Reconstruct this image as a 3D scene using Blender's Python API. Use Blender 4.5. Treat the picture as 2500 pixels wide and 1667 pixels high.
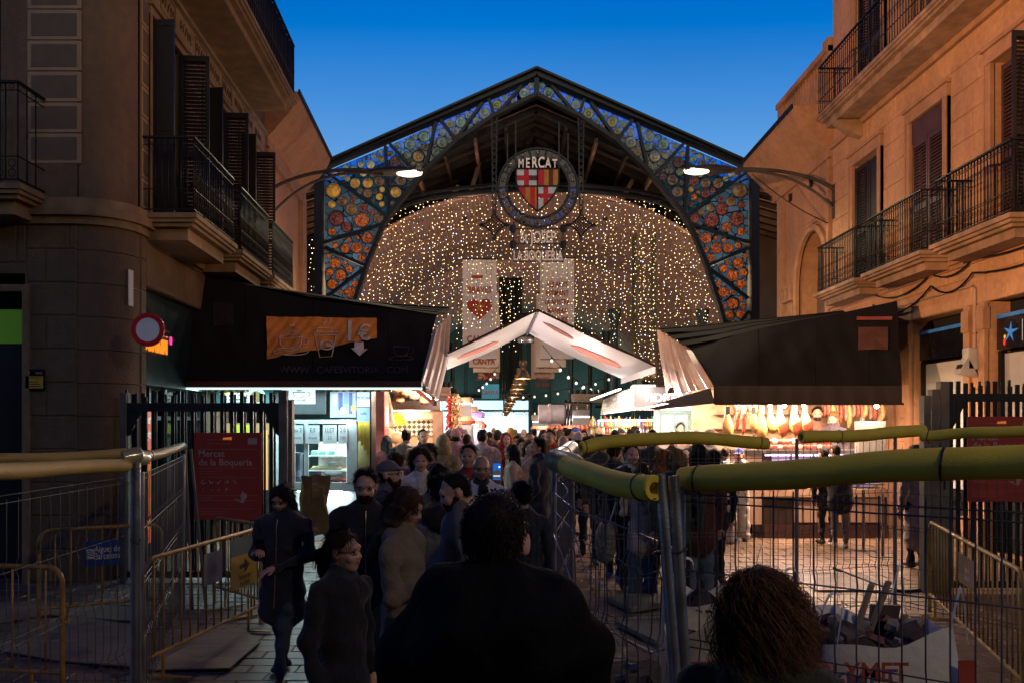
import bpy, math, random
import numpy as np
from mathutils import Vector, Matrix
random.seed(7); RNG = np.random.default_rng(7)
for o in list(bpy.data.objects): bpy.data.objects.remove(o)
SC = bpy.context.scene; COL = SC.collection
# ------------------------------------------------------------------ camera
F, CH, HY = 1944.0, 2.08, 1028.0            # focal length (px of a 2500 px frame), eye height, horizon row
cam = bpy.data.cameras.new('camera'); camo = bpy.data.objects.new('camera', cam); COL.objects.link(camo)
cam.sensor_width = 36.0; cam.lens = 36.0 * F / 2500.0; cam.shift_y = (HY - 833.5) / 2500.0
cam.clip_start = 0.05; cam.clip_end = 2000
camo.location = (0, 0, CH); camo.rotation_euler = (math.radians(90), 0, 0)
SC.camera = camo
# ------------------------------------------------------------------ dusk sky
W = bpy.data.worlds.new('World'); SC.world = W; W.use_nodes = True
nt = W.node_tree; nt.nodes.clear()
sky = nt.nodes.new('ShaderNodeTexSky'); sky.sky_type = 'NISHITA'; sky.sun_disc = False
sky.sun_elevation = math.radians(15.0); sky.sun_rotation = math.radians(180); sky.air_density = 1.0
sky.dust_density = 1.0; sky.ozone_density = 1.0
grade = nt.nodes.new('ShaderNodeVectorMath'); grade.operation = 'MULTIPLY_ADD'          # daylight sky graded to blue hour
grade.inputs[1].default_value = (1.7, 1.76, 1.3); grade.inputs[2].default_value = (-2.65, -2.6, 1.2)
pos = nt.nodes.new('ShaderNodeVectorMath'); pos.operation = 'MAXIMUM'; pos.inputs[1].default_value = (0, 0, 0)
# above the view the sky is darkened faster, to cut its blue light below
tcw = nt.nodes.new('ShaderNodeTexCoord'); sep = nt.nodes.new('ShaderNodeSeparateXYZ'); asn = nt.nodes.new('ShaderNodeMath'); asn.operation = 'ARCSINE'
sub = nt.nodes.new('ShaderNodeMath'); sub.operation = 'SUBTRACT'; sub.inputs[1].default_value = math.radians(28); mxz = nt.nodes.new('ShaderNodeMath'); mxz.operation = 'MAXIMUM'; mxz.inputs[1].default_value = 0
mul = nt.nodes.new('ShaderNodeMath'); mul.operation = 'MULTIPLY'; mul.inputs[1].default_value = -2.0; ex = nt.nodes.new('ShaderNodeMath'); ex.operation = 'EXPONENT'
dk = nt.nodes.new('ShaderNodeVectorMath'); dk.operation = 'SCALE'
for a, b in ((tcw.outputs['Generated'], sep.inputs[0]), (sep.outputs[2], asn.inputs[0]), (asn.outputs[0], sub.inputs[0]), (sub.outputs[0], mxz.inputs[0]), (mxz.outputs[0], mul.inputs[0]), (mul.outputs[0], ex.inputs[0]), (ex.outputs[0], dk.inputs['Scale'])): nt.links.new(a, b)
nzw = nt.nodes.new('ShaderNodeTexNoise'); nzw.inputs['Scale'].default_value = 3.5; nzw.inputs['Detail'].default_value = 6; mpw = nt.nodes.new('ShaderNodeMapping'); mpw.inputs['Scale'].default_value = (1, 1, 4); rgw = nt.nodes.new('ShaderNodeMapRange'); rgw.inputs['To Min'].default_value = .93; rgw.inputs['To Max'].default_value = 1.07; hz = nt.nodes.new('ShaderNodeVectorMath'); hz.operation = 'SCALE'
nt.links.new(tcw.outputs['Generated'], mpw.inputs[0]); nt.links.new(mpw.outputs[0], nzw.inputs['Vector']); nt.links.new(nzw.outputs['Fac'], rgw.inputs['Value']); nt.links.new(rgw.outputs[0], hz.inputs['Scale'])
bg = nt.nodes.new('ShaderNodeBackground'); bg.inputs['Strength'].default_value = 0.10
wo = nt.nodes.new('ShaderNodeOutputWorld')
nt.links.new(sky.outputs[0], grade.inputs[0]); nt.links.new(grade.outputs[0], pos.inputs[0]); nt.links.new(pos.outputs[0], dk.inputs[0]); nt.links.new(dk.outputs[0], hz.inputs[0]); nt.links.new(hz.outputs[0], bg.inputs[0]); nt.links.new(bg.outputs[0], wo.inputs[0])
# ------------------------------------------------------------------ exposure and sampling
SC.view_settings.view_transform = 'Standard'; SC.view_settings.look = 'None'
SC.view_settings.exposure = 0.0; SC.view_settings.gamma = 1.0; SC.view_settings.use_curve_mapping = False
SC.render.engine = 'CYCLES'
cy = SC.cycles
cy.use_denoising = True
try: cy.denoiser = 'OPENIMAGEDENOISE'
except Exception: pass
cy.max_bounces = 5; cy.diffuse_bounces = 2; cy.glossy_bounces = 3; cy.transmission_bounces = 4; cy.transparent_max_bounces = 10
cy.sample_clamp_indirect = 1.5; cy.sample_clamp_direct = 0.0; cy.caustics_reflective = False; cy.caustics_refractive = False
cy.use_light_tree = True; cy.use_adaptive_sampling = True; cy.adaptive_threshold = 0.015
SC.render.film_transparent = False
# ------------------------------------------------------------------ helpers
def PX(px, Y): return (px - 1250.0) / F * Y
def PZ(py, Y): return CH + (HY - py) / F * Y
def P(px, py, Y): return Vector((PX(px, Y), Y, PZ(py, Y)))
def GY(py): return CH * F / (py - HY)                    # depth of a point on the ground
WL = {}
def _link(o, parent, wl):
 COL.objects.link(o)
 wl = Vector(wl); WL[o.name] = wl
 if parent is not None:
  o.parent = parent; o.location = wl - WL[parent.name]
 else: o.location = wl
 return o
def tag(o, label=None, cat=None, group=None, kind=None):
 if label: o['label'] = label
 if cat: o['category'] = cat
 if group: o['group'] = group
 if kind: o['kind'] = kind
 return o
def thing(name, label, cat, loc=(0, 0, 0), group=None):
 o = bpy.data.objects.new(name, None); o.empty_display_size = 0.1
 _link(o, None, loc); return tag(o, label, cat, group)
def inst(name, mesh, parent=None, loc=(0, 0, 0), rot=None, scale=None):
 o = bpy.data.objects.new(name, mesh); _link(o, parent, loc)
 if rot is not None: o.rotation_euler = rot
 if scale is not None: o.scale = scale
 return o
def basis(u, v, w, o=(0, 0, 0)):
 m = Matrix.Identity(4)
 for i, c in enumerate((u, v, w, o)):
  for k in range(3): m[k][i] = c[k]
 return m
_tc = {}
def text_geo(s, bold=0.0, space=1.0):
 k = (s, bold, space)
 if k not in _tc:
  c = bpy.data.curves.new('t', 'FONT'); c.body = s; c.size = 1.0; c.offset = bold; c.space_character = space
  c.align_x = 'CENTER'; c.resolution_u = 3
  o = bpy.data.objects.new('t', c); COL.objects.link(o)
  bpy.context.view_layer.update()
  dg = bpy.context.evaluated_depsgraph_get()
  me = bpy.data.meshes.new_from_object(o.evaluated_get(dg))
  _tc[k] = ([v.co.copy() for v in me.vertices], [tuple(p.vertices) for p in me.polygons])
  bpy.data.objects.remove(o); bpy.data.curves.remove(c); bpy.data.meshes.remove(me)
 return _tc[k]
class MB:
 def __init__(s, M=None): s.v, s.f, s.mi, s.cur, s.M = [], [], [], 0, M
 def add(s, vs, fs, mi=None):
  b = len(s.v)
  s.v += [(s.M @ Vector(v)) if s.M is not None else Vector(v) for v in vs]
  s.f += [tuple(i + b for i in f) for f in fs]; s.mi += [s.cur if mi is None else mi] * len(fs); return s
 def box(s, x0, x1, y0, y1, z0, z1):
  return s.add([(x0,y0,z0),(x1,y0,z0),(x1,y1,z0),(x0,y1,z0),(x0,y0,z1),(x1,y0,z1),(x1,y1,z1),(x0,y1,z1)],
                     [(0,3,2,1),(4,5,6,7),(0,1,5,4),(1,2,6,5),(2,3,7,6),(3,0,4,7)])
 def bar(s, p0, p1, w, h=None, up=(0, 0, 1)):
  p0, p1 = Vector(p0), Vector(p1); h = h or w
  d = (p1 - p0).normalized(); upv = Vector(up)
  if abs(d.dot(upv)) > .99: upv = Vector((0, 1, 0))
  a = d.cross(upv).normalized() * (w / 2); b = a.cross(d).normalized() * (h / 2)
  vs = [p0-a-b, p0+a-b, p0+a+b, p0-a+b, p1-a-b, p1+a-b, p1+a+b, p1-a+b]
  return s.add(vs, [(0,1,2,3),(7,6,5,4),(0,4,5,1),(1,5,6,2),(2,6,7,3),(3,7,4,0)])
 def tube(s, pts, r, n=8, caps=True):
  pts = [Vector(p) for p in pts]; N = len(pts)
  rs = r if isinstance(r, (list, tuple)) else [r] * N
  vs, fs = [], []; ref = None
  for i, p in enumerate(pts):
   d = (pts[min(i+1, N-1)] - pts[max(i-1, 0)]).normalized()
   if ref is None or abs(d.dot(ref)) > .98:
    ref = Vector((0, 0, 1)) if abs(d.z) < .9 else Vector((0, 1, 0))
   a = d.cross(ref).normalized(); b = a.cross(d).normalized(); ref = b
   for k in range(n):
    t = 2 * math.pi * k / n
    vs.append(p + (a * math.cos(t) + b * math.sin(t)) * rs[i])
  for i in range(N - 1):
   for k in range(n):
    k2 = (k + 1) % n
    fs.append((i*n+k, i*n+k2, (i+1)*n+k2, (i+1)*n+k))
  if caps: fs += [tuple(range(n))[::-1], tuple(range((N-1)*n, N*n))]
  return s.add(vs, fs)
 def cyl(s, p0, p1, r0, r1=None, n=12): return s.tube([p0, p1], [r0, r0 if r1 is None else r1], n)
 def lathe(s, prof, c=(0, 0, 0), n=16, axis='z', sx=1.0):
  vs, fs = [], []; c = Vector(c)
  for r, z in prof:
   for k in range(n):
    t = 2 * math.pi * k / n; q = (r * math.cos(t) * sx, r * math.sin(t), z)
    if axis == 'y': q = (q[0], q[2], q[1])
    elif axis == 'x': q = (q[2], q[0], q[1])
    vs.append(c + Vector(q))
  for i in range(len(prof) - 1):
   for k in range(n):
    k2 = (k + 1) % n; fs.append((i*n+k, i*n+k2, (i+1)*n+k2, (i+1)*n+k))
  if prof[0][0] > 1e-6: fs.append(tuple(range(n))[::-1])
  if prof[-1][0] > 1e-6: fs.append(tuple(range((len(prof)-1)*n, len(prof)*n)))
  return s.add(vs, fs)
 def prism(s, pts, ext):
  n = len(pts); e = Vector(ext); a = [Vector(p) for p in pts]
  return s.add(a + [p + e for p in a], [tuple(range(n)), tuple(range(2*n-1, n-1, -1))] + [(i, i+n, (i+1) % n + n, (i+1) % n) for i in range(n)])
 def sheet(s, grid):
  R, C = len(grid), len(grid[0])
  return s.add([p for row in grid for p in row], [(r*C+c, r*C+c+1, (r+1)*C+c+1, (r+1)*C+c) for r in range(R-1) for c in range(C-1)])
 def text(s, st, size, o, u=(1, 0, 0), v=(0, 0, 1), ext=0.0, bold=0.0, sx=1.0, space=1.0):
  vs, fs = text_geo(st, bold, space); u, v, o = Vector(u), Vector(v), Vector(o); w = u.cross(v)
  q = [o + u * (c.x * size * sx) + v * (c.y * size) + w * ext for c in vs]
  s.add(q, fs)
  if ext:
   q2 = [p - w * ext for p in q]; from collections import Counter
   ec = Counter();
   for f in fs:
    for i in range(len(f)): ec[tuple(sorted((f[i], f[(i+1) % len(f)])))] += 1
   n = len(q); s.add(q + q2, [(a, b, b + n, a + n) for (a, b), c in ec.items() if c == 1])
  return s
 def mesh(s, name, mats, smooth=False):
  me = bpy.data.meshes.new(name); me.from_pydata([tuple(v) for v in s.v], [], s.f)
  for m in (mats if isinstance(mats, (list, tuple)) else [mats]): me.materials.append(m)
  if isinstance(mats, (list, tuple)) and len(mats) > 1: me.polygons.foreach_set('material_index', s.mi)
  if smooth: me.polygons.foreach_set('use_smooth', [True] * len(me.polygons))
  me.update(); return me
 def build(s, name, mats, parent=None, smooth=False, bevel=0.0):
  o = inst(name, s.mesh(name, mats, smooth), parent, (0, 0, 0))
  if smooth: autosmooth(o)
  if bevel:
   b = o.modifiers.new('bevel', 'BEVEL'); b.width = bevel; b.segments = 2; b.limit_method = 'ANGLE'
  return o
def autosmooth(o, ang=40):
 me = o.data
 try:
  me.set_sharp_from_angle(angle=math.radians(ang))
 except Exception: pass
def tbuild(mb, name, mats, label, cat, group=None, smooth=False, bevel=0.0, kind=None):
 return tag(mb.build(name, mats, None, smooth, bevel), label, cat, group, kind)
# ------------------------------------------------------------------ materials
_mc = {}
def M(name, col, rough=.6, metal=0.0, var=.18, scale=5.0, bump=.15, bscale=60.0, spec=.5, stain=0.0, coat=0.0, sheen=0.0, trans=0.0, aniso=None):
 if name in _mc: return _mc[name]
 m = bpy.data.materials.new(name); m.use_nodes = True; n = m.node_tree; L = n.links; b = n.nodes['Principled BSDF']
 c = tuple(col) + (1,)
 geo = n.nodes.new('ShaderNodeNewGeometry')
 nz = n.nodes.new('ShaderNodeTexNoise'); nz.inputs['Scale'].default_value = scale; nz.inputs['Detail'].default_value = 5
 mp = None
 if aniso:
  mp = n.nodes.new('ShaderNodeMapping'); mp.inputs['Scale'].default_value = aniso
  L.new(geo.outputs['Position'], mp.inputs[0]); L.new(mp.outputs[0], nz.inputs['Vector'])
 else: L.new(geo.outputs['Position'], nz.inputs['Vector'])
 rp = n.nodes.new('ShaderNodeValToRGB'); rp.color_ramp.elements[0].position = .3; rp.color_ramp.elements[1].position = .7
 rp.color_ramp.elements[0].color = tuple(max(0, x * (1 - var)) for x in col) + (1,)
 rp.color_ramp.elements[1].color = tuple(min(1, x * (1 + var)) for x in col) + (1,)
 L.new(nz.outputs['Fac'], rp.inputs[0]); out = rp.outputs[0]
 if stain:
  n2 = n.nodes.new('ShaderNodeTexNoise'); n2.inputs['Scale'].default_value = 0.9; n2.inputs['Detail'].default_value = 8; n2.inputs['Roughness'].default_value = .65
  mm = n.nodes.new('ShaderNodeMapping'); mm.inputs['Scale'].default_value = (1, 1, .35); L.new(geo.outputs['Position'], mm.inputs[0]); L.new(mm.outputs[0], n2.inputs['Vector'])
  r2 = n.nodes.new('ShaderNodeValToRGB'); r2.color_ramp.elements[0].position = .35; r2.color_ramp.elements[1].position = .62
  r2.color_ramp.elements[0].color = (1 - stain,) * 3 + (1,); r2.color_ramp.elements[1].color = (1, 1, 1, 1)
  L.new(n2.outputs['Fac'], r2.inputs[0])
  mx = n.nodes.new('ShaderNodeMix'); mx.data_type = 'RGBA'; mx.blend_type = 'MULTIPLY'; mx.inputs[0].default_value = 1
  L.new(out, mx.inputs[6]); L.new(r2.outputs[0], mx.inputs[7]); out = mx.outputs[2]
 L.new(out, b.inputs['Base Color'])
 rr = n.nodes.new('ShaderNodeMapRange'); rr.inputs['To Min'].default_value = max(.02, rough - .12); rr.inputs['To Max'].default_value = min(1, rough + .12)
 L.new(nz.outputs['Fac'], rr.inputs['Value']); L.new(rr.outputs[0], b.inputs['Roughness'])
 b.inputs['Metallic'].default_value = metal; b.inputs['Specular IOR Level'].default_value = spec
 b.inputs['Coat Weight'].default_value = coat; b.inputs['Sheen Weight'].default_value = sheen
 b.inputs['Transmission Weight'].default_value = trans
 if bump:
  n3 = n.nodes.new('ShaderNodeTexNoise'); n3.inputs['Scale'].default_value = bscale; n3.inputs['Detail'].default_value = 4
  L.new((mp or geo).outputs[0 if mp else 'Position'], n3.inputs['Vector'])
  bp = n.nodes.new('ShaderNodeBump'); bp.inputs['Strength'].default_value = bump; bp.inputs['Distance'].default_value = .02
  L.new(n3.outputs['Fac'], bp.inputs['Height']); L.new(bp.outputs[0], b.inputs['Normal'])
 _mc[name] = m; return m
def E(name, col, s, sample=False):
 if name in _mc: return _mc[name]
 m = bpy.data.materials.new(name); m.use_nodes = True; n = m.node_tree; b = n.nodes['Principled BSDF']
 b.inputs['Base Color'].default_value = tuple(x * .6 for x in col) + (1,); b.inputs['Roughness'].default_value = .4
 b.inputs['Emission Color'].default_value = tuple(col) + (1,); b.inputs['Emission Strength'].default_value = s
 try: m.cycles.emission_sampling = 'AUTO' if sample else 'NONE'
 except Exception: pass
 _mc[name] = m; return m
def GLASS(name, col, tr=.85, rough=.05, transl=0.0):
 """thin tinted pane: mostly see-through, some mirror, optionally some frosting"""
 if name in _mc: return _mc[name]
 m = bpy.data.materials.new(name); m.use_nodes = True; n = m.node_tree; L = n.links
 for x in list(n.nodes):
  if x.type != 'OUTPUT_MATERIAL': n.nodes.remove(x)
 out = [x for x in n.nodes if x.type == 'OUTPUT_MATERIAL'][0]
 t = n.nodes.new('ShaderNodeBsdfTransparent'); t.inputs[0].default_value = tuple(col) + (1,)
 d = n.nodes.new('ShaderNodeBsdfTranslucent'); d.inputs[0].default_value = tuple(col) + (1,)
 d2 = n.nodes.new('ShaderNodeBsdfDiffuse'); d2.inputs[0].default_value = tuple(col) + (1,)
 a = n.nodes.new('ShaderNodeMixShader'); a.inputs[0].default_value = .4; L.new(d.outputs[0], a.inputs[1]); L.new(d2.outputs[0], a.inputs[2])
 m1 = n.nodes.new('ShaderNodeMixShader'); m1.inputs[0].default_value = transl; L.new(t.outputs[0], m1.inputs[1]); L.new(a.outputs[0], m1.inputs[2])
 g = n.nodes.new('ShaderNodeBsdfGlossy'); g.inputs['Roughness'].default_value = rough
 fr = n.nodes.new('ShaderNodeFresnel'); fr.inputs[0].default_value = 1.45
 m2 = n.nodes.new('ShaderNodeMixShader'); L.new(fr.outputs[0], m2.inputs[0]); L.new(m1.outputs[0], m2.inputs[1]); L.new(g.outputs[0], m2.inputs[2])
 L.new(m2.outputs[0], out.inputs[0]); _mc[name] = m; return m
def lamp(kind, loc, energy, col=(1, .85, .65), size=.1, rot=None, spot=None, blend=.6, size_y=None, parent=None, name='light', target=None):
 l = bpy.data.lights.new(name, kind); l.energy = energy; l.color = col
 if kind == 'AREA':
  l.size = size
  if size_y: l.shape = 'RECTANGLE'; l.size_y = size_y
 else: l.shadow_soft_size = size
 if kind == 'SPOT': l.spot_size = math.radians(spot or 90); l.spot_blend = blend
 o = bpy.data.objects.new(name, l); _link(o, parent, loc)
 if target is not None:
  d = Vector(target) - Vector(loc); o.rotation_euler = d.to_track_quat('-Z', 'Y').to_euler()
 elif rot is not None: o.rotation_euler = rot
 return o
# ================================================================== ground
m_pave = M('granite paving', (.19, .13, .085), rough=.42, var=.3, scale=2.2, bump=.25, bscale=90, stain=.45, spec=.6)
m_base = M('paving joint', (.05, .047, .045), rough=.8)
g = MB(); g.sheet([[(x, y, -.012) for x in (-300, -20, 0, 20, 300)] for y in (-60, 0, 30, 80, 700)])
ground = tag(g.build('ground', m_base), kind='structure')
def paver_mesh(w, d):
 b = MB(); c = .006; h = .012
 b.add([(0,0,-h),(w,0,-h),(w,d,-h),(0,d,-h),(c,c,0),(w-c,c,0),(w-c,d-c,0),(c,d-c,0)], [(4,5,6,7),(0,1,5,4),(1,2,6,5),(2,3,7,6),(3,0,4,7)])
 return b.mesh('paving_stone', m_pave)
pm = paver_mesh(.392, .192); big = MB(); k = 0
spots = []
for j in range(0, 118):
 y = 2.0 + j * .2
 for i in range(-26, 28):
  x = i * .4 + (.2 if j % 2 else 0)
  if not (-8 < x < 7.6): continue
  px = 1250 + F * (x + .2) / y; py = HY + CH * F / y
  vis = 0 <= px <= 2500 and py < 1690
  pri = (0 if vis and (px > 1400 or px < 760) and 5.3 < y else 1, y)
  spots.append((pri, x, y))
spots.sort()
for n, (pri, x, y) in enumerate(spots):
 dz = random.uniform(-.003, .003)
 if n < 300: inst('paving_stone', pm, ground, (x, y, dz), (random.uniform(-.006, .006), random.uniform(-.006, .006), 0))
 else:
  c = .006; w, d, h = .392, .192, .012
  big.add([(x,y,-h),(x+w,y,-h),(x+w,y+d,-h),(x,y+d,-h),(x+c,y+c,dz),(x+w-c,y+c,dz),(x+w-c,y+d-c,dz),(x+c,y+d-c,dz)], [(4,5,6,7),(0,1,5,4),(1,2,6,5),(2,3,7,6),(3,0,4,7)])
tag(big.build('far_paving_stones', m_pave, ground), kind='stuff')
hf = MB(); hf.sheet([[(x, y, .004) for x in (-26, 26)] for y in (25.7, 90)])
tag(hf.build('hall_floor', M('hall floor', (.2, .17, .15), rough=.35)), kind='structure')

# ================================================================== facade helpers
ML = Matrix(((1, -.065, 0, -4.368), (0, 1, 0, 0), (0, 0, 1, 0), (0, 0, 0, 1)))    # local (out, Y, z) of the left side wall
MR = Matrix(((-1, 0, 0, 7.6), (0, 1, 0, 0), (0, 0, 1, 0), (0, 0, 0, 1)))          # the same of the right wall
def block(mb, y0, y1, z0, z1, d=.03, c=.012, o0=-.05):
 mb.add([(o0,y0,z0),(o0,y1,z0),(o0,y1,z1),(o0,y0,z1),(d-c,y0,z0),(d-c,y1,z0),(d-c,y1,z1),(d-c,y0,z1),
   (d,y0+c,z0+c),(d,y1-c,z0+c),(d,y1-c,z1-c),(d,y0+c,z1-c)],
           [(8,9,10,11),(4,5,9,8),(5,6,10,9),(6,7,11,10),(7,4,8,11),(0,1,5,4),(1,2,6,5),(2,3,7,6),(3,0,4,7)])
def ashlar(parent, Mx, Y0, Y1, z0, z1, ch, bl, ops, mat, d=.025, name='stone_block'):
 z = z0; r = 0
 while z < z1 - .05:
  zt = min(z + ch, z1); y = Y0 - (bl * .5 if r % 2 else 0)
  while y < Y1:
   L_ = bl * random.uniform(.85, 1.15); a, b = max(y, Y0), min(y + L_, Y1); y += L_
   segs = [(a, b)]
   for (oy0, oy1, oz0, oz1) in ops:
    if min(zt, oz1) - max(z, oz0) > .35 * (zt - z):
     ns = []
     for (s0, s1) in segs:
      if s1 <= oy0 or s0 >= oy1: ns.append((s0, s1))
      else:
       if s0 < oy0: ns.append((s0, oy0))
       if s1 > oy1: ns.append((oy1, s1))
     segs = ns
   for (s0, s1) in segs:
    if s1 - s0 > .06:
     mb = MB(Mx); block(mb, s0 + .007, s1 - .007, z + .007, zt - .007, d + random.uniform(-.004, .004)); mb.build(name, mat, parent)
  z = zt; r += 1
m_iron = M('black iron', (.012, .012, .013), rough=.5, metal=.6, var=.3, bump=.05)
m_cloth = M('dark balcony cloth', (.012, .012, .014), rough=.9)
_bars = {}
def bar_mesh(h, r, mat, n=6):
 k = (round(h, 3), r, mat.name)
 if k not in _bars:
  b = MB(); b.lathe([(r, 0), (r, h * .45), (r * 1.5, h * .48), (r * 1.5, h * .5), (r, h * .53), (r, h)], n=n); _bars[k] = b.mesh('baluster', mat, True)
 return _bars[k]
def balcony(bld, Mx, Y0, Y1, out, z, slab_m, rail=1.05, th=.26, step=.082, scroll=True, cloth=False, ov=.06):
 s = MB(Mx)                                   # moulded slab: a profile run round the edge
 for (o, za, zb) in ((out + ov, z - .07, z), (out + ov * .5, z - .12, z - .07), (out - .02, z - .17, z - .12), (out - .12, z - th, z - .17)):
  e = o - out; s.box(-.02, o, Y0 - e, Y1 + e, za + .002, zb)
 part = s.build('balcony', slab_m, bld)
 t = MB(Mx); q = .022
 for (a, b) in (((out, Y0), (out, Y1)), ((0, Y0), (out, Y0)), ((0, Y1), (out, Y1))):
  for (zz, w) in ((z + rail, .045), (z + .06, .025), (z + .34, .018), (z + rail - .1, .016)):
   t.bar((a[0], a[1], zz), (b[0], b[1], zz), w, w * .6)
 t.build('handrail', m_iron, part)
 bmesh_ = bar_mesh(rail - .06, .0095, m_iron)
 def put(o, y):
  w = Mx @ Vector((o, y, z + .06)); inst('baluster', bmesh_, part, w)
 n = max(2, int((Y1 - Y0) / step))
 for i in range(n + 1): put(out, Y0 + (Y1 - Y0) * i / n)
 n2 = max(2, int(out / step))
 for i in range(1, n2): put(out * i / n2, Y0); put(out * i / n2, Y1)
 if scroll:
  w = MB(Mx)
  for i in range(n):
   yc = Y0 + (Y1 - Y0) * (i + .5) / n
   for zc in (z + .14, z + .26):
    w.tube([(out, yc + .045 * math.cos(t_), zc + .05 * math.sin(t_)) for t_ in np.linspace(0, 2 * math.pi, 9)], .006, 4, False)
   w.tube([(out, yc + .03 * math.cos(t_), z + rail - .05 + .03 * math.sin(t_)) for t_ in np.linspace(0, 2 * math.pi, 7)], .005, 4, False)
  tag(w.build('scrollwork', m_iron, part), kind='stuff')
 if cloth:
  c = MB(Mx); N = int((Y1 - Y0) / .08)
  c.sheet([[(out - .03 + .012 * math.sin(i * 1.7), Y0 + (Y1 - Y0) * i / N, zz) for i in range(N + 1)] for zz in (z + .05, z + .5, z + rail)])
  c.sheet([[(out * j / 8, Y1 - .02 + .01 * math.sin(j * 2.1), zz) for j in range(9)] for zz in (z + .05, z + rail)])
  c.build('screen_cloth', m_cloth, part)
 return part
def shutter(bld, Mx, a, b, z0, z1, mat, name='shutter', lou=True):
 """a, b: (out, Y) ends of the leaf"""
 s = MB(Mx); a, b = Vector((a[0], a[1], 0)), Vector((b[0], b[1], 0)); d = (b - a); L_ = d.length; d.normalize(); nrm = Vector((-d.y, d.x, 0))
 def bx(u0, u1, za, zb, t0, t1):
  q = [a + d * u + nrm * t for u, t in ((u0, t0), (u1, t0), (u1, t1), (u0, t1))]
  s.add([(p.x, p.y, za) for p in q] + [(p.x, p.y, zb) for p in q], [(0,3,2,1),(4,5,6,7),(0,1,5,4),(1,2,6,5),(2,3,7,6),(3,0,4,7)])
 w = .05; t = .02
 bx(0, w, z0, z1, -t, t); bx(L_ - w, L_, z0, z1, -t, t); zm = z0 + (z1 - z0) * .45
 for za, zb in ((z0, z0 + .1), (zm - .05, zm + .05), (z1 - .09, z1)): bx(w, L_ - w, za, zb, -t + .003, t - .003)
 if lou:
  for za, zb in ((z0 + .1, zm - .05), (zm + .05, z1 - .09)):
   n = int((zb - za) / .06)
   for i in range(n):
    zz = za + (zb - za) * (i + .5) / n
    q = [a + d * u + nrm * tt for u, tt in ((w, -.018), (L_ - w, -.018), (L_ - w, .018), (w, .018))]
    s.add([(q[0].x, q[0].y, zz - .026), (q[1].x, q[1].y, zz - .026), (q[2].x, q[2].y, zz + .026), (q[3].x, q[3].y, zz + .026),
                       (q[0].x, q[0].y, zz - .018), (q[1].x, q[1].y, zz - .018), (q[2].x, q[2].y, zz + .034), (q[3].x, q[3].y, zz + .034)], [(0,1,2,3),(7,6,5,4),(0,4,5,1),(2,6,7,3)])
 else: bx(w, L_ - w, z0 + .1, z1 - .09, -.006, .006)
 return s.build(name, mat, bld)
def wall_with_holes(Mx, Y0, Y1, z0, z1, ops, th=.35):
 mb = MB(Mx); ys = sorted({Y0, Y1, *[v for o in ops for v in o[:2] if Y0 < v < Y1]}); zs = sorted({z0, z1, *[v for o in ops for v in o[2:] if z0 < v < z1]})
 hole = lambda y, z: any(o[0] < y < o[1] and o[2] < z < o[3] for o in ops)
 for i in range(len(ys) - 1):
  for j in range(len(zs) - 1):
   y, y2, z, z2 = ys[i], ys[i+1], zs[j], zs[j+1]
   if not hole((y + y2) / 2, (z + z2) / 2): mb.add([(0,y,z),(0,y2,z),(0,y2,z2),(0,y,z2)], [(0,1,2,3)])
 for (a, b, c, d) in ops:                     # reveals
  mb.add([(0,a,c),(-th,a,c),(-th,a,d),(0,a,d)], [(0,1,2,3)]); mb.add([(0,b,c),(-th,b,c),(-th,b,d),(0,b,d)], [(0,1,2,3)])
  mb.add([(0,a,d),(-th,a,d),(-th,b,d),(0,b,d)], [(0,1,2,3)]); mb.add([(0,a,c),(-th,a,c),(-th,b,c),(0,b,c)], [(0,1,2,3)])
 return mb
def frame_trim(bld, Mx, y0, y1, z0, z1, mat, w=.16, d=.07, lintel=.22):
 t = MB(Mx)
 t.box(-.02, d, y0 - w, y0, z0, z1); t.box(-.02, d, y1, y1 + w, z0, z1); t.box(-.02, d + .012, y0 - w - .003, y1 + w + .003, z1, z1 + lintel)
 t.box(-.02, d + .06, y0 - w - .05, y1 + w + .05, z1 + lintel, z1 + lintel + .07)
 t.box(-.02, d + .02, y0 - w, y0 - w + .035, z0 + .002, z1 - .002); t.box(-.02, d + .02, y1 + w - .035, y1 + w, z0 + .002, z1 - .002)
 return t.build('window_surround', mat, bld, bevel=.006)
m_dark = M('dark interior', (.006, .006, .007), rough=.9)
m_shut = M('brown shutter', (.055, .022, .016), rough=.55, var=.3)
m_shutd = M('dark shutter', (.007, .005, .0045), rough=.6, var=.3)

# ================================================================== right-hand stone building
m_sandR = M('warm sandstone', (.47, .25, .125), rough=.85, var=.14, scale=11, bump=.45, bscale=35, stain=.3)
m_trimR = M('sandstone trim', (.37, .195, .10), rough=.8, var=.2, scale=4, bump=.25, stain=.3)
m_slabR = M('balcony stone', (.33, .20, .12), rough=.85, var=.3, scale=4, bump=.3, stain=.4)
R1 = thing('stone_building', 'warm sandstone building with iron balconies, louvred shutters and a bank at street level', 'building', (9, 14, 0))
opsR = [(16.45, 17.65, 5.0, 7.72), (13.95, 15.1, 5.0, 7.72), (11.35, 12.55, 5.0, 7.72), (13.3, 15.1, .0, 3.98), (10.2, 12.7, 0, 4.0), (16.3, 17.6, 9.0, 11.7), (13.8, 15.1, 9.0, 11.7)]
wall_with_holes(MR, 8.5, 18.85, 0, 14.5, opsR).build('wall', m_sandR, R1)
e = MB(MR); e.box(-6, -.36, 8.5, 18.84, 0, 14.4); e.build('interior', m_dark, R1)
e = MB(MR); e.add([(0, 18.85, 0), (-6, 18.85, 0), (-6, 18.85, 14.5), (0, 18.85, 14.5)], [(0, 1, 2, 3)]); e.build('end_wall', m_sandR, R1)
opsb = [(a - .2, b + .2, c, d + .3) for a, b, c, d in opsR[:3]] + [(a - .02, b + .02, c, d) for a, b, c, d in opsR[3:5]]
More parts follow.
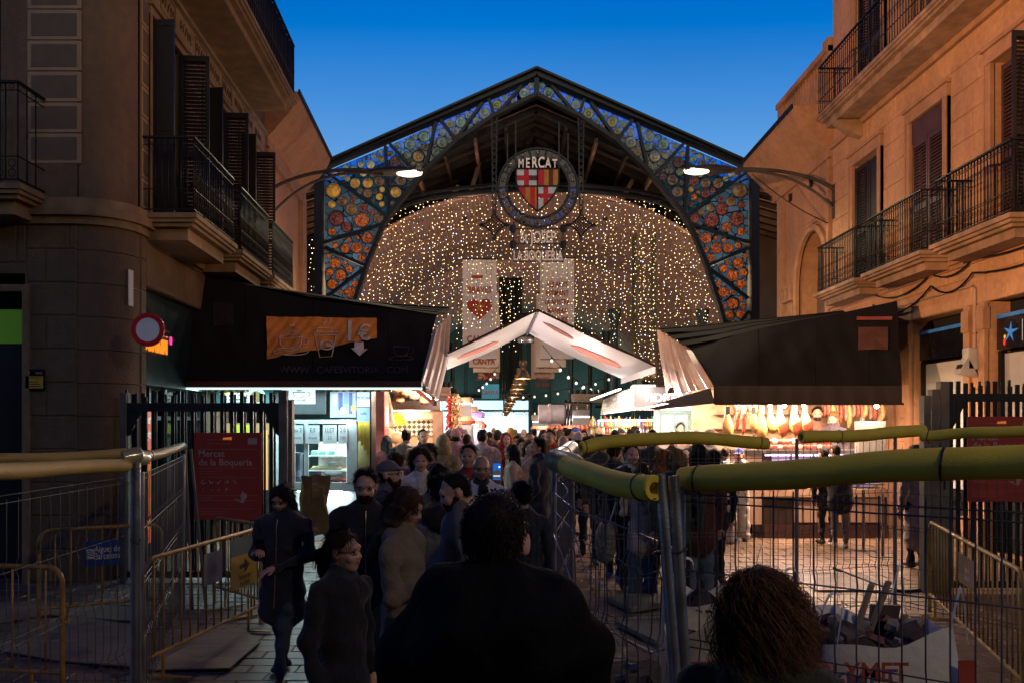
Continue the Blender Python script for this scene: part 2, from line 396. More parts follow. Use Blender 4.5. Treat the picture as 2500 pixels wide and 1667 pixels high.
ashlar(R1, MR, 9.6, 18.84, 5.06, 8.5, .43, 1.15, opsb, m_sandR, d=.022)
ashlar(R1, MR, 10.0, 18.84, .3, 4.72, .46, 1.05, opsb + [(15.6, 18.9, 0, 4.1)], m_sandR, d=.02)
for (a, b, c, d) in opsR[:3]: frame_trim(R1, MR, a, b, c, d, m_trimR)
for (a, b, c, d) in opsR[5:]: frame_trim(R1, MR, a, b, c, d, m_trimR)
t = MB(MR); t.box(-.02, .1, 8.5, 18.9, 4.74, 4.98); t.box(-.02, .06, 8.5, 18.88, 4.66, 4.74); t.box(-.02, .09, 8.5, 18.9, 8.5, 8.62); t.build('string_course', m_trimR, R1, bevel=.01)
for i in range(2): shutter(R1, MR, (.0, 13.97 + i * .56), (.0, 14.51 + i * .56), 5.04, 7.3, m_shut)
tt = MB(MR); tt.box(-.04, .02, 13.95, 15.1, 7.3, 7.72); tt.build('transom_panel', m_shut, R1)
shutter(R1, MR, (-.06, 16.5), (-.06, 17.04), 5.04, 7.65, m_shutd, lou=False); shutter(R1, MR, (-.06, 17.07), (-.02, 17.62), 5.04, 7.65, m_shutd)
shutter(R1, MR, (.0, 11.4), (.46, 11.36), 5.04, 7.65, m_shutd); shutter(R1, MR, (-.1, 11.9), (-.1, 12.5), 5.04, 7.65, m_shut)
shutter(R1, MR, (-.05, 17.0), (-.05, 17.55), 9.04, 11.5, m_shutd); shutter(R1, MR, (-.05, 16.35), (-.05, 16.9), 9.04, 11.5, m_shut)
for (a, b) in ((16.2, 18.2), (13.6, 15.7), (11.15, 13.12)): balcony(R1, MR, a, b, .6, 4.98, m_slabR, ov=.09, th=.3)
balcony(R1, MR, 9.5, 17.9, .7, 8.92, m_slabR, rail=1.08, scroll=False, th=.32, step=.1)
for y in (17.3,):
 t = MB(MR); t.add([(-.02, y-.12, 8.2), (-.02, y+.12, 8.2), (-.02, y+.12, 8.58), (-.02, y-.12, 8.58), (.55, y+.12, 8.5), (.55, y-.12, 8.5), (.6, y+.12, 8.58), (.6, y-.12, 8.58), (.3, y-.12, 8.32), (.3, y+.12, 8.32)], [(0,8,9,1), (8,5,4,9), (5,7,6,4), (0,3,7,5,8), (1,9,4,6,2)])
 t.build('console', m_slabR, R1)
# bank front
m_blk = M('black glass fascia', (.006, .006, .01), rough=.25, coat=.3); m_blue = M('blue stripe', (.03, .16, .5), rough=.5)
m_bl = M('white roller blind', (.36, .35, .34), rough=.75, var=.05)
for (a, b) in ((13.3, 15.1), (10.2, 12.7)):
 f = MB(MR); f.box(-.22, -.12, a + .02, b - .02, 3.22, 3.7); f.build('fascia_panel', m_blk, R1)
 f = MB(MR); f.box(-.22, -.112, a + .02, b - .02, 3.702, 3.762); f.build('blue_stripe', m_blue, R1)
 f = MB(MR); f.box(-.3, -.2, a + .02, b - .02, 0.9, 3.15); f.build('blind', m_bl, R1)
 f = MB(MR); f.box(-.24, -.14, a + .02, a + .1, .02, 3.2); f.box(-.24, -.14, b - .1, b - .02, .02, 3.2); f.box(-.24, -.14, a + .1, b - .1, .7, .86); f.build('window_frame', m_iron, R1)
f = MB(MR); f.box(-.34, -.24, 10.2, 12.7, .02, .9); f.box(-.34, -.24, 13.3, 15.1, .02, .9); f.build('plinth_panel', m_dark, R1)
lg = MB(MR)                                     # the star mark of the bank: a flat print
c0 = Vector((-.108, 12.32, 3.46)); st = []
for i in range(10):
 r = (.19, .055)[i % 2] * (1.1 if i in (2, 6) else .9); a = math.pi / 2 + i * math.pi / 5 + .15; st.append(c0 + Vector((0, -r * math.cos(a) * -1, r * math.sin(a))))
lg.add(st + [c0], [(i, (i + 1) % 10, 10) for i in range(10)]); lg.cur = 1
ov = lambda c, a, b: lg.add([c + Vector((0, a * math.cos(t_), b * math.sin(t_))) for t_ in np.linspace(0, 2 * math.pi, 13)[:-1]], [tuple(range(12))])
ov(c0 + Vector((.004, .13, -.06)), .025, .03); lg.cur = 2; ov(c0 + Vector((.004, .14, -.14)), .03, .055); lg.cur = 3; lg.box(-.108, -.106, 12.02, 12.03, 3.3, 3.62)
lg.build('logo', [E('lit blue mark', (.05, .28, .75), .35), E('lit yellow mark', (1, .7, .05), .5), E('lit red mark', (.9, .05, .04), .5), E('lit white line', (.8, .8, .8), .3)], R1)
for (a, b) in ((13.12, 13.3), (15.1, 15.3), (12.7, 12.86), (15.75, 15.95)):
 q = MB(MR); q.box(-.02, .07, a, b, .0, 3.98); q.box(-.02, .1, a - .015, b + .015, 3.55, 3.9); q.box(-.02, .1, a - .015, b + .015, 0, .5); q.build('pilaster', m_trimR, R1, bevel=.008)
# security box, conduit, cables, notice
sb = thing('alarm_box', 'white security camera box on the stone wall between the bank windows', 'alarm box', (7.5, 13.0, 3.0))
q = MB(MR); q.box(.02, .2, 12.92, 13.1, 2.92, 3.28); q.build('housing', M('grey plastic', (.35, .34, .33), rough=.5), sb, bevel=.02)
q = MB(MR); q.add([(.2, 12.92, 3.12), (.2, 13.1, 3.12), (.34, 13.1, 2.86), (.34, 12.92, 2.86), (.02, 12.92, 2.8), (.02, 13.1, 2.8)], [(0,1,2,3), (3,2,5,4), (0,3,4), (1,5,2)]); q.build('visor', _mc['grey plastic'], sb)
q = MB(MR)
for y in (12.97, 13.05): q.cyl((.27, y, 3.0), (.3, y, 2.94), .03, .025, 10)
q.build('lens', m_dark, sb, True)
q = MB(MR); q.tube([(.04, 13.0, 3.28), (.04, 13.0, 4.25), (.04, 13.05, 4.3), (.04, 15.75, 4.32), (.04, 15.8, 4.25), (.04, 15.8, .6)], .018, 8)
tbuild(q, 'conduit', M('painted conduit', (.33, .24, .18), rough=.6), 'thin conduit pipe bent round the bank window on the stone wall', 'pipe', smooth=True)
for n, (z0, sag, lab) in enumerate(((4.72, .22, 'upper slack black cable looped below the right balconies'), (4.6, .3, 'lower slack black cable looped below the right balconies'))):
 q = MB(MR); pts = []
 for i, (y0, y1) in enumerate(((10.5, 13.0), (13.0, 14.3), (14.3, 16.6))):
  for t_ in np.linspace(0, 1, 9): pts.append((.08, y0 + (y1 - y0) * t_, z0 - sag * 4 * t_ * (1 - t_) * (.4 + .3 * i) - .1 * n))
 q.tube(pts, .016, 6); tbuild(q, 'cable', m_iron, lab, 'cable', smooth=True)
# ================================================================== right-hand arched building behind it
R2 = thing('arcade_building', 'ochre building with deep coved cornice, balustrade and tall arch right of the market', 'building', (9, 20.5, 0))
m_och = M('ochre render', (.43, .22, .105), rough=.85, var=.14, scale=8, bump=.35, bscale=30, stain=.32)
aY0, aY1, aZ = 19.0, 21.15, 5.6
def arch_wall(Mx, Y0, Y1, z0, z1, a0, a1, zs, n=16, th=.5):
 mb = MB(Mx); c = (a0 + a1) / 2; r = (a1 - a0) / 2
 pts = [(a0, z0), (a0, zs)] + [(c - r * math.cos(t_), zs + r * 1.25 * math.sin(t_)) for t_ in np.linspace(0, math.pi, n)] + [(a1, zs), (a1, z0)]
 for i in range(len(pts) - 1):
  (ya, za), (yb, zb) = pts[i], pts[i + 1]
  if yb > ya: mb.add([(0, ya, za), (0, yb, zb), (0, yb, z1), (0, ya, z1)], [(0, 1, 2, 3)])
  mb.add([(0, ya, za), (0, yb, zb), (-th, yb, zb), (-th, ya, za)], [(0, 1, 2, 3)])
 mb.add([(0, Y0, z0), (0, a0, z0), (0, a0, z1), (0, Y0, z1)], [(0, 1, 2, 3)]); mb.add([(0, a1, z0), (0, Y1, z0), (0, Y1, z1), (0, a1, z1)], [(0, 1, 2, 3)])
 return mb, pts
mb, ap = arch_wall(MR, 18.85, 22.5, 0, 9.6, aY0, aY1, aZ); mb.add([(0, 22.5, 0), (-6, 22.5, 0), (-6, 22.5, 9.6), (0, 22.5, 9.6)], [(0, 1, 2, 3)]); mb.build('wall', m_och, R2)
q = MB(MR); q.tube([(.05, y, z) for y, z in ap], .09, 6, False); q.tube([(.02, y + (.16 if y > 20.07 else -.16), z + (.15 if z > 5.7 else 0)) for y, z in ap], .05, 6, False); q.build('arch_moulding', m_trimR, R2, True)
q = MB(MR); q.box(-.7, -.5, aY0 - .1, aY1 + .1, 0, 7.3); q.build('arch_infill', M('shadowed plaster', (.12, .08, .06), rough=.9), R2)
q = MB(MR); pr = [(0, 8.35), (.08, 8.35), (.08, 8.55), (.22, 8.65), (.42, 8.85), (.68, 9.08), (.85, 9.3), (.92, 9.42), (.92, 9.55), (0, 9.62)]
q.prism([(o, 18.9, z) for o, z in pr], (0, 4.1, 0)); q.prism([(-5.9, 22.5, 8.35)] + [], (0, 0, 0)) if False else None
q.build('cornice', m_och, R2);
q = MB(MR); q.box(.93, .97, 18.9, 23.02, 9.5, 9.6); q.build('gutter', m_iron, R2)
q = MB(MR); q.box(-.1, .1, 18.9, 19.25, 9.62, 11.2); q.box(-.1, .1, 22.1, 22.5, 9.62, 11.0); q.box(-.14, .14, 18.9, 22.55, 10.86, 11.0); q.box(-.1, .1, 19.25, 22.1, 9.62, 9.95); q.build('parapet', m_och, R2)
bm_ = MB(); bm_.lathe([(.05, 0), (.06, .06), (.09, .25), (.05, .55), (.06, .8), (.07, .9)], n=8); bmm = bm_.mesh('baluster', m_trimR, True)
for i in range(15): inst('baluster', bmm, R2, MR @ Vector((0, 19.4 + i * .185, 9.95)))
q = MB(MR); q.box(-.02, .12, 18.87, 18.99, 0, 8.3); q.box(-.02, .1, 21.4, 21.85, 0, 5.3); q.box(-.02, .18, 21.3, 21.95, 5.3, 5.75); q.box(-.02, .12, 22.1, 22.5, 0, 8.3); q.build('pilaster', m_trimR, R2, bevel=.02)
q = MB(MR)
for i in range(2):
 for s_ in (0, .1): q.tube([(.2, 21.45 + i * .28 + .14 * t_ , 5.38 + s_ * .5 + .22 * (1 - abs(2 * t_ - 1))) for t_ in np.linspace(0, 1, 7)], .015, 5)
q.build('carved_capital', m_trimR, R2, True)
q = MB(MR); q.box(-.02, .06, 20.1, 20.22, 8.0, 8.2); q.box(-.02, .06, 21.6, 21.72, 8.05, 8.25); q.build('vent', m_dark, R2)

# ================================================================== left-hand corner building
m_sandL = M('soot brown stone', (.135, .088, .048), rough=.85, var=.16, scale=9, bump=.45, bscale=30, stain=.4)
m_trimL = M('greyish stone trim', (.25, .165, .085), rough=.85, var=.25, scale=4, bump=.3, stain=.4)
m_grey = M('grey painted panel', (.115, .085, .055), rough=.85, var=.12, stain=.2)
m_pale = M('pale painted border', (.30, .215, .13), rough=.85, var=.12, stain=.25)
L1 = thing('corner_building', 'dark corner building with rounded stone corner, painted grey panels and iron balconies', 'building', (-7, 13, 0))
win = [(11.25, 12.45), (13.55, 14.75), (15.75, 16.9)]
opsL = [(a, b, 4.95, 7.8) for a, b in win] + [(11.05, 14.2, 0, 3.95), (15.0, 17.2, 0, 3.9)]
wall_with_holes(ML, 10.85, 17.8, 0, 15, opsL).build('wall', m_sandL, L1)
e = MB(ML); e.box(-6, -.36, 11.2, 17.75, 0, 14.9); e.build('interior', m_dark, L1)
e = MB(ML); e.add([(0, 17.8, 0), (-6, 17.8, 0), (-6, 17.8, 15), (0, 17.8, 15)], [(0, 1, 2, 3)]); e.build('end_wall', m_sandL, L1)
# front face on the boulevard, plane Y = 10.3
FY = 10.3
def MFw(x0): return Matrix(((0, 1, 0, x0), (-1, 0, 0, FY), (0, 0, 1, 0), (0, 0, 0, 1)))   # local (out, along X, z)
MFr = MFw(0)
opsF = [(-8.5, PX(61, FY), 0, PZ(668, FY)), (-8.6, PX(2, FY), 4.95, 7.9)]
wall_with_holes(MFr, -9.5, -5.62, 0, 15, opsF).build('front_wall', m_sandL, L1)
e = MB(MFr); e.box(-1.2, -1.1, -9.5, -6.2, 0, 14); e.build('front_interior', m_dark, L1)
def corner_ring(z0, z1, off, mat, name, n=8):
 q = MB(); cx, cyy, r = -5.62, 10.85, .545 + off
 row = [(cx + r * math.sin(t_), cyy - r * math.cos(t_)) for t_ in np.linspace(0, math.pi / 2, n)]
 q.sheet([[(x, y, z) for x, y in row] for z in (z0, z1)])
 inner = [(cx + (r - .1) * math.sin(t_), cyy - (r - .1) * math.cos(t_)) for t_ in np.linspace(0, math.pi / 2, n)]
 for z in (z0, z1): q.sheet([[(x, y, z) for x, y in row], [(x, y, z) for x, y in inner]])
 return q.build(name, mat, L1, True)
zc = .0
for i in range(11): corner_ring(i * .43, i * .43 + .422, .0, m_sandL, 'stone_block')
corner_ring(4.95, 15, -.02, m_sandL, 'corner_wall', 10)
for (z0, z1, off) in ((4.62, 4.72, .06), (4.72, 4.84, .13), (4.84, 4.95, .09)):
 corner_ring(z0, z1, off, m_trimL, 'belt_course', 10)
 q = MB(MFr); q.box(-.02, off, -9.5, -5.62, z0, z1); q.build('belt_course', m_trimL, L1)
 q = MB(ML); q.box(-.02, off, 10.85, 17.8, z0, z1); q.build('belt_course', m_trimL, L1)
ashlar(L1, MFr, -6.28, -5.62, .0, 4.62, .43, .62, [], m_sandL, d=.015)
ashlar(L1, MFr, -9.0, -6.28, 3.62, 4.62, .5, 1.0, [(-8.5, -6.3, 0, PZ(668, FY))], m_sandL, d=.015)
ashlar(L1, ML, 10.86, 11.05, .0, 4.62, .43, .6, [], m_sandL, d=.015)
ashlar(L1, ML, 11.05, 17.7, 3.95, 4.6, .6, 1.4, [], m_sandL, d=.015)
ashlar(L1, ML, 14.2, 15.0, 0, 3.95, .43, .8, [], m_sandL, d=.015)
q = MB(MFr); q.box(-.02, .05, -6.31, -6.22, 0, 3.75); q.box(-.02, .05, -9, -6.22, 3.752, 3.84); q.build('door_surround', m_trimL, L1)
def painted(Mx, y0, y1, z0, z1, n, skip=()):
 for i in range(n):
  a = z0 + (z1 - z0) * i / n; b = z0 + (z1 - z0) * (i + 1) / n
  q = MB(Mx); q.box(-.01, .008, y0, y1, a + .01, b - .01); q.build('panel_border', m_pale, L1)
  q = MB(Mx); q.box(-.01, .014, y0 + .05, y1 - .05, a + .055, b - .055); q.build('panel', m_grey, L1)
painted(MFr, PX(68, FY), PX(198, FY), 5.4, 9.0, 9)
for (a, b) in ((10.9, 11.18), (12.62, 13.4), (14.92, 15.6), (17.02, 17.6)): painted(ML, a, b, 5.0, 7.95, 7)
m_fr = M('frieze plaster', (.25, .185, .13), rough=.85, var=.2, stain=.3); m_orn = M('dark ornament', (.06, .045, .035), rough=.8)
q = MB(ML); q.box(-.01, .02, 10.9, 17.7, 8.02, 8.42); q.box(-.01, .09, 10.9, 17.7, 8.42, 8.5); q.build('frieze', m_fr, L1)
for i in range(9):                              # painted scrolls and foliage panels on the frieze
 y = 11.1 + i * .75; q = MB(ML)
 if i % 2:
  for (a, b, c, d) in ((y-.3, y+.3, 8.05, 8.07), (y-.3, y+.3, 8.37, 8.39), (y-.3, y-.28, 8.07, 8.37), (y+.28, y+.3, 8.07, 8.37)): q.box(.01, .026, a, b, c, d)
 for k in range(5):
  cc = y - .22 + k * .11; q.tube([(.025, cc + (.05 - .005 * j) * math.cos(j * .8), 8.22 + (.10 - .008 * j) * math.sin(j * .8 + k)) for j in range(9)], .008, 4)
 q.build('scroll_ornament', m_orn, L1)
for (a, b) in win:
 frame_trim(L1, ML, a, b, 4.95, 7.8, m_trimL, w=.1, d=.03, lintel=.1)
 shutter(L1, ML, (0, a + .02), (.33, a - .0), 4.98, 7.75, m_shutd, lou=False); shutter(L1, ML, (0, b - .02), (.44, b + .02), 4.98, 7.78, m_shutd)
for (a, b) in ((10.95, 12.85), (13.3, 15.2), (15.55, 17.4)): balcony(L1, ML, a, b, .7, 4.93, m_trimL, th=.34)
balcony(L1, ML, 10.5, 16.6, .9, 8.78, m_trimL, rail=1.1, cloth=True, th=.3, step=.12, scroll=False)
balcony(L1, MFr, -8.0, PX(108, FY) , .55, 4.98, m_trimL, rail=1.25, th=.34, step=.14)
# ground floor shop fronts of the corner building
m_gr = E('green shop screen', (.10, .26, .02), .16)
q = MB(MFr); q.box(-.4, -.3, -8.4, -6.32, PZ(832, FY), PZ(748, FY)); q.build('green_screen', m_gr, L1)
q = MB(MFr); q.box(-.4, -.25, -8.4, -6.32, 0, PZ(836, FY)); q.build('shutter_door', M('dark roller door', (.02, .02, .022), rough=.5, metal=.5), L1)
q = MB(ML); q.box(-.3, -.1, 11.07, 14.18, 2.6, 3.93); q.build('shop_fascia', M('black green fascia', (.008, .02, .022), rough=.35), L1)
q = MB(ML); q.text("DUNKIN", .36, (-.09, 11.62, 3.1), u=(0, 1, 0), v=(0, 0, 1), ext=.02, bold=.035, sx=.66); q.build('lit_lettering', E('orange neon', (1, .27, .015), 1.1), L1)
q = MB(ML); q.text("'", .36, (-.09, 12.24, 3.1), u=(0, 1, 0), v=(0, 0, 1), ext=.02, bold=.035); q.build('lit_apostrophe', E('pink neon', (.9, .04, .35), 1.6), L1)
m_sf = M('dark shopfront metal', (.02, .02, .022), rough=.4, metal=.6)
q = MB(ML)
for y in (11.1, 11.75, 12.4, 13.05, 13.7, 14.12): q.box(-.3, -.22, y, y + .06, 0, 2.58)
q.box(-.3, -.225, 11.1, 14.15, 2.1, 2.16); q.build('shop_frame', m_sf, L1)
q = MB(ML); q.box(-.29, -.28, 11.1, 14.1, .05, 2.55); q.build('shop_pane', GLASS('shop glass', (.5, .55, .55)), L1)
q = MB(ML); q.box(-.9, -.8, 11.1, 14.1, 0, 2.6); q.build('shop_back', M('dim shop wall', (.03, .03, .03)), L1)
# painted window stickers: magenta and orange poster strips
po = thing('window_poster', 'tall magenta and orange shop poster with white lettering behind the gate bars', 'poster', (-5.2, 11.6, .2))
q = MB(ML); q.box(-.2, -.19, 11.14, 11.42, .3, 2.35); q.build('magenta_strip', E('magenta poster', (.55, .02, .30), .38), po)
q = MB(ML); q.box(-.2, -.19, 11.45, 11.86, .3, 2.35); q.build('orange_strip', E('orange poster', (.75, .11, .04), .38), po)
q = MB(ML); U = dict(u=(0, 1, 0), v=(0, 0, 1), bold=.02)
for st_, z, y in (('Together', 2.05, 11.5), ('to Delight', 1.83, 11.5), ('You', 1.6, 11.3)): q.text(st_, .19, (-.186, y, z), sx=.62, **U)
for z in (1.1, .9, .7): q.text('x&o', .14, (-.186, 11.3, z), **U)
q.build('lettering', E('white poster print', (.8, .75, .75), .5), po)
q = MB(ML)
for k in range(8): q.tube([(-.185, 11.25 + .5 * (k % 2) + .05 * math.cos(t_), .45 + .13 * k + .08 * math.sin(t_)) for t_ in np.linspace(0, 5, 8)], .02, 5)
q.build('doodles', E('yellow poster print', (.6, .5, .05), .35), po)
# signs fixed to the corner
pl = thing('wall_plaque', 'white enamel plaque with small black lines of text on the rounded corner', 'plaque', P(328, 704, 10.75))
a = P(309, 704, 10.6); b = P(343, 704, 10.95); u = (b - a); u.z = 0; w_ = u.length; u.normalize(); nrm = u.cross(Vector((0, 0, 1)))
MP = basis(u, nrm * -1, (0, 0, 1), (a + nrm * .03))
zt, zb = PZ(663, 10.75), PZ(750, 10.75); za = a.z
q = MB(MP); q.box(0, w_, 0, .012, zb - za, zt - za); q.build('plate', M('white enamel', (.5, .49, .47), rough=.3, var=.08), pl)
q = MB(MP); H_ = zt - zb
for st_, f_, sz in (('M', .88, .05), ('II', .74, .05), ('PASSATGE', .52, .04), ('GENERALITAT', .30, .028), ('DEPARTAMENT', .2, .026), ('DE CULTURA', .1, .026)): q.text(st_, sz, (w_ / 2, -.004, zb - za + H_ * f_), u=(1, 0, 0), v=(0, 0, 1), sx=.75)
q.build('lettering', M('black paint', (.02, .02, .02)), pl)
# round no-vehicles sign on a bracket
ns = thing('traffic_sign', 'round no-vehicles traffic sign, red ring with plain white centre, at the building corner', 'traffic sign', P(361, 805, 9.9))
c = P(361, 805, 9.9); r = 41 / F * 9.9
q = MB(); q.lathe([(r * .70, -.006), (r * .72, -.012), (r * .98, -.012), (r, .0), (r, .012), (0, .014)], c, 40, 'y'); q.build('red_ring', M('red sign sheeting', (.6, .012, .015), rough=.3, var=.12, bump=.05), ns, True)
q = MB(); q.lathe([(0, -.0065), (r * .705, -.006)], c, 40, 'y'); q.build('white_disc', M('white sign sheeting', (.85, .84, .82), rough=.35, var=.05), ns)
q = MB(); q.bar(c + Vector((0, .02, .05)), c + Vector((-.05, .7, .05)), .03); q.bar(c + Vector((0, .02, -.05)), c + Vector((-.05, .7, -.05)), .03); q.build('bracket', m_iron, ns)
ys_ = thing('metro_notice', 'yellow and black notice plate on the stone pier by the dark doorway', 'notice', P(88, 928, FY - .03))
x0, x1 = PX(66, FY), PX(112, FY); z0, z1 = PZ(953, FY), PZ(901, FY); zm = PZ(918, FY)
q = MB(); q.box(x0, x1, FY - .045, FY - .015, z0, z1); q.build('plate', m_iron, ys_)
q = MB(); q.box(x0 + .008, x1 - .008, FY - .05, FY - .04, z0 + .03, zm); q.build('yellow_field', M('yellow sign', (.55, .36, .02), rough=.5), ys_)
q = MB(); q.text('COMMERCE', .045, ((x0 + x1) / 2, FY - .052, z0 + .15), sx=.75)
for k in range(3): q.box(x0 + .03, x1 - .03 - .02 * k, FY - .0525, FY - .0515, z0 + .05 + k * .028, z0 + .06 + k * .028)
q.build('lettering', m_iron, ys_)
q = MB(); q.text('M', .07, (x0 + .04, FY - .048, zm + .02), bold=.02); q.lathe([(.0, 0), (.022, .0)], (x0 + .1, FY - .048, zm + .04), 12, 'y'); q.box(x0 + .14, x1 - .02, FY - .048, FY - .047, zm + .03, zm + .05); q.build('emblem', m_pale, ys_)
# ================================================================== left-hand building beside the market
L2 = thing('cornice_building', 'rendered building with sloping coved cornice and arched bays left of the market', 'building', (-7, 20, 0))
mb, ap = arch_wall(ML, 17.8, 22.0, 0, 9.4, 18.6, 20.5, 5.4); mb.add([(0, 22, 0), (-6, 22, 0), (-6, 22, 9.4), (0, 22, 9.4)], [(0, 1, 2, 3)]); mb.build('wall', m_och, L2)
q = MB(ML); q.tube([(.05, y, z) for y, z in ap], .09, 6, False); q.build('arch_moulding', m_trimR, L2, True)
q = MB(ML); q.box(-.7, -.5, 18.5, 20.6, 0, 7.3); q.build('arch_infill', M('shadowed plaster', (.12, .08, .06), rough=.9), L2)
q = MB(ML); q.prism([(o * .8, 17.82, z - .1) for o, z in pr], (0, 4.4, 0)); q.build('cornice', m_och, L2)
q = MB(ML); q.box(.74, .78, 17.82, 22.3, 9.4, 9.5); q.build('gutter', m_iron, L2)
q = MB(ML); q.box(-.1, .1, 17.9, 22.0, 9.5, 9.9); q.box(.0, .35, 17.95, 18.6, 9.5, 10.05); q.build('parapet', m_och, L2)
q = MB(ML); q.box(-.02, .13, 21.5, 22.0, 0, 8.2); q.box(-.02, .1, 17.82, 18.2, 0, 8.2); q.box(-.02, .12, 18.2, 21.5, 8.0, 8.2); q.build('pilaster', m_trimR, L2, bevel=.02)
# ================================================================== market gate: iron gable with stained glass
GD = 28.0; CXP = 1310.0
def g3(px, py, dy=0.0): return P(px, py, GD) + Vector((0, dy, 0))
def mir(p): return (2 * CXP - p[0], p[1])
gate = thing('market_gate', 'black iron gable of the market entrance filled with blue and amber bottle glass', 'gate', (.86, GD, 0))
m_giron = M('gate iron', (.014, .014, .016), rough=.55, metal=.4, var=.3, bump=.1)
m_steel = M('riveted iron', (.02, .018, .018), rough=.5, metal=.5)
def gbar(a, b, w, name='strut', d=.22, both=True, dy=0):
 for f in ((lambda p: p), mir) if both else ((lambda p: p),):
  q = MB(); q.bar(g3(*f(a), dy), g3(*f(b), dy), w, d, up=(0, 1, 0)); q.build(name, m_giron, gate)
px2 = lambda n: n / F * GD
for f in ((lambda p: p), mir):
 q = MB(); q.bar(g3(*f((779, 411))), g3(*f((1310, 184.5))), px2(13), .5, up=(0, 1, 0)); q.build('rafter', m_giron, gate)
 q = MB(); q.box(*sorted((PX(f((772, 0))[0], GD), PX(f((791, 0))[0], GD))), GD - .3, GD + .3, 0, PZ(404, GD)); q.build('post', m_giron, gate)
 q = MB(); q.bar(g3(*f((765, 418))), g3(*f((1310, 176))), px2(5), .8, up=(0, 1, 0)); q.build('roof_edge', m_steel, gate)
inner = [(1310, 233), (1207, 284), (1115, 345), (1044, 412), (1009, 453), (952, 523), (936, 549), (898, 641), (863, 749), (840, 840), (832, 1028)]
for a, b in zip(inner[:-1], inner[1:]): gbar(a, b, px2(9), 'arch_chord', .34)
gbar((1310, 180), (1310, 240), px2(12), 'king_post', .3, False)
for a, b in (((1274, 211), (1213, 282)), ((1193, 242), (1207, 284)), ((1178, 252), (1112, 345)), ((1076, 294), (1115, 345)), ((1064, 300), (1041, 404)), ((952, 353), (1022, 428)),
             ((941, 357), (949, 527)), ((795, 421), (947, 530)), ((939, 546), (791, 594)), ((793, 606), (891, 649)), ((890, 655), (794, 729)), ((793, 760), (846, 830))): gbar(a, b, px2(7), 'strut', .16, True, -.02)
def stained(name, c, lead, tr=.4):
 m = bpy.data.materials.new(name); m.use_nodes = True; n = m.node_tree; L = n.links
 for x in list(n.nodes):
  if x.type != 'OUTPUT_MATERIAL': n.nodes.remove(x)
 out = [x for x in n.nodes if x.type == 'OUTPUT_MATERIAL'][0]
 geo = n.nodes.new('ShaderNodeNewGeometry')
 vo = n.nodes.new('ShaderNodeTexVoronoi'); vo.feature = 'DISTANCE_TO_EDGE'; vo.inputs['Scale'].default_value = lead; L.new(geo.outputs['Position'], vo.inputs['Vector'])
 st = n.nodes.new('ShaderNodeMath'); st.operation = 'GREATER_THAN'; st.inputs[1].default_value = .035; L.new(vo.outputs[0], st.inputs[0])
 v2 = n.nodes.new('ShaderNodeTexVoronoi'); v2.inputs['Scale'].default_value = lead; L.new(geo.outputs['Position'], v2.inputs['Vector'])
 rp = n.nodes.new('ShaderNodeValToRGB'); rp.color_ramp.elements[0].color = tuple(x * .55 for x in c) + (1,); rp.color_ramp.elements[1].color = tuple(min(1, x * 1.3) for x in c) + (1,)
 L.new(v2.outputs['Color'], rp.inputs[0])
 t = n.nodes.new('ShaderNodeBsdfTransparent'); tl = n.nodes.new('ShaderNodeBsdfTranslucent'); df = n.nodes.new('ShaderNodeBsdfDiffuse'); gl = n.nodes.new('ShaderNodeBsdfGlossy'); gl.inputs['Roughness'].default_value = .15
 for x in (t, tl, df): L.new(rp.outputs[0], x.inputs[0])
 a = n.nodes.new('ShaderNodeMixShader'); a.inputs[0].default_value = .2; L.new(tl.outputs[0], a.inputs[1]); L.new(df.outputs[0], a.inputs[2])
 b = n.nodes.new('ShaderNodeMixShader'); b.inputs[0].default_value = 1 - tr; L.new(t.outputs[0], b.inputs[1]); L.new(a.outputs[0], b.inputs[2])
 g_ = n.nodes.new('ShaderNodeMixShader'); g_.inputs[0].default_value = .03; L.new(b.outputs[0], g_.inputs[1]); L.new(gl.outputs[0], g_.inputs[2])
 k = n.nodes.new('ShaderNodeBsdfDiffuse'); k.inputs[0].default_value = (.005, .005, .006, 1)
 f_ = n.nodes.new('ShaderNodeMixShader'); L.new(st.outputs[0], f_.inputs[0]); L.new(k.outputs[0], f_.inputs[1]); L.new(g_.outputs[0], f_.inputs[2])
 L.new(f_.outputs[0], out.inputs[0]); return m
m_gblue = stained('blue stained glass', (.03, .30, .80), 4.2, .8)
m_gblue2 = stained('slate blue stained glass', (.07, .20, .48), 3.0, .3)
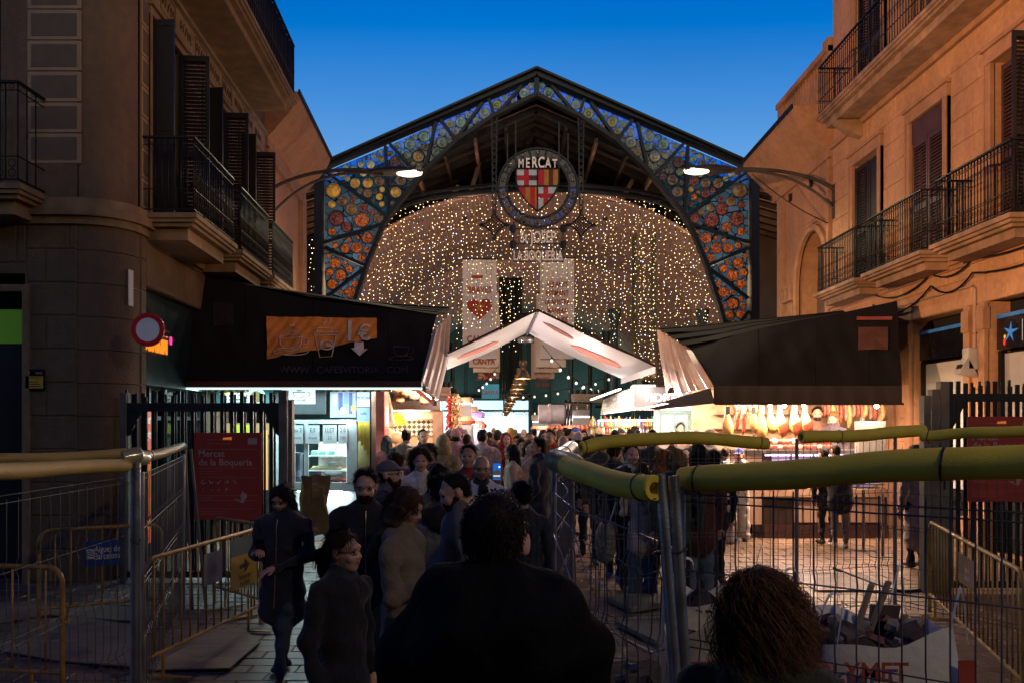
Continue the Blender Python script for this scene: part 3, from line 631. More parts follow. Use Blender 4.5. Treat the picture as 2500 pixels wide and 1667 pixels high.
def disc_mat(name, c, tr, transl, speck):
 m = bpy.data.materials.new(name); m.use_nodes = True; n = m.node_tree; L = n.links
 for x in list(n.nodes):
  if x.type != 'OUTPUT_MATERIAL': n.nodes.remove(x)
 out = [x for x in n.nodes if x.type == 'OUTPUT_MATERIAL'][0]
 geo = n.nodes.new('ShaderNodeNewGeometry'); vo = n.nodes.new('ShaderNodeTexVoronoi'); vo.inputs['Scale'].default_value = 30 if speck else 6; L.new(geo.outputs['Position'], vo.inputs['Vector'])
 rp = n.nodes.new('ShaderNodeValToRGB'); lo = .12 if speck else .75
 rp.color_ramp.elements[0].color = tuple(x * lo for x in c) + (1,); rp.color_ramp.elements[1].color = tuple(min(1, x * 1.25) for x in c) + (1,)
 rp.color_ramp.elements[0].position = .15; rp.color_ramp.elements[1].position = .75
 L.new(vo.outputs['Color'], rp.inputs[0])
 t = n.nodes.new('ShaderNodeBsdfTransparent'); tl = n.nodes.new('ShaderNodeBsdfTranslucent'); df = n.nodes.new('ShaderNodeBsdfDiffuse'); gl = n.nodes.new('ShaderNodeBsdfGlossy'); gl.inputs['Roughness'].default_value = .12
 bp = n.nodes.new('ShaderNodeBump'); bp.inputs['Strength'].default_value = .6; bp.inputs['Distance'].default_value = .03; L.new(vo.outputs['Distance'], bp.inputs['Height'])
 L.new(bp.outputs[0], gl.inputs['Normal'])
 for x in (t, tl, df): L.new(rp.outputs[0], x.inputs[0])
 a = n.nodes.new('ShaderNodeMixShader'); a.inputs[0].default_value = .12; L.new(tl.outputs[0], a.inputs[1]); L.new(df.outputs[0], a.inputs[2])
 b = n.nodes.new('ShaderNodeMixShader'); b.inputs[0].default_value = transl; L.new(t.outputs[0], b.inputs[1]); L.new(a.outputs[0], b.inputs[2])
 g_ = n.nodes.new('ShaderNodeMixShader'); g_.inputs[0].default_value = .12; L.new(b.outputs[0], g_.inputs[1]); L.new(gl.outputs[0], g_.inputs[2])
 L.new(g_.outputs[0], out.inputs[0]); return m
m_discs = {'pale': disc_mat('pale bottle glass', (.80, .82, .62), .3, .75, False), 'yellow': disc_mat('yellow bottle glass', (.85, .66, .22), .3, .7, False), 'green': disc_mat('green bottle glass', (.55, .72, .5), .3, .7, False),
           'olive': disc_mat('olive bottle glass', (.42, .32, .14), .3, .7, False), 'brown': disc_mat('brown bottle glass', (.55, .24, .06), .3, .55, True), 'amber': disc_mat('amber bottle glass', (1.0, .42, .04), .3, .75, True)}
m_lead = M('lead came', (.01, .01, .011), rough=.5)
def disc_mesh(mat):
 q = MB(); q.lathe([(0, -.10), (.22, -.16), (.25, -.05), (.5, -.10), (.54, .0), (.8, -.07), (.84, -.12), (.97, -.10), (1.0, .0)], n=18, axis='y'); return q.mesh('glass_disc', mat, True)
disc_me = {k: disc_mesh(m) for k, m in m_discs.items()}
rimq = MB(); rimq.tube([(math.cos(t_) * 1.02, 0, math.sin(t_) * 1.02) for t_ in np.linspace(0, 2 * math.pi, 19)], .055, 5, False); rim_me = rimq.mesh('lead_ring', m_lead)
T = {0: (1310, 193), 2: (1274, 211), 3: (1193, 243), 5: (1076, 294), 7: (952, 353), 9: (791, 420)}
panels = [[(1306, 193), (1274, 211), (1210, 281), (1306, 234)], [(1272, 213), (1193, 246), (1210, 280)], [(1190, 247), (1180, 252), (1115, 342), (1204, 284)], [(1176, 255), (1078, 295), (1114, 342)],
          [(1074, 296), (1066, 300), (1044, 404), (1112, 347)], [(1062, 303), (955, 353), (1021, 427), (1042, 405)], [(951, 356), (943, 360), (951, 522), (1018, 430)], [(939, 360), (796, 419), (947, 526)],
          [(792, 424), (792, 591), (940, 544), (944, 531)], [(793, 598), (890, 647), (898, 635), (936, 550)], [(792, 610), (886, 652), (795, 726)], [(889, 660), (796, 732), (793, 838), (842, 838), (862, 749)]]
def seg_d(p, a, b):
 ax, ay = a; bx, by = b; dx, dy = bx - ax, by - ay; t_ = max(0, min(1, ((p[0]-ax)*dx + (p[1]-ay)*dy) / (dx*dx + dy*dy + 1e-9)))
 return math.hypot(p[0]-ax-t_*dx, p[1]-ay-t_*dy)
def inside(p, poly):
 c = False; n = len(poly)
 for i in range(n):
  (x1, y1), (x2, y2) = poly[i], poly[(i+1) % n]
  if (y1 > p[1]) != (y2 > p[1]) and p[0] < (x2-x1) * (p[1]-y1) / (y2-y1) + x1: c = not c
 return c
rnd = random.Random(11)
def pane_with_holes(poly, holes):
 c = bpy.data.curves.new('pane', 'CURVE'); c.dimensions = '2D'; c.fill_mode = 'BOTH'
 for pts in [poly] + [[(x + r * 1.01 * math.cos(a), y + r * 1.01 * math.sin(a)) for a in np.linspace(0, 2 * math.pi, 17)[:-1]] for x, y, r in holes]:
  sp = c.splines.new('POLY'); sp.points.add(len(pts) - 1); sp.use_cyclic_u = True
  for p_, (x, y) in zip(sp.points, pts): w = g3(x, y); p_.co = (w.x, w.z, 0, 1)
 o = bpy.data.objects.new('pane', c); COL.objects.link(o); bpy.context.view_layer.update(); me = bpy.data.meshes.new_from_object(o.evaluated_get(bpy.context.evaluated_depsgraph_get()))
 q = MB(); q.add([(v.co.x, GD + .03, v.co.y) for v in me.vertices], [tuple(p.vertices) for p in me.polygons]); bpy.data.objects.remove(o); bpy.data.curves.remove(c); bpy.data.meshes.remove(me); return q
def hull(pts):
 pts = sorted(set(pts));
 def half(ps):
  h = []
  for p in ps:
   while len(h) > 1 and (h[-1][0]-h[-2][0])*(p[1]-h[-2][1]) - (h[-1][1]-h[-2][1])*(p[0]-h[-2][0]) <= 0: h.pop()
   h.append(p)
  return h
 a, b = half(pts), half(pts[::-1]); return a[:-1] + b[:-1]
for pi, poly in enumerate(panels):
 xs = [p[0] for p in poly]; ys = [p[1] for p in poly]; discs = []
 rmax = 13.5 if pi < 7 else (12.5 if pi == 7 else 18 if pi == 8 else 14)
 for rad in [rmax] * 3 + [rmax * .85] * 3 + [rmax * .68] * 6 + [rmax * .55] * 9 + [rmax * .42] * 12:
  for _ in range(260):
   p = (rnd.uniform(min(xs), max(xs)), rnd.uniform(min(ys), max(ys)))
   if inside(p, poly) and all(seg_d(p, poly[i], poly[(i+1) % len(poly)]) > rad + 2 for i in range(len(poly))) and all(math.hypot(p[0]-d[0], p[1]-d[1]) > rad + d[2] + 1.6 for d in discs):
    discs.append((*p, rad)); break
 for side, f in enumerate(((lambda p: p), mir)):
  pane_with_holes([f(p) for p in poly], [(*f((x, y)), r) for x, y, r in discs]).build('glass_panel', m_gblue if pi < 8 else m_gblue2, gate)
  for (x, y, r) in discs:
   h = y + rnd.uniform(-35, 35)
   kind = rnd.choice(('pale', 'pale', 'pale', 'yellow', 'green')) if h < 345 else rnd.choice(('yellow', 'olive', 'green', 'pale')) if h < 415 else rnd.choice(('olive', 'yellow', 'olive', 'brown')) if h < 500 else rnd.choice(('brown', 'brown', 'olive', 'amber')) if h < 560 else 'amber'
   w = g3(*f((x, y))); s_ = px2(r)
   d_ = inst('glass_disc', disc_me[kind], gate, w, (0, rnd.uniform(0, 3), 0), (s_, s_, s_))
   inst('lead_ring', rim_me, d_, w)
  if len(discs) > 4:                       # looping lead lines that tie some discs together
   k0 = discs[rnd.randrange(len(discs))]; near = sorted(discs, key=lambda d: math.hypot(d[0]-k0[0], d[1]-k0[1]))[:3]
   hp = hull([(round(d[0] + (d[2] + 2.5) * math.cos(a), 2), round(d[1] + (d[2] + 2.5) * math.sin(a), 2)) for d in near for a in np.linspace(0, 6.2, 20)])
   q = MB(); q.tube([g3(*f(p), .01) for p in hp + hp[:1]], .018, 5, False); q.build('lead_line', m_lead, gate)
# ---- crest hanging in the gable
crest = thing('market_crest', 'hanging iron market crest with striped shield inside a ring of blue glass', 'emblem', g3(1313, 461))
cr = lambda a, b, n=48, k=1.0: [g3(1313 + a * math.cos(t_), 461 + b * math.sin(t_), -.12) for t_ in np.linspace(0, 2 * math.pi, n)]
for a, b in ((97, 95), (76, 74)):
 q = MB(); q.tube(cr(a, b), px2(3.2), 6, False); q.build('ring', m_giron, crest, True)
m_rb = M('deep blue ring glass', (.010, .03, .20), rough=.3, var=.3, spec=.3); m_rb2 = M('grey blue ring glass', (.014, .018, .026), rough=.3, var=.3, spec=.3)
for i in range(14):
 a0, a1 = 2 * math.pi * i / 14 + .03, 2 * math.pi * (i + 1) / 14 - .03
 q = MB(); q.sheet([[g3(1313 + r_ * math.cos(t_), 461 + r_ * .98 * math.sin(t_), -.11) for t_ in np.linspace(a0, a1, 5)] for r_ in (77, 96)])
 q.build('ring_pane', m_rb if 0 <= i <= 6 and i != 4 else m_rb2, crest)
 am = (a0 + a1) / 2; w = g3(1313 + 86.5 * math.cos(am), 461 + 85 * math.sin(am), -.16); s_ = px2(9.5 if i < 7 else 5)
 inst('glass_disc', disc_me['amber' if i % 4 else 'brown'], crest, w, (0, i, 0), (s_, s_, s_))
 q = MB(); q.bar(g3(1313 + 76 * math.cos(a0 - .03), 461 + 74 * math.sin(a0 - .03), -.12), g3(1313 + 97 * math.cos(a0 - .03), 461 + 95 * math.sin(a0 - .03), -.12), .04, .04, up=(0, 1, 0)); q.build('ring_bar', m_giron, crest)
def cm(name, c): return M(name, c, rough=.5, var=.2, bump=.1, spec=.15)
c_red, c_wht, c_gold, c_brn = cm('crest red', (.42, .012, .02)), cm('crest white', (.42, .42, .42)), cm('crest gold', (.36, .15, .02)), cm('crest maroon', (.10, .015, .012))
def half_w(y):                                   # half width of the shield at row y
 t_ = (y - 416) / (520 - 416); return 52 * (1 - max(0, t_ - .25) ** 1.9 * 1.72) if t_ > .25 else 52
def shield_piece(x0, x1, y0, y1, mat):
 ys = np.linspace(y0, y1, 7); rows = []
 for y in ys:
  h = max(0, half_w(y)); a, b = max(x0, 1312 - h), min(x1, 1312 + h)
  if b < a: a = b = max(min(1312 + h, x1), x0) if x0 >= 1312 else min(max(1312 - h, x0), x1)
  rows.append([g3(a, y, -.15), g3(b, y, -.15)])
 q = MB(); q.sheet(rows); q.build('shield_pane', mat, crest)
for x0, x1, m_ in ((1259, 1279, c_wht), (1279, 1291, c_red), (1291, 1311, c_wht)): shield_piece(x0, x1, 418, 432, m_)
for x0, x1, m_ in ((1259, 1279, c_red), (1279, 1291, c_red), (1291, 1311, c_brn)): shield_piece(x0, x1, 432.5, 444, m_)
for x0, x1, m_ in ((1259, 1279, c_wht), (1279, 1291, c_red), (1291, 1311, c_wht)): shield_piece(x0, x1, 444.5, 457, m_)
for x0, x1, m_ in ((1313, 1328, c_red), (1328, 1339, c_gold), (1339, 1350, c_brn), (1350, 1365, c_gold)): shield_piece(x0, x1, 418, 457, m_)
for x0, x1, m_ in ((1262, 1283, c_red), (1283, 1294, c_gold), (1294, 1306, c_red), (1306, 1311, c_gold)): shield_piece(x0, x1, 460, 517, m_)
for x0, x1, y0, y1, m_ in ((1313, 1326, 460, 476, c_wht), (1326, 1338, 460, 476, c_red), (1338, 1360, 460, 476, c_wht), (1313, 1350, 476.5, 487, c_red), (1313, 1326, 487.5, 516, c_wht), (1326, 1338, 487.5, 508, c_red), (1338, 1350, 487.5, 496, c_wht)): shield_piece(x0, x1, y0, y1, m_)
q = MB(); ol = [(1260, 416), (1364, 416)] + [(1312 + max(0, half_w(y)), y) for y in np.linspace(420, 520, 14)] + [(1312 - max(0, half_w(y)), y) for y in np.linspace(520, 420, 14)] + [(1260, 416)]
q.tube([g3(*p, -.17) for p in ol], px2(2.2), 5, False); q.tube([g3(1312, 416, -.17), g3(1312, 520, -.17)], px2(1.8), 5); q.tube([g3(1260, 458.5, -.17), g3(1364, 458.5, -.17)], px2(1.8), 5); q.build('shield_frame', m_giron, crest)
m_let = M('cream sign letters', (.85, .70, .58), rough=.6, var=.1)
hts = (21, 24, 27, 27, 24, 21)
for i, ch in enumerate('MERCAT'):
 x = 1272 + i * 16.4; q = MB(); q.text(ch, px2(hts[i] * 1.42), g3(x, 414, -.15), bold=.02, ext=.02, sx=.62); q.build('letter', m_let, crest)
for a, b in (((1239, 330), (1239, 420)), ((1386, 330), (1386, 420)), ((1259, 300), (1259, 416)), ((1364, 300), (1364, 416)), ((1254, 545), (1254, 642)), ((1374, 545), (1374, 642))):
 q = MB(); q.bar(g3(*a, -.1), g3(*b, -.1), px2(3.5), .1, up=(0, 1, 0)); q.build('hanger', m_giron, crest)
q = MB()
for a, b in (((1250, 561), (1378, 561)), ((1250, 598), (1378, 598)), ((1252, 613), (1376, 613)), ((1252, 640), (1376, 640))): q.bar(g3(*a, -.1), g3(*b, -.1), px2(3), .06, up=(0, 1, 0))
q.build('sign_frame', m_giron, crest)
q = MB(); q.text('St JOSEP', px2(40), g3(1313, 595, -.14), bold=.012, ext=.02, sx=.60); q.build('lettering', m_let, crest)
q = MB(); q.text('LA BOQUERIA', px2(34), g3(1313, 638, -.14), bold=.016, ext=.02, sx=.555); q.build('lettering', m_let, crest)
q = MB()
for x in (1252, 1375):
 for y in (561, 600): q.lathe([(0, -.16), (.1, -.12), (.13, 0), (.1, .12), (0, .16)], g3(x, y, -.1), 8)
q.build('boss', m_giron, crest, True)
for sx, x in ((-1, 1207), (1, 1418)):
 fin = thing('iron_finial', 'black iron cross-shaped finial hanging %s the market crest' % ('left of' if sx < 0 else 'right of'), 'finial', g3(x, 550))
 q = MB(); c = (x, 552)
 for i in range(4):                           # concave diamond
  a = i * math.pi / 2; u = (math.cos(a), math.sin(a)); w_ = (math.cos(a + math.pi/2), math.sin(a + math.pi/2))
  pts = [(c[0] + 30 * ((1-t_)**2 * u[0] + t_**2 * w_[0] + .6 * t_ * (1-t_) * (u[0] + w_[0])), c[1] + 30 * ((1-t_)**2 * u[1] + t_**2 * w_[1] + .6 * t_ * (1-t_) * (u[1] + w_[1]))) for t_ in np.linspace(0, 1, 8)]
  q.tube([g3(*p, -.1) for p in pts], px2(2.4), 6)
  q.tube([g3(c[0] + u[0] * k_, c[1] + u[1] * k_, -.1) for k_ in (24, 30, 34, 39)], [px2(v) for v in (2, 5, 4, .6)], 6)
 for k_ in range(-2, 3):
  q.tube([g3(c[0] - 12 + k_ * 4, c[1] - 12 - k_ * 4, -.1), g3(c[0] + 12 + k_ * 4, c[1] + 12 - k_ * 4, -.1)], px2(1.0), 4); q.tube([g3(c[0] - 12 - k_ * 4, c[1] + 12 - k_ * 4, -.1), g3(c[0] + 12 - k_ * 4, c[1] - 12 - k_ * 4, -.1)], px2(1.0), 4)
 q.build('cross', m_giron, fin, True)
 q = MB()
 for d_ in (-7, 7): q.bar(g3(x + d_, 290, -.1), g3(x + d_ * .5, 515, -.1), px2(2.6), .06, up=(0, 1, 0))
 for k_ in range(14):
  y = 295 + k_ * 15.5; q.bar(g3(x - 6, y, -.1), g3(x + 6, y + 14, -.1), px2(1.6), .03, up=(0, 1, 0)); q.bar(g3(x + 6, y, -.1), g3(x - 6, y + 14, -.1), px2(1.6), .03, up=(0, 1, 0))
 q.build('lattice_hanger', m_giron, fin)
# ================================================================== market hall behind the gate
hall = thing('market_hall', 'market hall roof with timber rafters and corrugated vaulted ceiling behind the gate', 'building', (.86, 45, 0))
m_deck = M('roof boards', (.26, .16, .12), rough=.75, var=.3, scale=3, stain=.3); m_raf = M('dark rafter', (.022, .016, .013), rough=.7)
HX = PX(CXP, GD)
def slope(Y0, Y1, dz, mat, name):
 q = MB(); ax, az = HX, PZ(240, GD) + dz; ex, ez = PX(779, GD), PZ(468, GD) + dz
 q.add([(ax, Y0, az), (ax, Y1, az), (ex, Y1, ez), (ex, Y0, ez)], [(0, 1, 2, 3)]); q.add([(ax, Y0, az), (ax, Y1, az), (2*HX - ex, Y1, ez), (2*HX - ex, Y0, ez)], [(0, 3, 2, 1)]); return q.build(name, mat, hall)
slope(GD + .6, 75, .02, m_deck, 'roof_deck'); slope(GD + .5, 75, .25, m_steel, 'roof_cover')
ax, az = HX, PZ(240, GD); ex, ez = PX(779, GD), PZ(468, GD)
for k_ in range(26):
 Y = GD + 1.0 + k_ * .95
 for sg in (1, -1):
  q = MB(); q.bar((ax, Y, az - .12), (HX + sg * (HX - ex) * 1.0, Y, ez - .12), .34 if k_ % 3 else .5, .2 if k_ % 3 else .3, up=(0, 0, 1)); q.build('rafter', m_raf, hall)
for k_ in range(1, 7):                            # purlins and lighter battens
 for sg in (1, -1):
  t_ = k_ / 7; q = MB(); q.bar((ax + sg * (HX - ex) * t_, GD + .7, az + (ez - az) * t_ - .32), (ax + sg * (HX - ex) * t_, 60, az + (ez - az) * t_ - .32), .12, .2); q.build('purlin', m_raf if k_ % 2 else m_deck, hall)
q = MB()
for (a, b) in (((1120, 455), (1085, 520)), ((1420, 435), (1395, 470)), ((1500, 520), (1545, 440)), ((1170, 400), (1150, 470))): q.bar(P(*a, 31.5), P(*b, 31.5), .16, .2, up=(0, 1, 0))
tag(q.build('timber_braces', M('pale timber', (.3, .19, .13), rough=.7), hall), kind='stuff')
# the arch the light curtains hang from
arch = [(880, 640), (905, 600), (936, 552), (965, 512), (1006, 494), (1051, 483), (1120, 474), (1194, 467), (1310, 462)]
arch = arch + [mir(p) for p in arch[::-1][1:]]
AY = 29.4
q = MB(); q.tube([P(*p, AY) for p in arch], .10, 6); q.build('curtain_arch', m_giron, hall, True)
q = MB(); q.tube([P(p[0], p[1] - 14, AY) for p in arch], .07, 6); q.build('upper_arch', m_giron, hall, True)
m_vault = M('corrugated ceiling', (.30, .195, .15), rough=.7, var=.12, scale=1.2, bump=.05, stain=.3)
a_, b_ = 8.9, 6.95; zs_ = 4.0
for k_ in range(9):
 Y0 = 30.2 + k_ * 4.2; Y1 = Y0 + 4.25; sc = 1 + .004 * k_; N = 300
 th = np.linspace(0, math.pi, N); rows = []
 for Y, s2 in ((Y0, sc), (Y1, sc)):
  rows.append([(HX + (a_ * s2 + (.035 if i % 2 else 0)) * math.cos(t_), Y, zs_ + (b_ * s2 + (.035 if i % 2 else 0)) * math.sin(t_)) for i, t_ in enumerate(th)])
 q = MB(); q.sheet(rows); q.build('vault_bay', m_vault, hall)
 q = MB(); q.tube([(HX + (a_ * sc - .08) * math.cos(t_), Y0 - .02, zs_ + (b_ * sc - .08) * math.sin(t_)) for t_ in th[::6]], .03, 5); q.build('vault_rib', M('vault rib', (.36, .25, .19), rough=.7), hall)
# aisles beside the gate
m_ais = M('dark aisle roof', (.03, .027, .025), rough=.7)
for sg, xin, xout in ((-1, PX(772, GD), -13.0), (1, PX(1848, GD), 15.5)):
 q = MB(); zt = PZ(440, GD); q.add([(xin, GD, zt), (xout, GD, zt - 1.9), (xout, 60, zt - 1.9), (xin, 60, zt)], [(0, 1, 2, 3)]); q.add([(xin, GD, zt + .25), (xout, GD, zt - 1.6), (xout, 60, zt - 1.6), (xin, 60, zt + .25)], [(0, 3, 2, 1)]); q.build('aisle_roof', m_ais, hall)
 q = MB()
 for k_ in range(7): q.bar((xin, GD + .3 + k_ * .8, zt - .15), (xout, GD + .3 + k_ * .8, zt - 2.05), .1, .16)
 tag(q.build('aisle_rafters', m_deck, hall), kind='stuff')
 q = MB(); xw = xin + sg * .3; q.sheet([[(x, 34, z) for x in np.linspace(xw, xout, 12)] for z in (0, zt - .3)]); q.build('aisle_wall', m_vault if sg > 0 else m_ais, hall)
for (px_, Y, w) in ((1500, 33, .16), (1480, 41, .14), (1050, 41, .14), (1105, 47, .14), (1440, 50, .14), (1395, 47, .12), (905, 33, .16), (1715, 33, .16)):
 q = MB(); x = PX(px_, Y); q.lathe([(w * 1.6, 0), (w * 1.6, .5), (w, .6), (w * .9, 6.0), (w * 1.7, 6.5), (w * 1.7, 6.7)], (x, Y, 0), 10); q.build('iron_column', M('teal iron', (.018, .045, .048), rough=.45, metal=.3), hall, True)
for i, px_ in enumerate((1223, 1230, 1238, 1247, 1254, 1262, 1270)):
 q = MB(); x = PX(px_, 44); q.cyl((x, 44 + .15 * (i % 2), 3.3), (x, 44 + .15 * (i % 2), 10), .10, None, 8); q.build('service_pipe', _mc['teal iron'], hall, True)
q = MB(); q.box(-22, 24, 67, 67.3, 0, 14); q.build('back_wall', M('dark teal wall', (.02, .05, .052), rough=.6), hall)
for i in range(12):
 q = MB(); x = -9 + i * 1.75; q.box(x, x + 1.5, 66.9, 66.98, 3.6, 11); q.build('back_panel', M('teal panel', (.03, .075, .075), rough=.5, metal=.2), hall, bevel=.03)
scr = thing('lit_screen', 'large pale blue lit screen at the far end of the market aisle', 'screen', P(1188, 1020, 64))
x0, x1 = PX(1080, 64), PX(1290, 64)
q = MB(); q.box(x0, x1, 64, 64.1, PZ(1056, 64), PZ(1004, 64)); q.box(x0, PX(1228, 64), 64, 64.1, PZ(999, 64), PZ(977, 64)); q.box(PX(1232, 64), x1, 64, 64.1, PZ(999, 64), PZ(977, 64)); q.build('panel', E('screen glow', (.62, .88, 1.0), 1.15), scr)
q = MB(); q.box(x0 - .2, x1 + .3, 64.12, 64.3, PZ(1062, 64), PZ(970, 64)); q.build('housing', _mc['teal iron'], scr)
lamp('AREA', ((x0 + x1) / 2, 63.9, 2.6), 110, (.6, .9, 1), 6.0, size_y=2.0, parent=scr, target=((x0 + x1) / 2, 40, 2.6))
for i_, x in enumerate((-6, 6.5)): w = Vector((x, 60, 3.2)); t = thing('added_wall_light', 'teal wall washer at the hall end, %s of the screen' % ('left', 'right')[i_], 'floodlight', w); q = MB(Matrix.Translation(w)); q.box(-.2, .2, -.1, .1, -.1, .1); q.build('housing', m_giron, t); lamp('AREA', w + Vector((0, .2, .2)), 160, (.5, .9, .85), .6, parent=t, target=w + Vector((0, 6, 4)))  # lamps added to lift the dark back wall
bl = MB(); bl.box(PX(1176, 58), PX(1224, 58), 58, 58.1, PZ(972, 58), PZ(937, 58)); tbuild(bl, 'blue_panel', E('teal lit panel', (.05, .28, .36), .55), 'teal blue lit panel above the far screen', 'panel')
# ================================================================== banners
m_ban = M('banner cloth', (.75, .62, .55), rough=.85, var=.06, bump=.05); m_red = M('banner red print', (.42, .05, .03), rough=.8, var=.2)
def banner(X, Y, z0, z1, w, left, lab):
 t = thing('hanging_banner', lab, 'banner', (X, Y, z0), 'cloth banners along the hall'); N = 7
 q = MB(); q.sheet([[(X - w/2 + w * i / 6, Y + .02 * math.sin(i * 1.3 + r), z0 + (z1 - z0) * r / N) for i in range(7)] for r in range(N + 1)]); q.build('cloth', m_ban, t, True)
 q = MB(); q.bar((X - w/2 - .05, Y, z1), (X + w/2 + .05, Y, z1), .05); q.bar((X - w/2, Y, z0), (X + w/2, Y, z0), .03); q.build('rod', m_giron, t)
 q = MB(); yy = Y - .045
 if left:
  q.text('BRAVES', .34, (X, yy, z1 - 1.28), bold=.02, sx=.76); q.text('CANYA', .34, (X, yy, z1 - 3.12), bold=.02, sx=.82); q.cur = 0
  q.box(X - .3, X + .12, yy - .002, yy, z1 - .72, z1 - .62)
  hp = [(16 * math.sin(t_) ** 3, 13 * math.cos(t_) - 5 * math.cos(2 * t_) - 2 * math.cos(3 * t_) - math.cos(4 * t_)) for t_ in np.linspace(0, 2 * math.pi, 41)[:-1]]
  q.add([(X + a * .029 * (1 + .05 * (i % 2)), yy, z1 - 1.85 + b * .028 * (1 + .05 * (i % 2))) for i, (a, b) in enumerate(hp)], [tuple(range(40))])
 else:
  for i, (st_, sx) in enumerate((('150 ANYS', .56), ('ESTIMANT', .56), ('LA NOSTRA', .52), ('MANERA', .58), ('DE VIURE', .57))): q.text(st_, .28, (X, yy, z1 - 1.1 - i * .33), bold=.018, sx=sx + .1)
  q.text('BOQUERIA', .28, (X, yy, z0 + .9), bold=.018, sx=.6)
 q.build('print', m_red, t)
 if left:
  q = MB(); c = (X, yy - .004, z1 - 1.83); q.add([(c[0] + (.2, .08)[i % 2] * math.sin(i * math.pi / 5), c[1], c[2] + (.2, .08)[i % 2] * math.cos(i * math.pi / 5)) for i in range(10)], [tuple(range(10))])
  q.build('star_print', M('ochre print', (.55, .25, .05), rough=.8), t)
nm = ['first', 'second', 'third', 'fourth']
for i, Y in enumerate((30.0, 34.6, 38.2, 44.0)):
 banner(-1.22, Y, PZ(877, 30), PZ(633, 30) - (0 if i == 0 else .5 * i), 1.28, True, '%s white banner with BRAVES and red heart, counted inward from the gate' % nm[i])
 banner(1.70, Y, PZ(877, 30), PZ(630, 30) - (0 if i == 0 else .6 * i), 1.28, False, '%s white banner with red 150 ANYS lettering, counted inward from the gate' % nm[i])
# ================================================================== fairy light curtains
m_wire = M('dark wire', (.03, .025, .02), rough=.6)
m_bw = E('warm fairy bulb', (1.0, .68, .30), 5.5); m_bc = E('cool fairy bulb', (.65, .78, 1.0), 6.0)
frnd = random.Random(5)
def strand(X, Y, z1, z0, label):
 t = thing('fairy_light_strand', label, 'fairy lights', (X, Y, z1), 'light curtains in the market arch'); n = max(2, int((z1 - z0) / .165)); pts = []
 q = MB(); b = MB(); x = X
 for i in range(n + 1):
  z = z1 - (z1 - z0) * i / n; pts.append((x + .02 * frnd.uniform(-1, 1), Y, z))
 q.tube(pts, .006, 3, False); q.build('wire', m_wire, t)
 for p in pts[1:]:
  if frnd.random() < .15: continue
  c = Vector(p) + Vector((frnd.uniform(-.05, .05), frnd.uniform(-.05, .05), frnd.uniform(-.05, .05))); r = frnd.uniform(.008, .019)
  b.cur = 1 if frnd.random() < .14 else 0
  b.add([c + Vector(v) * r for v in ((1,0,0),(0,1,0),(-1,0,0),(0,-1,0),(0,0,1.2),(0,0,-1.2))], [(0,1,4),(1,2,4),(2,3,4),(3,0,4),(1,0,5),(2,1,5),(3,2,5),(0,3,5)])
 tag(b.build('bulbs', [m_bw, m_bc], t), kind='stuff')
def arch_y(px):
 for (a, b) in zip(arch[:-1], arch[1:]):
  if a[0] <= px <= b[0]: return a[1] + (b[1] - a[1]) * (px - a[0]) / (b[0] - a[0])
 return 640
def inner_x(py, sgn):
 for a, b in zip(inner[:-1], inner[1:]):
  if a[1] <= py <= b[1]: return a[0] + (b[0] - a[0]) * (py - a[1]) / (b[1] - a[1])
 return 832
px_ = 858; i = 0
while px_ < 1766:
 d = abs(px_ - 1310); y1 = arch_y(px_); low = 930 if d > 260 else frnd.uniform(760, 860)
 if 1120 < px_ < 1225 or 1310 < px_ < 1410: low = min(low, 800)
 strand(PX(px_, AY), AY + frnd.uniform(-.05, .05), PZ(y1, AY), PZ(low, AY), 'strand of tiny warm lights in the front light curtain of the market arch')
 px_ += frnd.uniform(9.5, 13.5); i += 1
px_ = 880
while px_ < 1745:
 y1 = arch_y(px_); strand(PX(px_, 32.5), 32.5, PZ(max(y1 + 10, 490), 32.5), PZ(frnd.uniform(700, 880), 32.5), 'strand of tiny warm lights in the rear light curtain of the market arch'); px_ += frnd.uniform(20, 30)
for px_ in (745, 757, 768): strand(PX(px_, 28.6), 28.6, PZ(575, 28.6), PZ(735, 28.6), 'strand of tiny lights beside the left post of the market gate')
for k_ in range(5): strand(PX(1552 + 11 * k_, 30.8), 30.8, PZ(500, 30.8), PZ(870, 30.8), 'strand of tiny lights wound down the lattice column inside the gate')
lc = thing('lattice_column', 'iron lattice column wrapped in fairy lights inside the market gate', 'column', (PX(1575, 31), 31, 0))
q = MB(); xa, xb = PX(1552, 31), PX(1600, 31)
for x in (xa, xb):
 for y in (31, 31.6): q.box(x - .04, x + .04, y, y + .08, 0, 9.4)
for k_ in range(22): q.bar((xa, 31, .3 + k_ * .42), (xb, 31, .7 + k_ * .42), .03, .02); q.bar((xb, 31.6, .3 + k_ * .42), (xa, 31.6, .7 + k_ * .42), .03, .02)
q.build('lattice', M('olive iron', (.07, .065, .03), rough=.5, metal=.3), lc)
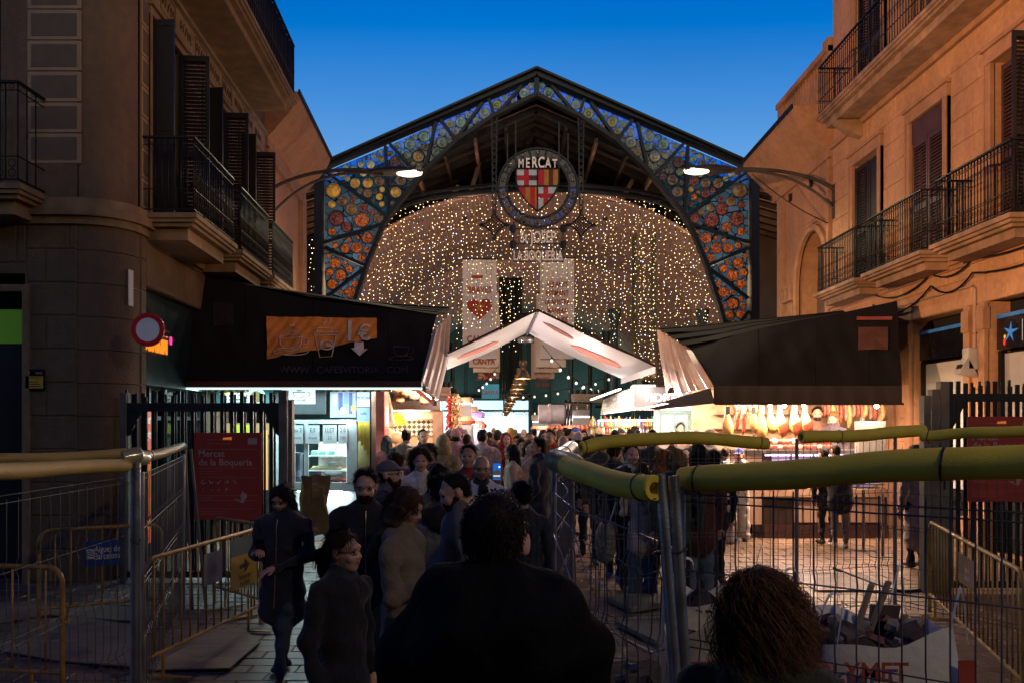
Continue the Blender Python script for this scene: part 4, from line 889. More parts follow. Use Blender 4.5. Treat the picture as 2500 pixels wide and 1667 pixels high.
# ================================================================== pendant lamps down the aisle
m_shade = M('brass pendant shade', (.35, .22, .10), rough=.35, metal=.7, var=.2); m_bulb = E('pendant bulb', (1, .86, .62), 6.0)
Q1 = MB(); Q1.lathe([(.05, .62), (.13, .6), (.13, .42), (.09, .40), (.09, .30), (.14, .26), (.26, .05), (.27, .0), (.255, .0), (.24, .05), (.1, .25)], n=20); shade_me = Q1.mesh('lamp_shade', m_shade, True)
Q2 = MB(); Q2.lathe([(.0, .06), (.2, .06), (.2, .05), (0, .0)], n=14); bulb_me = Q2.mesh('bulb', m_bulb, True)
for i in range(15):
 Y = 27.0 + i * 2.6; k_ = (1 / Y - 1 / 64) / (1 / 27 - 1 / 64); px_ = 1231 + 46 * k_; py = 1017 - 93 * k_
 w = P(px_, py, Y); t = thing('pendant_lamp', 'brass bell pendant lamp in the row over the market aisle', 'pendant lamp', w, 'pendant lamps over the aisle')
 inst('lamp_shade', shade_me, t, w); inst('bulb', bulb_me, t, w)
 q = MB(); q.cyl(w + Vector((0, 0, .6)), w + Vector((0, 0, 3.4)), .012, None, 5); q.build('cord', m_giron, t)
 if i % 2 == 0: lamp('POINT', w + Vector((0, 0, -.12)), 110, (1, .74, .48), .15, parent=t)
for i_, sg in enumerate((-1, 1)):
 w = Vector((HX + sg * 2.6, 29.6, 9.6)); t = thing('added_roof_uplight', 'small uplight on the curtain arch, %s of the crest' % ('left', 'right')[i_], 'floodlight', w); q = MB(Matrix.Translation(w)); q.box(-.08, .08, -.08, .08, -.06, .05); q.build('housing', m_giron, t); lamp('AREA', w + Vector((0, 0, .08)), 16, (1, .6, .45), .3, parent=t, target=w + Vector((0, 3, 3)))  # pair added so the roof boards catch some light
# light of the hall: the wash that the light curtains and stalls throw up on the vault
for i_, (x, z) in enumerate(((PX(845, 29), 7.2), (PX(1775, 29), 7.2), (PX(905, 29), 9.6), (PX(1715, 29), 9.6))): lamp('POINT', (x, 29.6, z), 130, (1, .62, .30), .8, parent=hall, name='curtain_glow')
# festoon lines of small globe bulbs
m_globe = E('frosted globe', (1, .93, .8), 1.2)
def festoon(a, b, sag, n, lab):
 t = thing('festoon_line', lab, 'festoon lights', a); a, b = Vector(a), Vector(b); pts = [a.lerp(b, s_) - Vector((0, 0, sag * 4 * s_ * (1 - s_))) for s_ in np.linspace(0, 1, 4 * n + 1)]
 q = MB(); q.tube(pts, .012, 4, False); q.build('cable', m_giron, t)
 sk = MB(); sk.lathe([(0, 0), (.022, -.01), (.022, -.06), (.0, -.07)], n=6); skm = sk.mesh('socket', m_giron); gb = MB(); gb.lathe([(0, -.06), (.03, -.08), (.04, -.11), (.03, -.14), (0, -.155)], n=8); gm = gb.mesh('globe', m_globe, True)
 for i in range(1, n): p = pts[4 * i]; inst('socket', skm, t, p); inst('globe', gm, t, p)
festoon(P(1325, 843, 20), P(1475, 945, 24), .3, 8, 'festoon line with small globes under the right side of the white tent')
festoon(P(1218, 890, 26), P(1160, 950, 28), .1, 6, 'short festoon line by the hanging banners left of the pendants')
festoon(P(1225, 962, 30), P(1520, 905, 26), .25, 10, 'festoon line slung from the pendants to the glassware stall')
for i in range(4): festoon(P(1100, 985 + 6 * i, 40 + 5 * i), P(1460, 975 + 5 * i, 40 + 5 * i), .5, 14, '%s deep festoon line across the far aisle' % nm[i])
# ================================================================== street lamps on the walls
m_lampm = M('lamp grey metal', (.10, .09, .08), rough=.4, metal=.7)
def street_lamp(lab, root1, root2, mid1, mid2, head, hd, col):
 t = thing('wall_street_lamp', lab, 'street lamp', root1)
 def bez(a, m, b): a, m, b = Vector(a), Vector(m), Vector(b); return [a * (1-s)**2 + m * 2*s*(1-s) + b * s*s for s in np.linspace(0, 1, 18)]
 for k, (r, m_) in enumerate(((root1, mid1), (root2, mid2))):
  q = MB(); q.tube(bez(r, m_, Vector(head) - Vector((hd * .75, 0, -.02 + .06 * k))), .042 - .008 * k, 8); q.build('arm', m_lampm, t, True)
 h = Vector(head); q = MB(MM := Matrix.Translation(h))
 N = 12; rows = []
 for i in range(N + 1):
  s = i / N; x = hd * (-1.15 + 1.85 * s); w = .24 * math.sin(math.pi * min(1, .12 + s * .8)) ** .6; hh = .13 * math.sin(math.pi * min(1, .1 + s * .85)) ** .7
  rows.append([(x, w * math.cos(a), hh * max(0, math.sin(a)) - .02 * (a > math.pi)) for a in np.linspace(0, 2 * math.pi, 13)])
 q.sheet(rows); q.build('head', m_lampm, t, True)
 q = MB(); q.lathe([(.19, .02), (.18, -.03), (.12, -.06), (0, -.07)], h + Vector((hd * .22, 0, -.01)), 20, sx=1.6); q.build('lens', E('street lamp lens', (1, .90, .60), 4), t, True)
 lamp('SPOT', h + Vector((hd * .18, 0, -.16)), 420, col, .12, spot=165, blend=.5, parent=t, target=h + Vector((hd * .18, -.25, -3)))
 if hd < 0: lamp('SPOT', h + Vector((0, .1, .2)), 800, (1, .82, .66), .06, spot=34, blend=.5, parent=t, target=g3(1313, 490), name='added_crest_spot')  # extra spot added to brighten the crest
 q = MB(); q.box(-.05, .05, -.1, .1, -.35, .35); q.M = None; q2 = MB(Matrix.Translation(Vector(root1) + Vector((-.02 if hd > 0 else .02, 0, -.2)))); q2.box(-.03, .03, -.06, .06, -.5, .3); q2.build('wall_plate', m_lampm, t)
ra = ML @ Vector((.02, 18.4, 0)); wl = lambda px, py, Y: Vector((PX(px, Y), Y, PZ(py, Y)))
street_lamp('street lamp on double curved arm fixed to the left building near its arched bay', wl(662, 462, 18.4), wl(662, 525, 18.4), wl(770, 400, 18.4), wl(770, 400, 18.4), wl(985, 422, 18.4), .62, (1, .84, .50))
street_lamp('street lamp on double curved arm fixed to the right stone building', wl(2034, 462, 18.75), wl(2034, 508, 18.75), wl(1950, 405, 18.75), wl(1930, 400, 18.75), wl(1715, 417, 18.75), -.62, (1, .84, .50))
def wire(pts, lab, r=.012):
 q = MB(); q.tube(pts, r, 5); tbuild(q, 'cable', m_iron, lab, 'cable', smooth=True)
sagc = lambda a, b, s, n=14: [Vector(a).lerp(Vector(b), t_) - Vector((0, 0, s * 4 * t_ * (1 - t_))) for t_ in np.linspace(0, 1, n)]
wire(sagc(P(925, 432, 18.6), P(1215, 468, 27.5), .35), 'thin cable from the left street lamp to the crest')
wire(sagc(P(1790, 430, 18.8), P(1420, 470, 27.5), .5), 'thin cable from the right street lamp to the crest')
wire(sagc(P(1835, 425, 18.8), P(2060, 560, 18.9), .15), 'thin cable sagging from the right lamp head to the stone wall')
# ================================================================== left kiosk: coffee stand with black folding canopy
m_can = M('black canopy fabric', (.006, .005, .005), rough=.85, var=.4, scale=1.2, bump=.25, bscale=5, spec=.2)
m_pleat = M('pleated canopy lining', (.46, .36, .32), rough=.45, var=.12, bump=.05, coat=.2)
m_chrome = M('steel profile', (.35, .35, .36), rough=.3, metal=.9); m_dkp = M('dark panel', (.02, .022, .025), rough=.45)
def interp(tab, x):
 for (a, b) in zip(tab[:-1], tab[1:]):
  if a[0] <= x <= b[0]: return a[1] + (b[1] - a[1]) * (x - a[0]) / (b[0] - a[0])
 return tab[0][1] if x < tab[0][0] else tab[-1][1]
topL = [(425, 668), (476, 673), (572, 688), (649, 707), (744, 730), (897, 749), (1066, 768)]
def cfL(px, py, off=0.0):
 yt = interp(topL, px); f = max(0, min(1, (938 - py) / (938 - yt))); Yt = 13.5 + .9 * (px - 425) / 640
 Y = 13.0 + (Yt - 13.0) * f - .05 * math.sin(math.pi * f); p = P(px, py, Y) + Vector((0, -1, .3)) * ((.020 * math.sin(px * .045 + py * .03) + .012 * math.sin(px * .11 - py * .05) + .008 * math.sin(px * .23 + py * .2)) * math.sin(math.pi * min(1, f * 1.02))); return p + Vector((0, -off, off * .3))
def canopy(par, fn, xs, ytop, ybot, rightx=None, xb0=None, xb1=None):
 rows = []
 for r in range(11):
  row = []
  for i, x in enumerate(xs):
   yt = ytop(x); py = ybot - (ybot - yt) * r / 10; row.append(fn(x, py))
  rows.append(row)
 q = MB(); q.sheet(rows); return q
KL = thing('coffee_kiosk', 'coffee kiosk under a black folding canopy printed with cups and a 1 euro offer', 'kiosk', (-3.4, 14.5, 0))
xsL = np.linspace(425, 1062, 40)
q = MB(); rows = []
for r in range(13):
 row = []
 for i in range(91):
  s = i / 90; xr = 1026 + 40 * r / 12; x = 425 + (xr - 425) * s; yt = interp(topL, x); py = 938 - (938 - yt) * r / 12; p = cfL(x, py)
  p.z += -.02 * math.sin(math.pi * r / 12) * abs(math.sin(s * 9)); row.append(p)
 rows.append(row)
q.sheet(rows); q.build('canopy_front', m_can, KL, True)
A_ = [P(1028, 930, 13.05), P(1047, 860, 13.3), P(1066, 790, 13.8), P(1080, 772, 14.3)];
fr = [P(1028, 930, 13.05), P(1038, 895, 13.15), P(1050, 850, 13.4), P(1062, 805, 13.75)]; bk = [P(1068, 978, 15.6), P(1080, 930, 15.6), P(1092, 880, 15.5), P(1098, 768, 15.3)]
N = 36; rows = []
for r in range(13):
 t_ = r / 12 * 3; i0 = min(2, int(t_)); f_ = t_ - i0; a = fr[i0].lerp(fr[i0+1], f_); b = bk[i0].lerp(bk[i0+1], f_); row = []
 for i in range(N + 1):
  p = a.lerp(b, i / N); p.x += (.045 if i % 4 < 2 else -.045) * (.6 + .4 * math.sin(i)); row.append(p)
 rows.append(row)
q = MB(); q.sheet(rows); q.build('pleated_side', m_pleat, KL, True)
for k, (dy, dpx, dpy) in enumerate(((.25, 8, -4), (.6, 18, -9), (.95, 28, -13), (1.3, 36, -15))):                 # folded hoops, one behind the other
 pts = [P(x + dpx * ((x - 425) / 640) ** 3, interp(topL, x) + dpy * ((x - 425) / 640) ** 2 - 1, 13.5 + .9 * (x - 425) / 640 + dy) for x in np.linspace(520, 1062, 20)]
 q = MB(); q.sheet([pts, [p + Vector((.01, -.28, -.10)) for p in pts]]); q.tube(pts, .012, 5); q.build('canopy_fold', m_can, KL)
q = MB(); q.box(PX(425, 13), PX(1030, 13), 12.94, 13.08, PZ(945, 13), PZ(930, 13)); q.build('front_bar', M('brown aluminium', (.09, .04, .03), rough=.4, metal=.5), KL, bevel=.01)
q = MB(); q.box(PX(425, 13), PX(1030, 13), 12.96, 13.06, PZ(950, 13), PZ(945.5, 13)); q.build('led_strip', E('cool led strip', (.75, 1, 1), 1.1), KL)
q = MB(); q.sheet([[P(x, 668, 13.5), P(x, 940, 13.0)] for x in (424, 425)]);
q = MB(); q.add([cfL(425, 940), cfL(425, 800), cfL(425, 668), P(425, 668, 15.5), P(425, 940, 15.5)], [(0, 1, 2, 3, 4)]); q.build('canopy_left_side', m_can, KL)
q = MB(); q.add([P(425, 668, 13.5) , P(1066, 768, 14.4), P(1098, 766, 15.4), P(440, 690, 16.2)], [(0, 1, 2, 3)]); q.build('canopy_top', m_can, KL)
# prints on the canopy
m_or = M('orange print', (.55, .19, .02), rough=.6, var=.15, scale=1.5, stain=.2); m_pg = M('grey print', (.45, .42, .40), rough=.6, var=.1); m_pd = M('faint print', (.028, .025, .024), rough=.6)
def grid_print(fn, poly_top, poly_bot, n=60, m=12, off=.05):
 q = MB(); q.sheet([[fn(poly_top[0][0] + (poly_top[1][0] - poly_top[0][0]) * i / n, (poly_top[0][1] + (poly_top[1][1] - poly_top[0][1]) * i / n) * (1 - j / m) + (poly_bot[0][1] + (poly_bot[1][1] - poly_bot[0][1]) * i / n) * j / m, off) for i in range(n + 1)] for j in range(m + 1)]); return q
grid_print(cfL, ((653, 776), (921, 780)), ((653, 879), (921, 828))).build('orange_panel', m_or, KL)
def ptext(q, fn, s, size, cx, cy, off=.075, sx=1.0, bold=0.0, rot=0.0):
 vs, fs = text_geo(s, bold); q.add([fn(cx + v.x * size * sx, cy - v.y * size, off) for v in vs], fs)
def pline(q, fn, pts, r=.008, off=.065): q.tube([fn(x, y, off) for x, y in pts], r, 4, False)
ell = lambda cx, cy, a, b, t0=0, t1=2 * math.pi, n=20: [(cx + a * math.cos(t_), cy + b * math.sin(t_)) for t_ in np.linspace(t0, t1, n)]
q = MB(); pline(q, cfL, ell(713, 862, 43, 9)); pline(q, cfL, ell(713, 826, 28, 5)); pline(q, cfL, [(685, 827), (688, 845), (697, 858), (713, 862), (730, 857), (738, 845), (741, 827)]); pline(q, cfL, ell(746, 838, 9, 8, -1.6, 1.9)); pline(q, cfL, [(700, 820), (712, 813), (733, 811), (722, 803), (708, 801), (722, 795)])
q.build('cup_outline', m_pg, KL)
q = MB(); pline(q, cfL, [(772, 825), (782, 874), (812, 874), (822, 822)]); pline(q, cfL, [(770, 824), (829, 821), (827, 815), (772, 817), (770, 824)]); pline(q, cfL, [(776, 815), (780, 806), (818, 805), (823, 814)]); pline(q, cfL, ell(799, 845, 16, 11), .014); pline(q, cfL, [(790, 796), (797, 789), (794, 784)]); pline(q, cfL, [(802, 796), (809, 788), (805, 783)]); q.build('takeaway_cup_outline', m_pg, KL)
q = MB(); ptext(q, cfL, 'Coffee', 11, 799, 849, bold=.02); q.build('cup_lettering', m_pg, KL)
q = MB(); ptext(q, cfL, '1', 74, 856, 837, bold=.012); q.build('figure_one', m_pg, KL)
q = MB(); ptext(q, cfL, '\u20ac', 52, 892, 835, bold=.012); q.build('euro_mark', m_pg, KL)
q = MB(); ar = [(868, 840), (890, 840), (890, 855), (900, 855), (880, 873), (860, 855), (868, 855)]; q.add([cfL(x, y, .075) for x, y in ar], [tuple(range(7))]); q.build('arrow_print', m_pg, KL)
q = MB(); ptext(q, cfL, 'WWW . CAFESVITORIA . COM', 23, 842, 914); q.build('web_lettering', m_pd, KL)
q = MB(); pline(q, cfL, ell(980, 878, 30, 5)); pline(q, cfL, [(962, 850), (966, 868), (980, 875), (996, 870), (1000, 850), (962, 850)]); pline(q, cfL, ell(1004, 860, 7, 7, -1.6, 1.6)); q.build('faint_cup_outline', m_pd, KL)
q = MB(); q.sheet([[cfL(x, y, .015) for x in (521, 545, 570)] for y in (742, 770, 797)]); q.build('canopy_window', M('clear canopy vinyl', (.02, .016, .015), rough=.15, coat=.5), KL)
for x_ in (600, 765, 950): q = MB(); q.tube([cfL(x_, y_, .004) for y_ in np.linspace(936, interp(topL, x_) + 2, 14)], .007, 4); q.build('seam', m_can, KL)
# kiosk body
KY = 14.25; bx = lambda q, x0, x1, y0, y1, Y, d=.04: q.box(PX(x0, Y), PX(x1, Y), Y, Y + d, PZ(y1, Y), PZ(y0, Y))
m_teal = M('teal wall panel', (.02, .075, .09), rough=.4)
q = MB(); bx(q, 455, 905, 935, 1300, 16.2, .1); q.build('back_wall', m_teal, KL)
q = MB(); bx(q, 430, 905, 925, 940, 15.0, 1.5); q.box(PX(430, 15), PX(905, 15), 14.2, 16.2, 3.0, 3.1); q.build('ceiling', M('white ceiling panel', (.5, .52, .52), rough=.5), KL)
q = MB(); bx(q, 490, 665, 948, 985, KY); q.build('sign_band', E('teal lit sign', (.02, .16, .17), .45), KL)
q = MB(); q.text('tupinamba', PX(1250 + 30, KY), P(582, 972, KY - .02), bold=.02, sx=.72); q.text("Barcelona's Favourite Espresso", PX(1250 + 11, KY), P(582, 981, KY - .02), sx=.62); q.build('sign_lettering', E('white sign letters', (.85, 1, .98), 1.5), KL)
q = MB(); q.tube([P(570 + 45 * math.cos(t_) + 12, 972 - 18 * math.sin(t_), KY - .02) for t_ in np.linspace(.5, 2.6, 12)], .01, 4); q.build('sign_swoosh', E('yellow sign line', (.9, .7, .05), .8), KL)
q = MB(); c = P(626, 968, KY - .03); q.lathe([(.11, -.01), (.155, -.02), (.16, 0), (.16, .02)], c, 24, 'y'); q.build('cup_rim', E('lit cup rim', (.55, .95, .9), 1.2), KL, True)
q = MB(); q.lathe([(0, -.012), (.108, -.012)], c, 20, 'y'); q.build('coffee_print', E('lit latte print', (.45, .5, .25), .6), KL)
q = MB(); bx(q, 494, 515, 952, 985, KY - .02); q.build('leaf_picture', E('lit leaf picture', (.45, .85, .6), 1.1), KL)
q = MB(); bx(q, 672, 795, 936, 1010, KY); q.build('menu_board', m_dkp, KL)
q = MB(); bx(q, 688, 769, 938, 985, KY - .03); q.build('menu_screen', E('white menu screen', (.72, .93, .92), .95), KL)
q = MB(); fm = lambda x, y, o=0: P(x, y, KY - .045)
pline(q, fm, [(715, 957), (719, 967), (730, 971), (741, 967), (745, 957), (715, 957)], .006); pline(q, fm, ell(750, 961, 7, 5, -1.5, 1.8, 9), .006); pline(q, fm, ell(730, 971, 20, 5, 0, 3.14, 10), .005); q.text('a great coffee', PX(1250 + 8, KY), P(730, 981, KY - .045)); q.build('screen_cup', m_iron, KL)
q = MB(); q.text("Cuggie's", PX(1250 + 18, KY), P(731, 950, KY - .045), bold=.01, sx=.8); q.build('screen_name', M('green ink', (.02, .22, .16)), KL)
for x0, x1 in ((493, 598), (805, 955)):
 t = MB(); bx(t, x0, x1, 948, 955, 13.15); t.build('hazard_strip', M('tape black', (.015, .014, .012), rough=.5), KL)
 n = int((x1 - x0) / 17)
 for k in range(n):
  a = x0 + 4 + k * 17; q = MB(); q.add([P(a, 955, 13.14), P(a + 8, 955, 13.14), P(a + 13, 948, 13.14), P(a + 5, 948, 13.14)], [(0, 1, 2, 3)]); q.build('yellow_stripe', M('tape yellow', (.42, .30, .03), rough=.5), KL)
# product pictures on the right
q = MB(); bx(q, 806, 868, 956, 1018, KY); q.build('product_poster', E('pale product poster', (.35, .45, .62), .55), KL)
for x0, x1, y0, y1, m_ in ((812, 822, 962, 990, 'a'), (826, 836, 958, 1000, 'b'), (840, 850, 958, 985, 'c'), (852, 860, 958, 1010, 'b')):
 q = MB(); bx(q, x0, x1, y0, y1, KY - .01); q.build('pack_picture', E('pack print ' + m_, {'a': (.7, .8, .9), 'b': (.06, .09, .25), 'c': (.2, .3, .6)}[m_], .6), KL)
q = MB(); bx(q, 857, 869, 990, 1002, KY - .02); q.build('price_tag', E('yellow tag', (.9, .7, .05), .8), KL)
for y0, y1, c_, s_ in ((956, 992, (.62, .75, .95), 'MOCHA'), (994, 1028, (.16, .30, .68), 'cafe')):
 q = MB(); bx(q, 871, 904, y0, y1, KY - .01); q.build('side_poster', E('poster ' + s_, c_, .6), KL)
 q = MB(); q.text(s_, PX(1250 + 10, KY), P(887, (y0 + y1) / 2, KY - .03)); q.build('poster_lettering', M('navy ink', (.02, .03, .12)), KL)
q = MB(); q.lathe([(0, -.05), (.04, -.03), (.05, 0), (.03, .05), (0, .06)], P(838, 1003, 13.7), 12); q.build('bare_bulb', E('bare bulb', (1, 1, .95), 45), KL, True)
lamp('POINT', P(838, 1003, 13.6), 30, (.85, 1, 1), .06, parent=KL)
# display case
CY = 13.7
q = MB()
for x0, x1, y0, y1 in ((712, 870, 1024, 1034), (712, 720, 1034, 1180), (742, 752, 1034, 1180), (846, 872, 1034, 1180), (712, 872, 1176, 1196)): bx(q, x0, x1, y0, y1, CY, .06)
q.build('case_frame', M('white case frame', (.30, .32, .33), rough=.4), KL, bevel=.005)
q = MB(); q.box(PX(712, CY), PX(872, CY), CY + .02, 14.6, PZ(1196, CY), PZ(1190, CY)); q.build('case_floor', m_chrome, KL)
q = MB(); q.box(PX(750, CY), PX(848, CY), 14.5, 14.54, PZ(1178, CY), PZ(1080, CY)); q.build('case_back', M('case back', (.5, .42, .36), rough=.6, var=.35, scale=7), KL)
for y in (1112, 1148):
 q = MB(); q.box(PX(751, CY), PX(847, CY), CY + .08, 14.45, PZ(y + 2, CY), PZ(y - 1, CY)); q.build('shelf', E('lit glass shelf', (.75, .97, 1), .6), KL)
for x in (750, 846):
 q = MB(); bx(q, x, x + 3, 1085, 1176, CY + .04, .03); q.build('led_tube', E('case led', (.8, 1, 1), 5), KL)
lamp('AREA', P(799, 1083, CY + .35), 14, (.8, 1, 1), .6, size_y=.4, parent=KL, rot=(0, 0, 0))
q = MB(); bx(q, 752, 847, 1084, 1176, CY + .02, .006); q.build('case_pane', GLASS('clear glass', (.95, .98, .98)), KL)
for i, (x0, x1, tx) in enumerate(((714, 740, ('pa 3', 'nette')), (746, 780, ('E.5', 'mixed')), (788, 822, ('LLET', '2.5')), (826, 848, ('2.0', '3.00')))):
 q = MB(); bx(q, x0, x1, 1037, 1082, CY - .02, .004); q.build('price_paper', M('white paper', (.40, .40, .42), rough=.7, var=.08), KL)
 q = MB(); q.text(tx[0], PX(1250 + 15, CY), P((x0 + x1) / 2, 1054, CY - .028), sx=.75); q.text(tx[1], PX(1250 + 11, CY), P((x0 + x1) / 2, 1071, CY - .028), sx=.75); q.build('handwriting', m_iron, KL)
def prop(mb, name, mat, lab, cat, group=None, smooth=True): return tbuild(mb, name, mat, lab, cat, group, smooth)
cg = 'things in the coffee kiosk case'
q = MB(); q.add([P(757, 1143, 13.85), P(835, 1143, 13.85), P(830, 1136, 14.3), P(765, 1136, 14.3)], [(0, 1, 2, 3)]); q.box(PX(758, 13.9), PX(834, 13.9), 13.86, 14.3, PZ(1146, 13.9), PZ(1143.5, 13.9)); prop(q, 'pastry_tray', M('pastry tray', (.5, .44, .2), rough=.6, var=.5, scale=40), 'tray of small pale pastries on the middle shelf of the lit case', 'tray', smooth=False)
for i, x in enumerate((770, 790, 812)):
 q = MB(); q.box(PX(x - 8, 14), PX(x + 8, 14), 13.9, 14.1, PZ(1111, 14), PZ(1103, 14)); q.box(PX(x - 7, 14), PX(x + 7, 14), 13.91, 14.09, PZ(1103, 14), PZ(1099, 14)); prop(q, 'snack_tub', M('mint tub', (.25, .55, .45), rough=.5), '%s snack tub with green lid on the top shelf of the lit case' % nm[i], 'tub', cg, False)
q = MB(); q.lathe([(.13, 0), (.12, .1), (.16, .12), (.16, .15), (.06, .2), (.1, .24), (.1, .34), (0, .36)], P(813, 1174, 14.2), 16); prop(q, 'blender', M('white appliance', (.55, .58, .6), rough=.3), 'white juicer standing on the floor of the lit case', 'juicer')
q = MB(); q.lathe([(.05, 0), (.055, .13), (.04, .15), (0, .15)], P(778, 1166, 14.1), 12); prop(q, 'jam_jar', M('plum jar', (.22, .03, .12), rough=.3), 'plum coloured jar on the floor of the lit case', 'jar')
for i, (x, c_) in enumerate(((760, (.03, .10, .28)), (778, (.03, .10, .28)), (797, (.03, .10, .28)))):
 q = MB(); q.box(PX(x - 7, 13.85), PX(x + 7, 13.85), 13.84, 13.86, PZ(1175, 13.85), PZ(1167, 13.85)); prop(q, 'price_card', M('blue card', c_, rough=.5), '%s blue price card at the foot of the lit case' % nm[i], 'price card', cg, False)
q = MB(); q.lathe([(.0, 0), (.09, .0), (.1, .03), (.06, .06), (0, .07)], P(828, 1175, 14.0), 12, sx=1.6); prop(q, 'red_plate', M('red fruit', (.35, .02, .03), rough=.4), 'red fruit on a plate in the lit case', 'fruit')
q = MB(); q.lathe([(.09, 0), (.09, .1), (.1, .12), (.085, .14), (.085, .5), (.1, .52), (.0, .54)], P(727, 1178, 13.85), 16); prop(q, 'drink_dispenser', M('steel blue dispenser', (.2, .24, .33), rough=.25, metal=.4), 'tall grey blue drinks dispenser beside the lit case', 'dispenser')
# counter front
q = MB(); bx(q, 712, 872, 1198, 1345, CY + .25, .05); q.build('counter_front', M('white counter front', (.6, .63, .64), rough=.4, var=.05), KL)
q = MB(); bx(q, 725, 835, 1197, 1200, CY + .1, .05); q.build('under_counter_led', E('under counter led', (.85, 1, 1), 4), KL)
lamp('AREA', P(780, 1203, CY + .05), 7, (.8, 1, 1), 1.0, size_y=.1, parent=KL, target=P(780, 1300, CY + .25))
q = MB(); bx(q, 455, 712, 1195, 1345, CY + .3, .05); q.build('side_counter', M('dark counter', (.03, .03, .035), rough=.4), KL)
q = MB(); bx(q, 500, 660, 1032, 1060, KY + .4); q.build('lit_shelf', E('warm lit shelf', (.5, .3, .12), .35), KL)
q = MB(); bx(q, 565, 615, 1036, 1056, KY + .38); q.build('lime_picture', E('lime picture', (.45, .6, .03), .6), KL)
q = MB(); bx(q, 638, 652, 1050, 1200, KY + .2); q.build('warm_strip', E('warm strip', (1, .42, .12), .8), KL)
q = MB(); bx(q, 490, 660, 1062, 1195, KY + .5); q.build('kitchen_wall', M('grey kitchen wall', (.2, .22, .23), rough=.4, var=.3), KL)
q = MB(); bx(q, 662, 712, 1020, 1350, KY); q.build('white_door', M('pale door', (.35, .36, .35), rough=.4), KL)
for i in range(4):
 q = MB(); bx(q, 874 + i * 7, 880 + i * 7, 1028, 1075 + i * 12, CY + .15, .03); q.build('yellow_packet', M('yellow pack', (.55, .36, .04), rough=.4), KL)
q = MB(); bx(q, 874, 906, 1028, 1345, CY + .3, .06); q.build('end_panel', M('cream end panel', (.35, .27, .12), rough=.5), KL)
q = MB(); q.box(PX(904, 13.9), PX(908, 13.9), 13.85, 14.3, 0, 2.7); q.build('corner_post', m_iron, KL)
lamp('AREA', (PX(650, 13.6), 13.55, 2.62), 150, (.55, .95, 1), 2.6, size_y=.12, parent=KL, rot=(0, 0, 0))
lamp('AREA', (PX(640, 14.9), 15.2, 2.9), 70, (.6, 1, .95), 1.6, size_y=.5, parent=KL, rot=(0, 0, 0))
# black rubbish bag hung on the counter
q = MB(); rows = []
for r in range(9):
 z = .25 + .95 * r / 8; row = []
 for k in range(17):
  a = 2 * math.pi * k / 16; rr = (.20 + .03 * math.sin(3 * a + r) + .02 * math.sin(7 * a)) * (1.0 if r < 7 else 1.05); row.append((PX(768, 12.9) + rr * math.cos(a) * 1.1, 12.9 + rr * .6 * math.sin(a), z + .02 * math.sin(5 * a)))
 rows.append(row)
q.sheet(rows); tbuild(q, 'rubbish_bag', M('brown rubbish bag', (.10, .07, .03), rough=.3, var=.4, bump=.6, bscale=14), 'crumpled brown rubbish bag on its stand before the white counter', 'rubbish bag', smooth=True)
# red pillar beside the kiosk
q = MB(); bx(q, 908, 940, 950, 1345, 15.2, .5); tbuild(q, 'red_pillar', M('red painted pillar', (.45, .10, .07), rough=.4, var=.15), 'orange red pillar between the coffee kiosk and the fruit stall', 'pillar', bevel=.02)
# ================================================================== right kiosk: ham stall with black canopy
m_wood0 = M('stall timber', (.22, .12, .07), rough=.6, var=.3)
KR = thing('ham_kiosk', 'ham and sausage kiosk under a black folding canopy with a brown patch', 'kiosk', (5, 14.5, 0))
topR = [(1682, 850), (1750, 832), (1850, 803), (1950, 783), (2050, 765), (2190, 735)]
def cfR(px, py, off=0.0):
 yt = interp(topR, px); f = max(0, min(1, (942 - py) / (942 - yt))); Yt = 14.9 - .6 * (px - 1682) / 500
 Y = 13.4 + (Yt - 13.4) * f - .05 * math.sin(math.pi * f); p = P(px, py, Y) + Vector((0, -1, .3)) * ((.020 * math.sin(px * .045 + py * .03) + .012 * math.sin(px * .11 - py * .05) + .008 * math.sin(px * .23 + py * .2)) * math.sin(math.pi * min(1, f * 1.02))); return p + Vector((0, -off, off * .3))
rows = []
for r in range(13):
 row = []
 for i in range(91):
  s = i / 90; xl = 1742 - 60 * r / 12; x = xl + (2202 - 12 * r / 12 - xl) * s; yt = interp(topR, x); row.append(cfR(x, 942 - (942 - yt) * r / 12))
 rows.append(row)
q = MB(); q.sheet(rows); q.build('canopy_front', m_can, KR, True)
for x_ in (1850, 1990, 2120): q = MB(); q.tube([cfR(x_, y_, .004) for y_ in np.linspace(940, interp(topR, x_) + 2, 14)], .007, 4); q.build('seam', m_can, KR)
m_val = M('brown black valance', (.014, .009, .008), rough=.7, var=.25, bump=.1, bscale=8)
q = MB(); q.sheet([[P(1742 + (2202 - 1742) * i / 30, y, 13.36 + .015 * math.sin(i * 1.9) * k) for i in range(31)] for k, y in enumerate((941, 962, 986))]); q.build('valance', m_val, KR, True)
q = MB(); q.tube([P(1746, 985, 13.37), P(2206, 985, 13.37)], .02, 8); q.build('valance_bar', m_val, KR, True)
fr = [P(1740, 944, 13.42), P(1722, 915, 13.6), P(1702, 882, 14.1), P(1684, 852, 14.85)]; bk = [P(1628, 966, 16.3), P(1622, 930, 16.3), P(1614, 880, 16.2), P(1604, 803, 16.1)]; rows = []
for r in range(13):
 t_ = r / 12 * 3; i0 = min(2, int(t_)); f_ = t_ - i0; a = fr[i0].lerp(fr[i0+1], f_); b = bk[i0].lerp(bk[i0+1], f_); row = []
 for i in range(37): p = a.lerp(b, i / 36); p.x += (.05 if i % 4 < 2 else -.05) * (.6 + .4 * math.sin(i)); row.append(p)
 rows.append(row)
q = MB(); q.sheet(rows); q.build('pleated_side', m_pleat, KR, True)
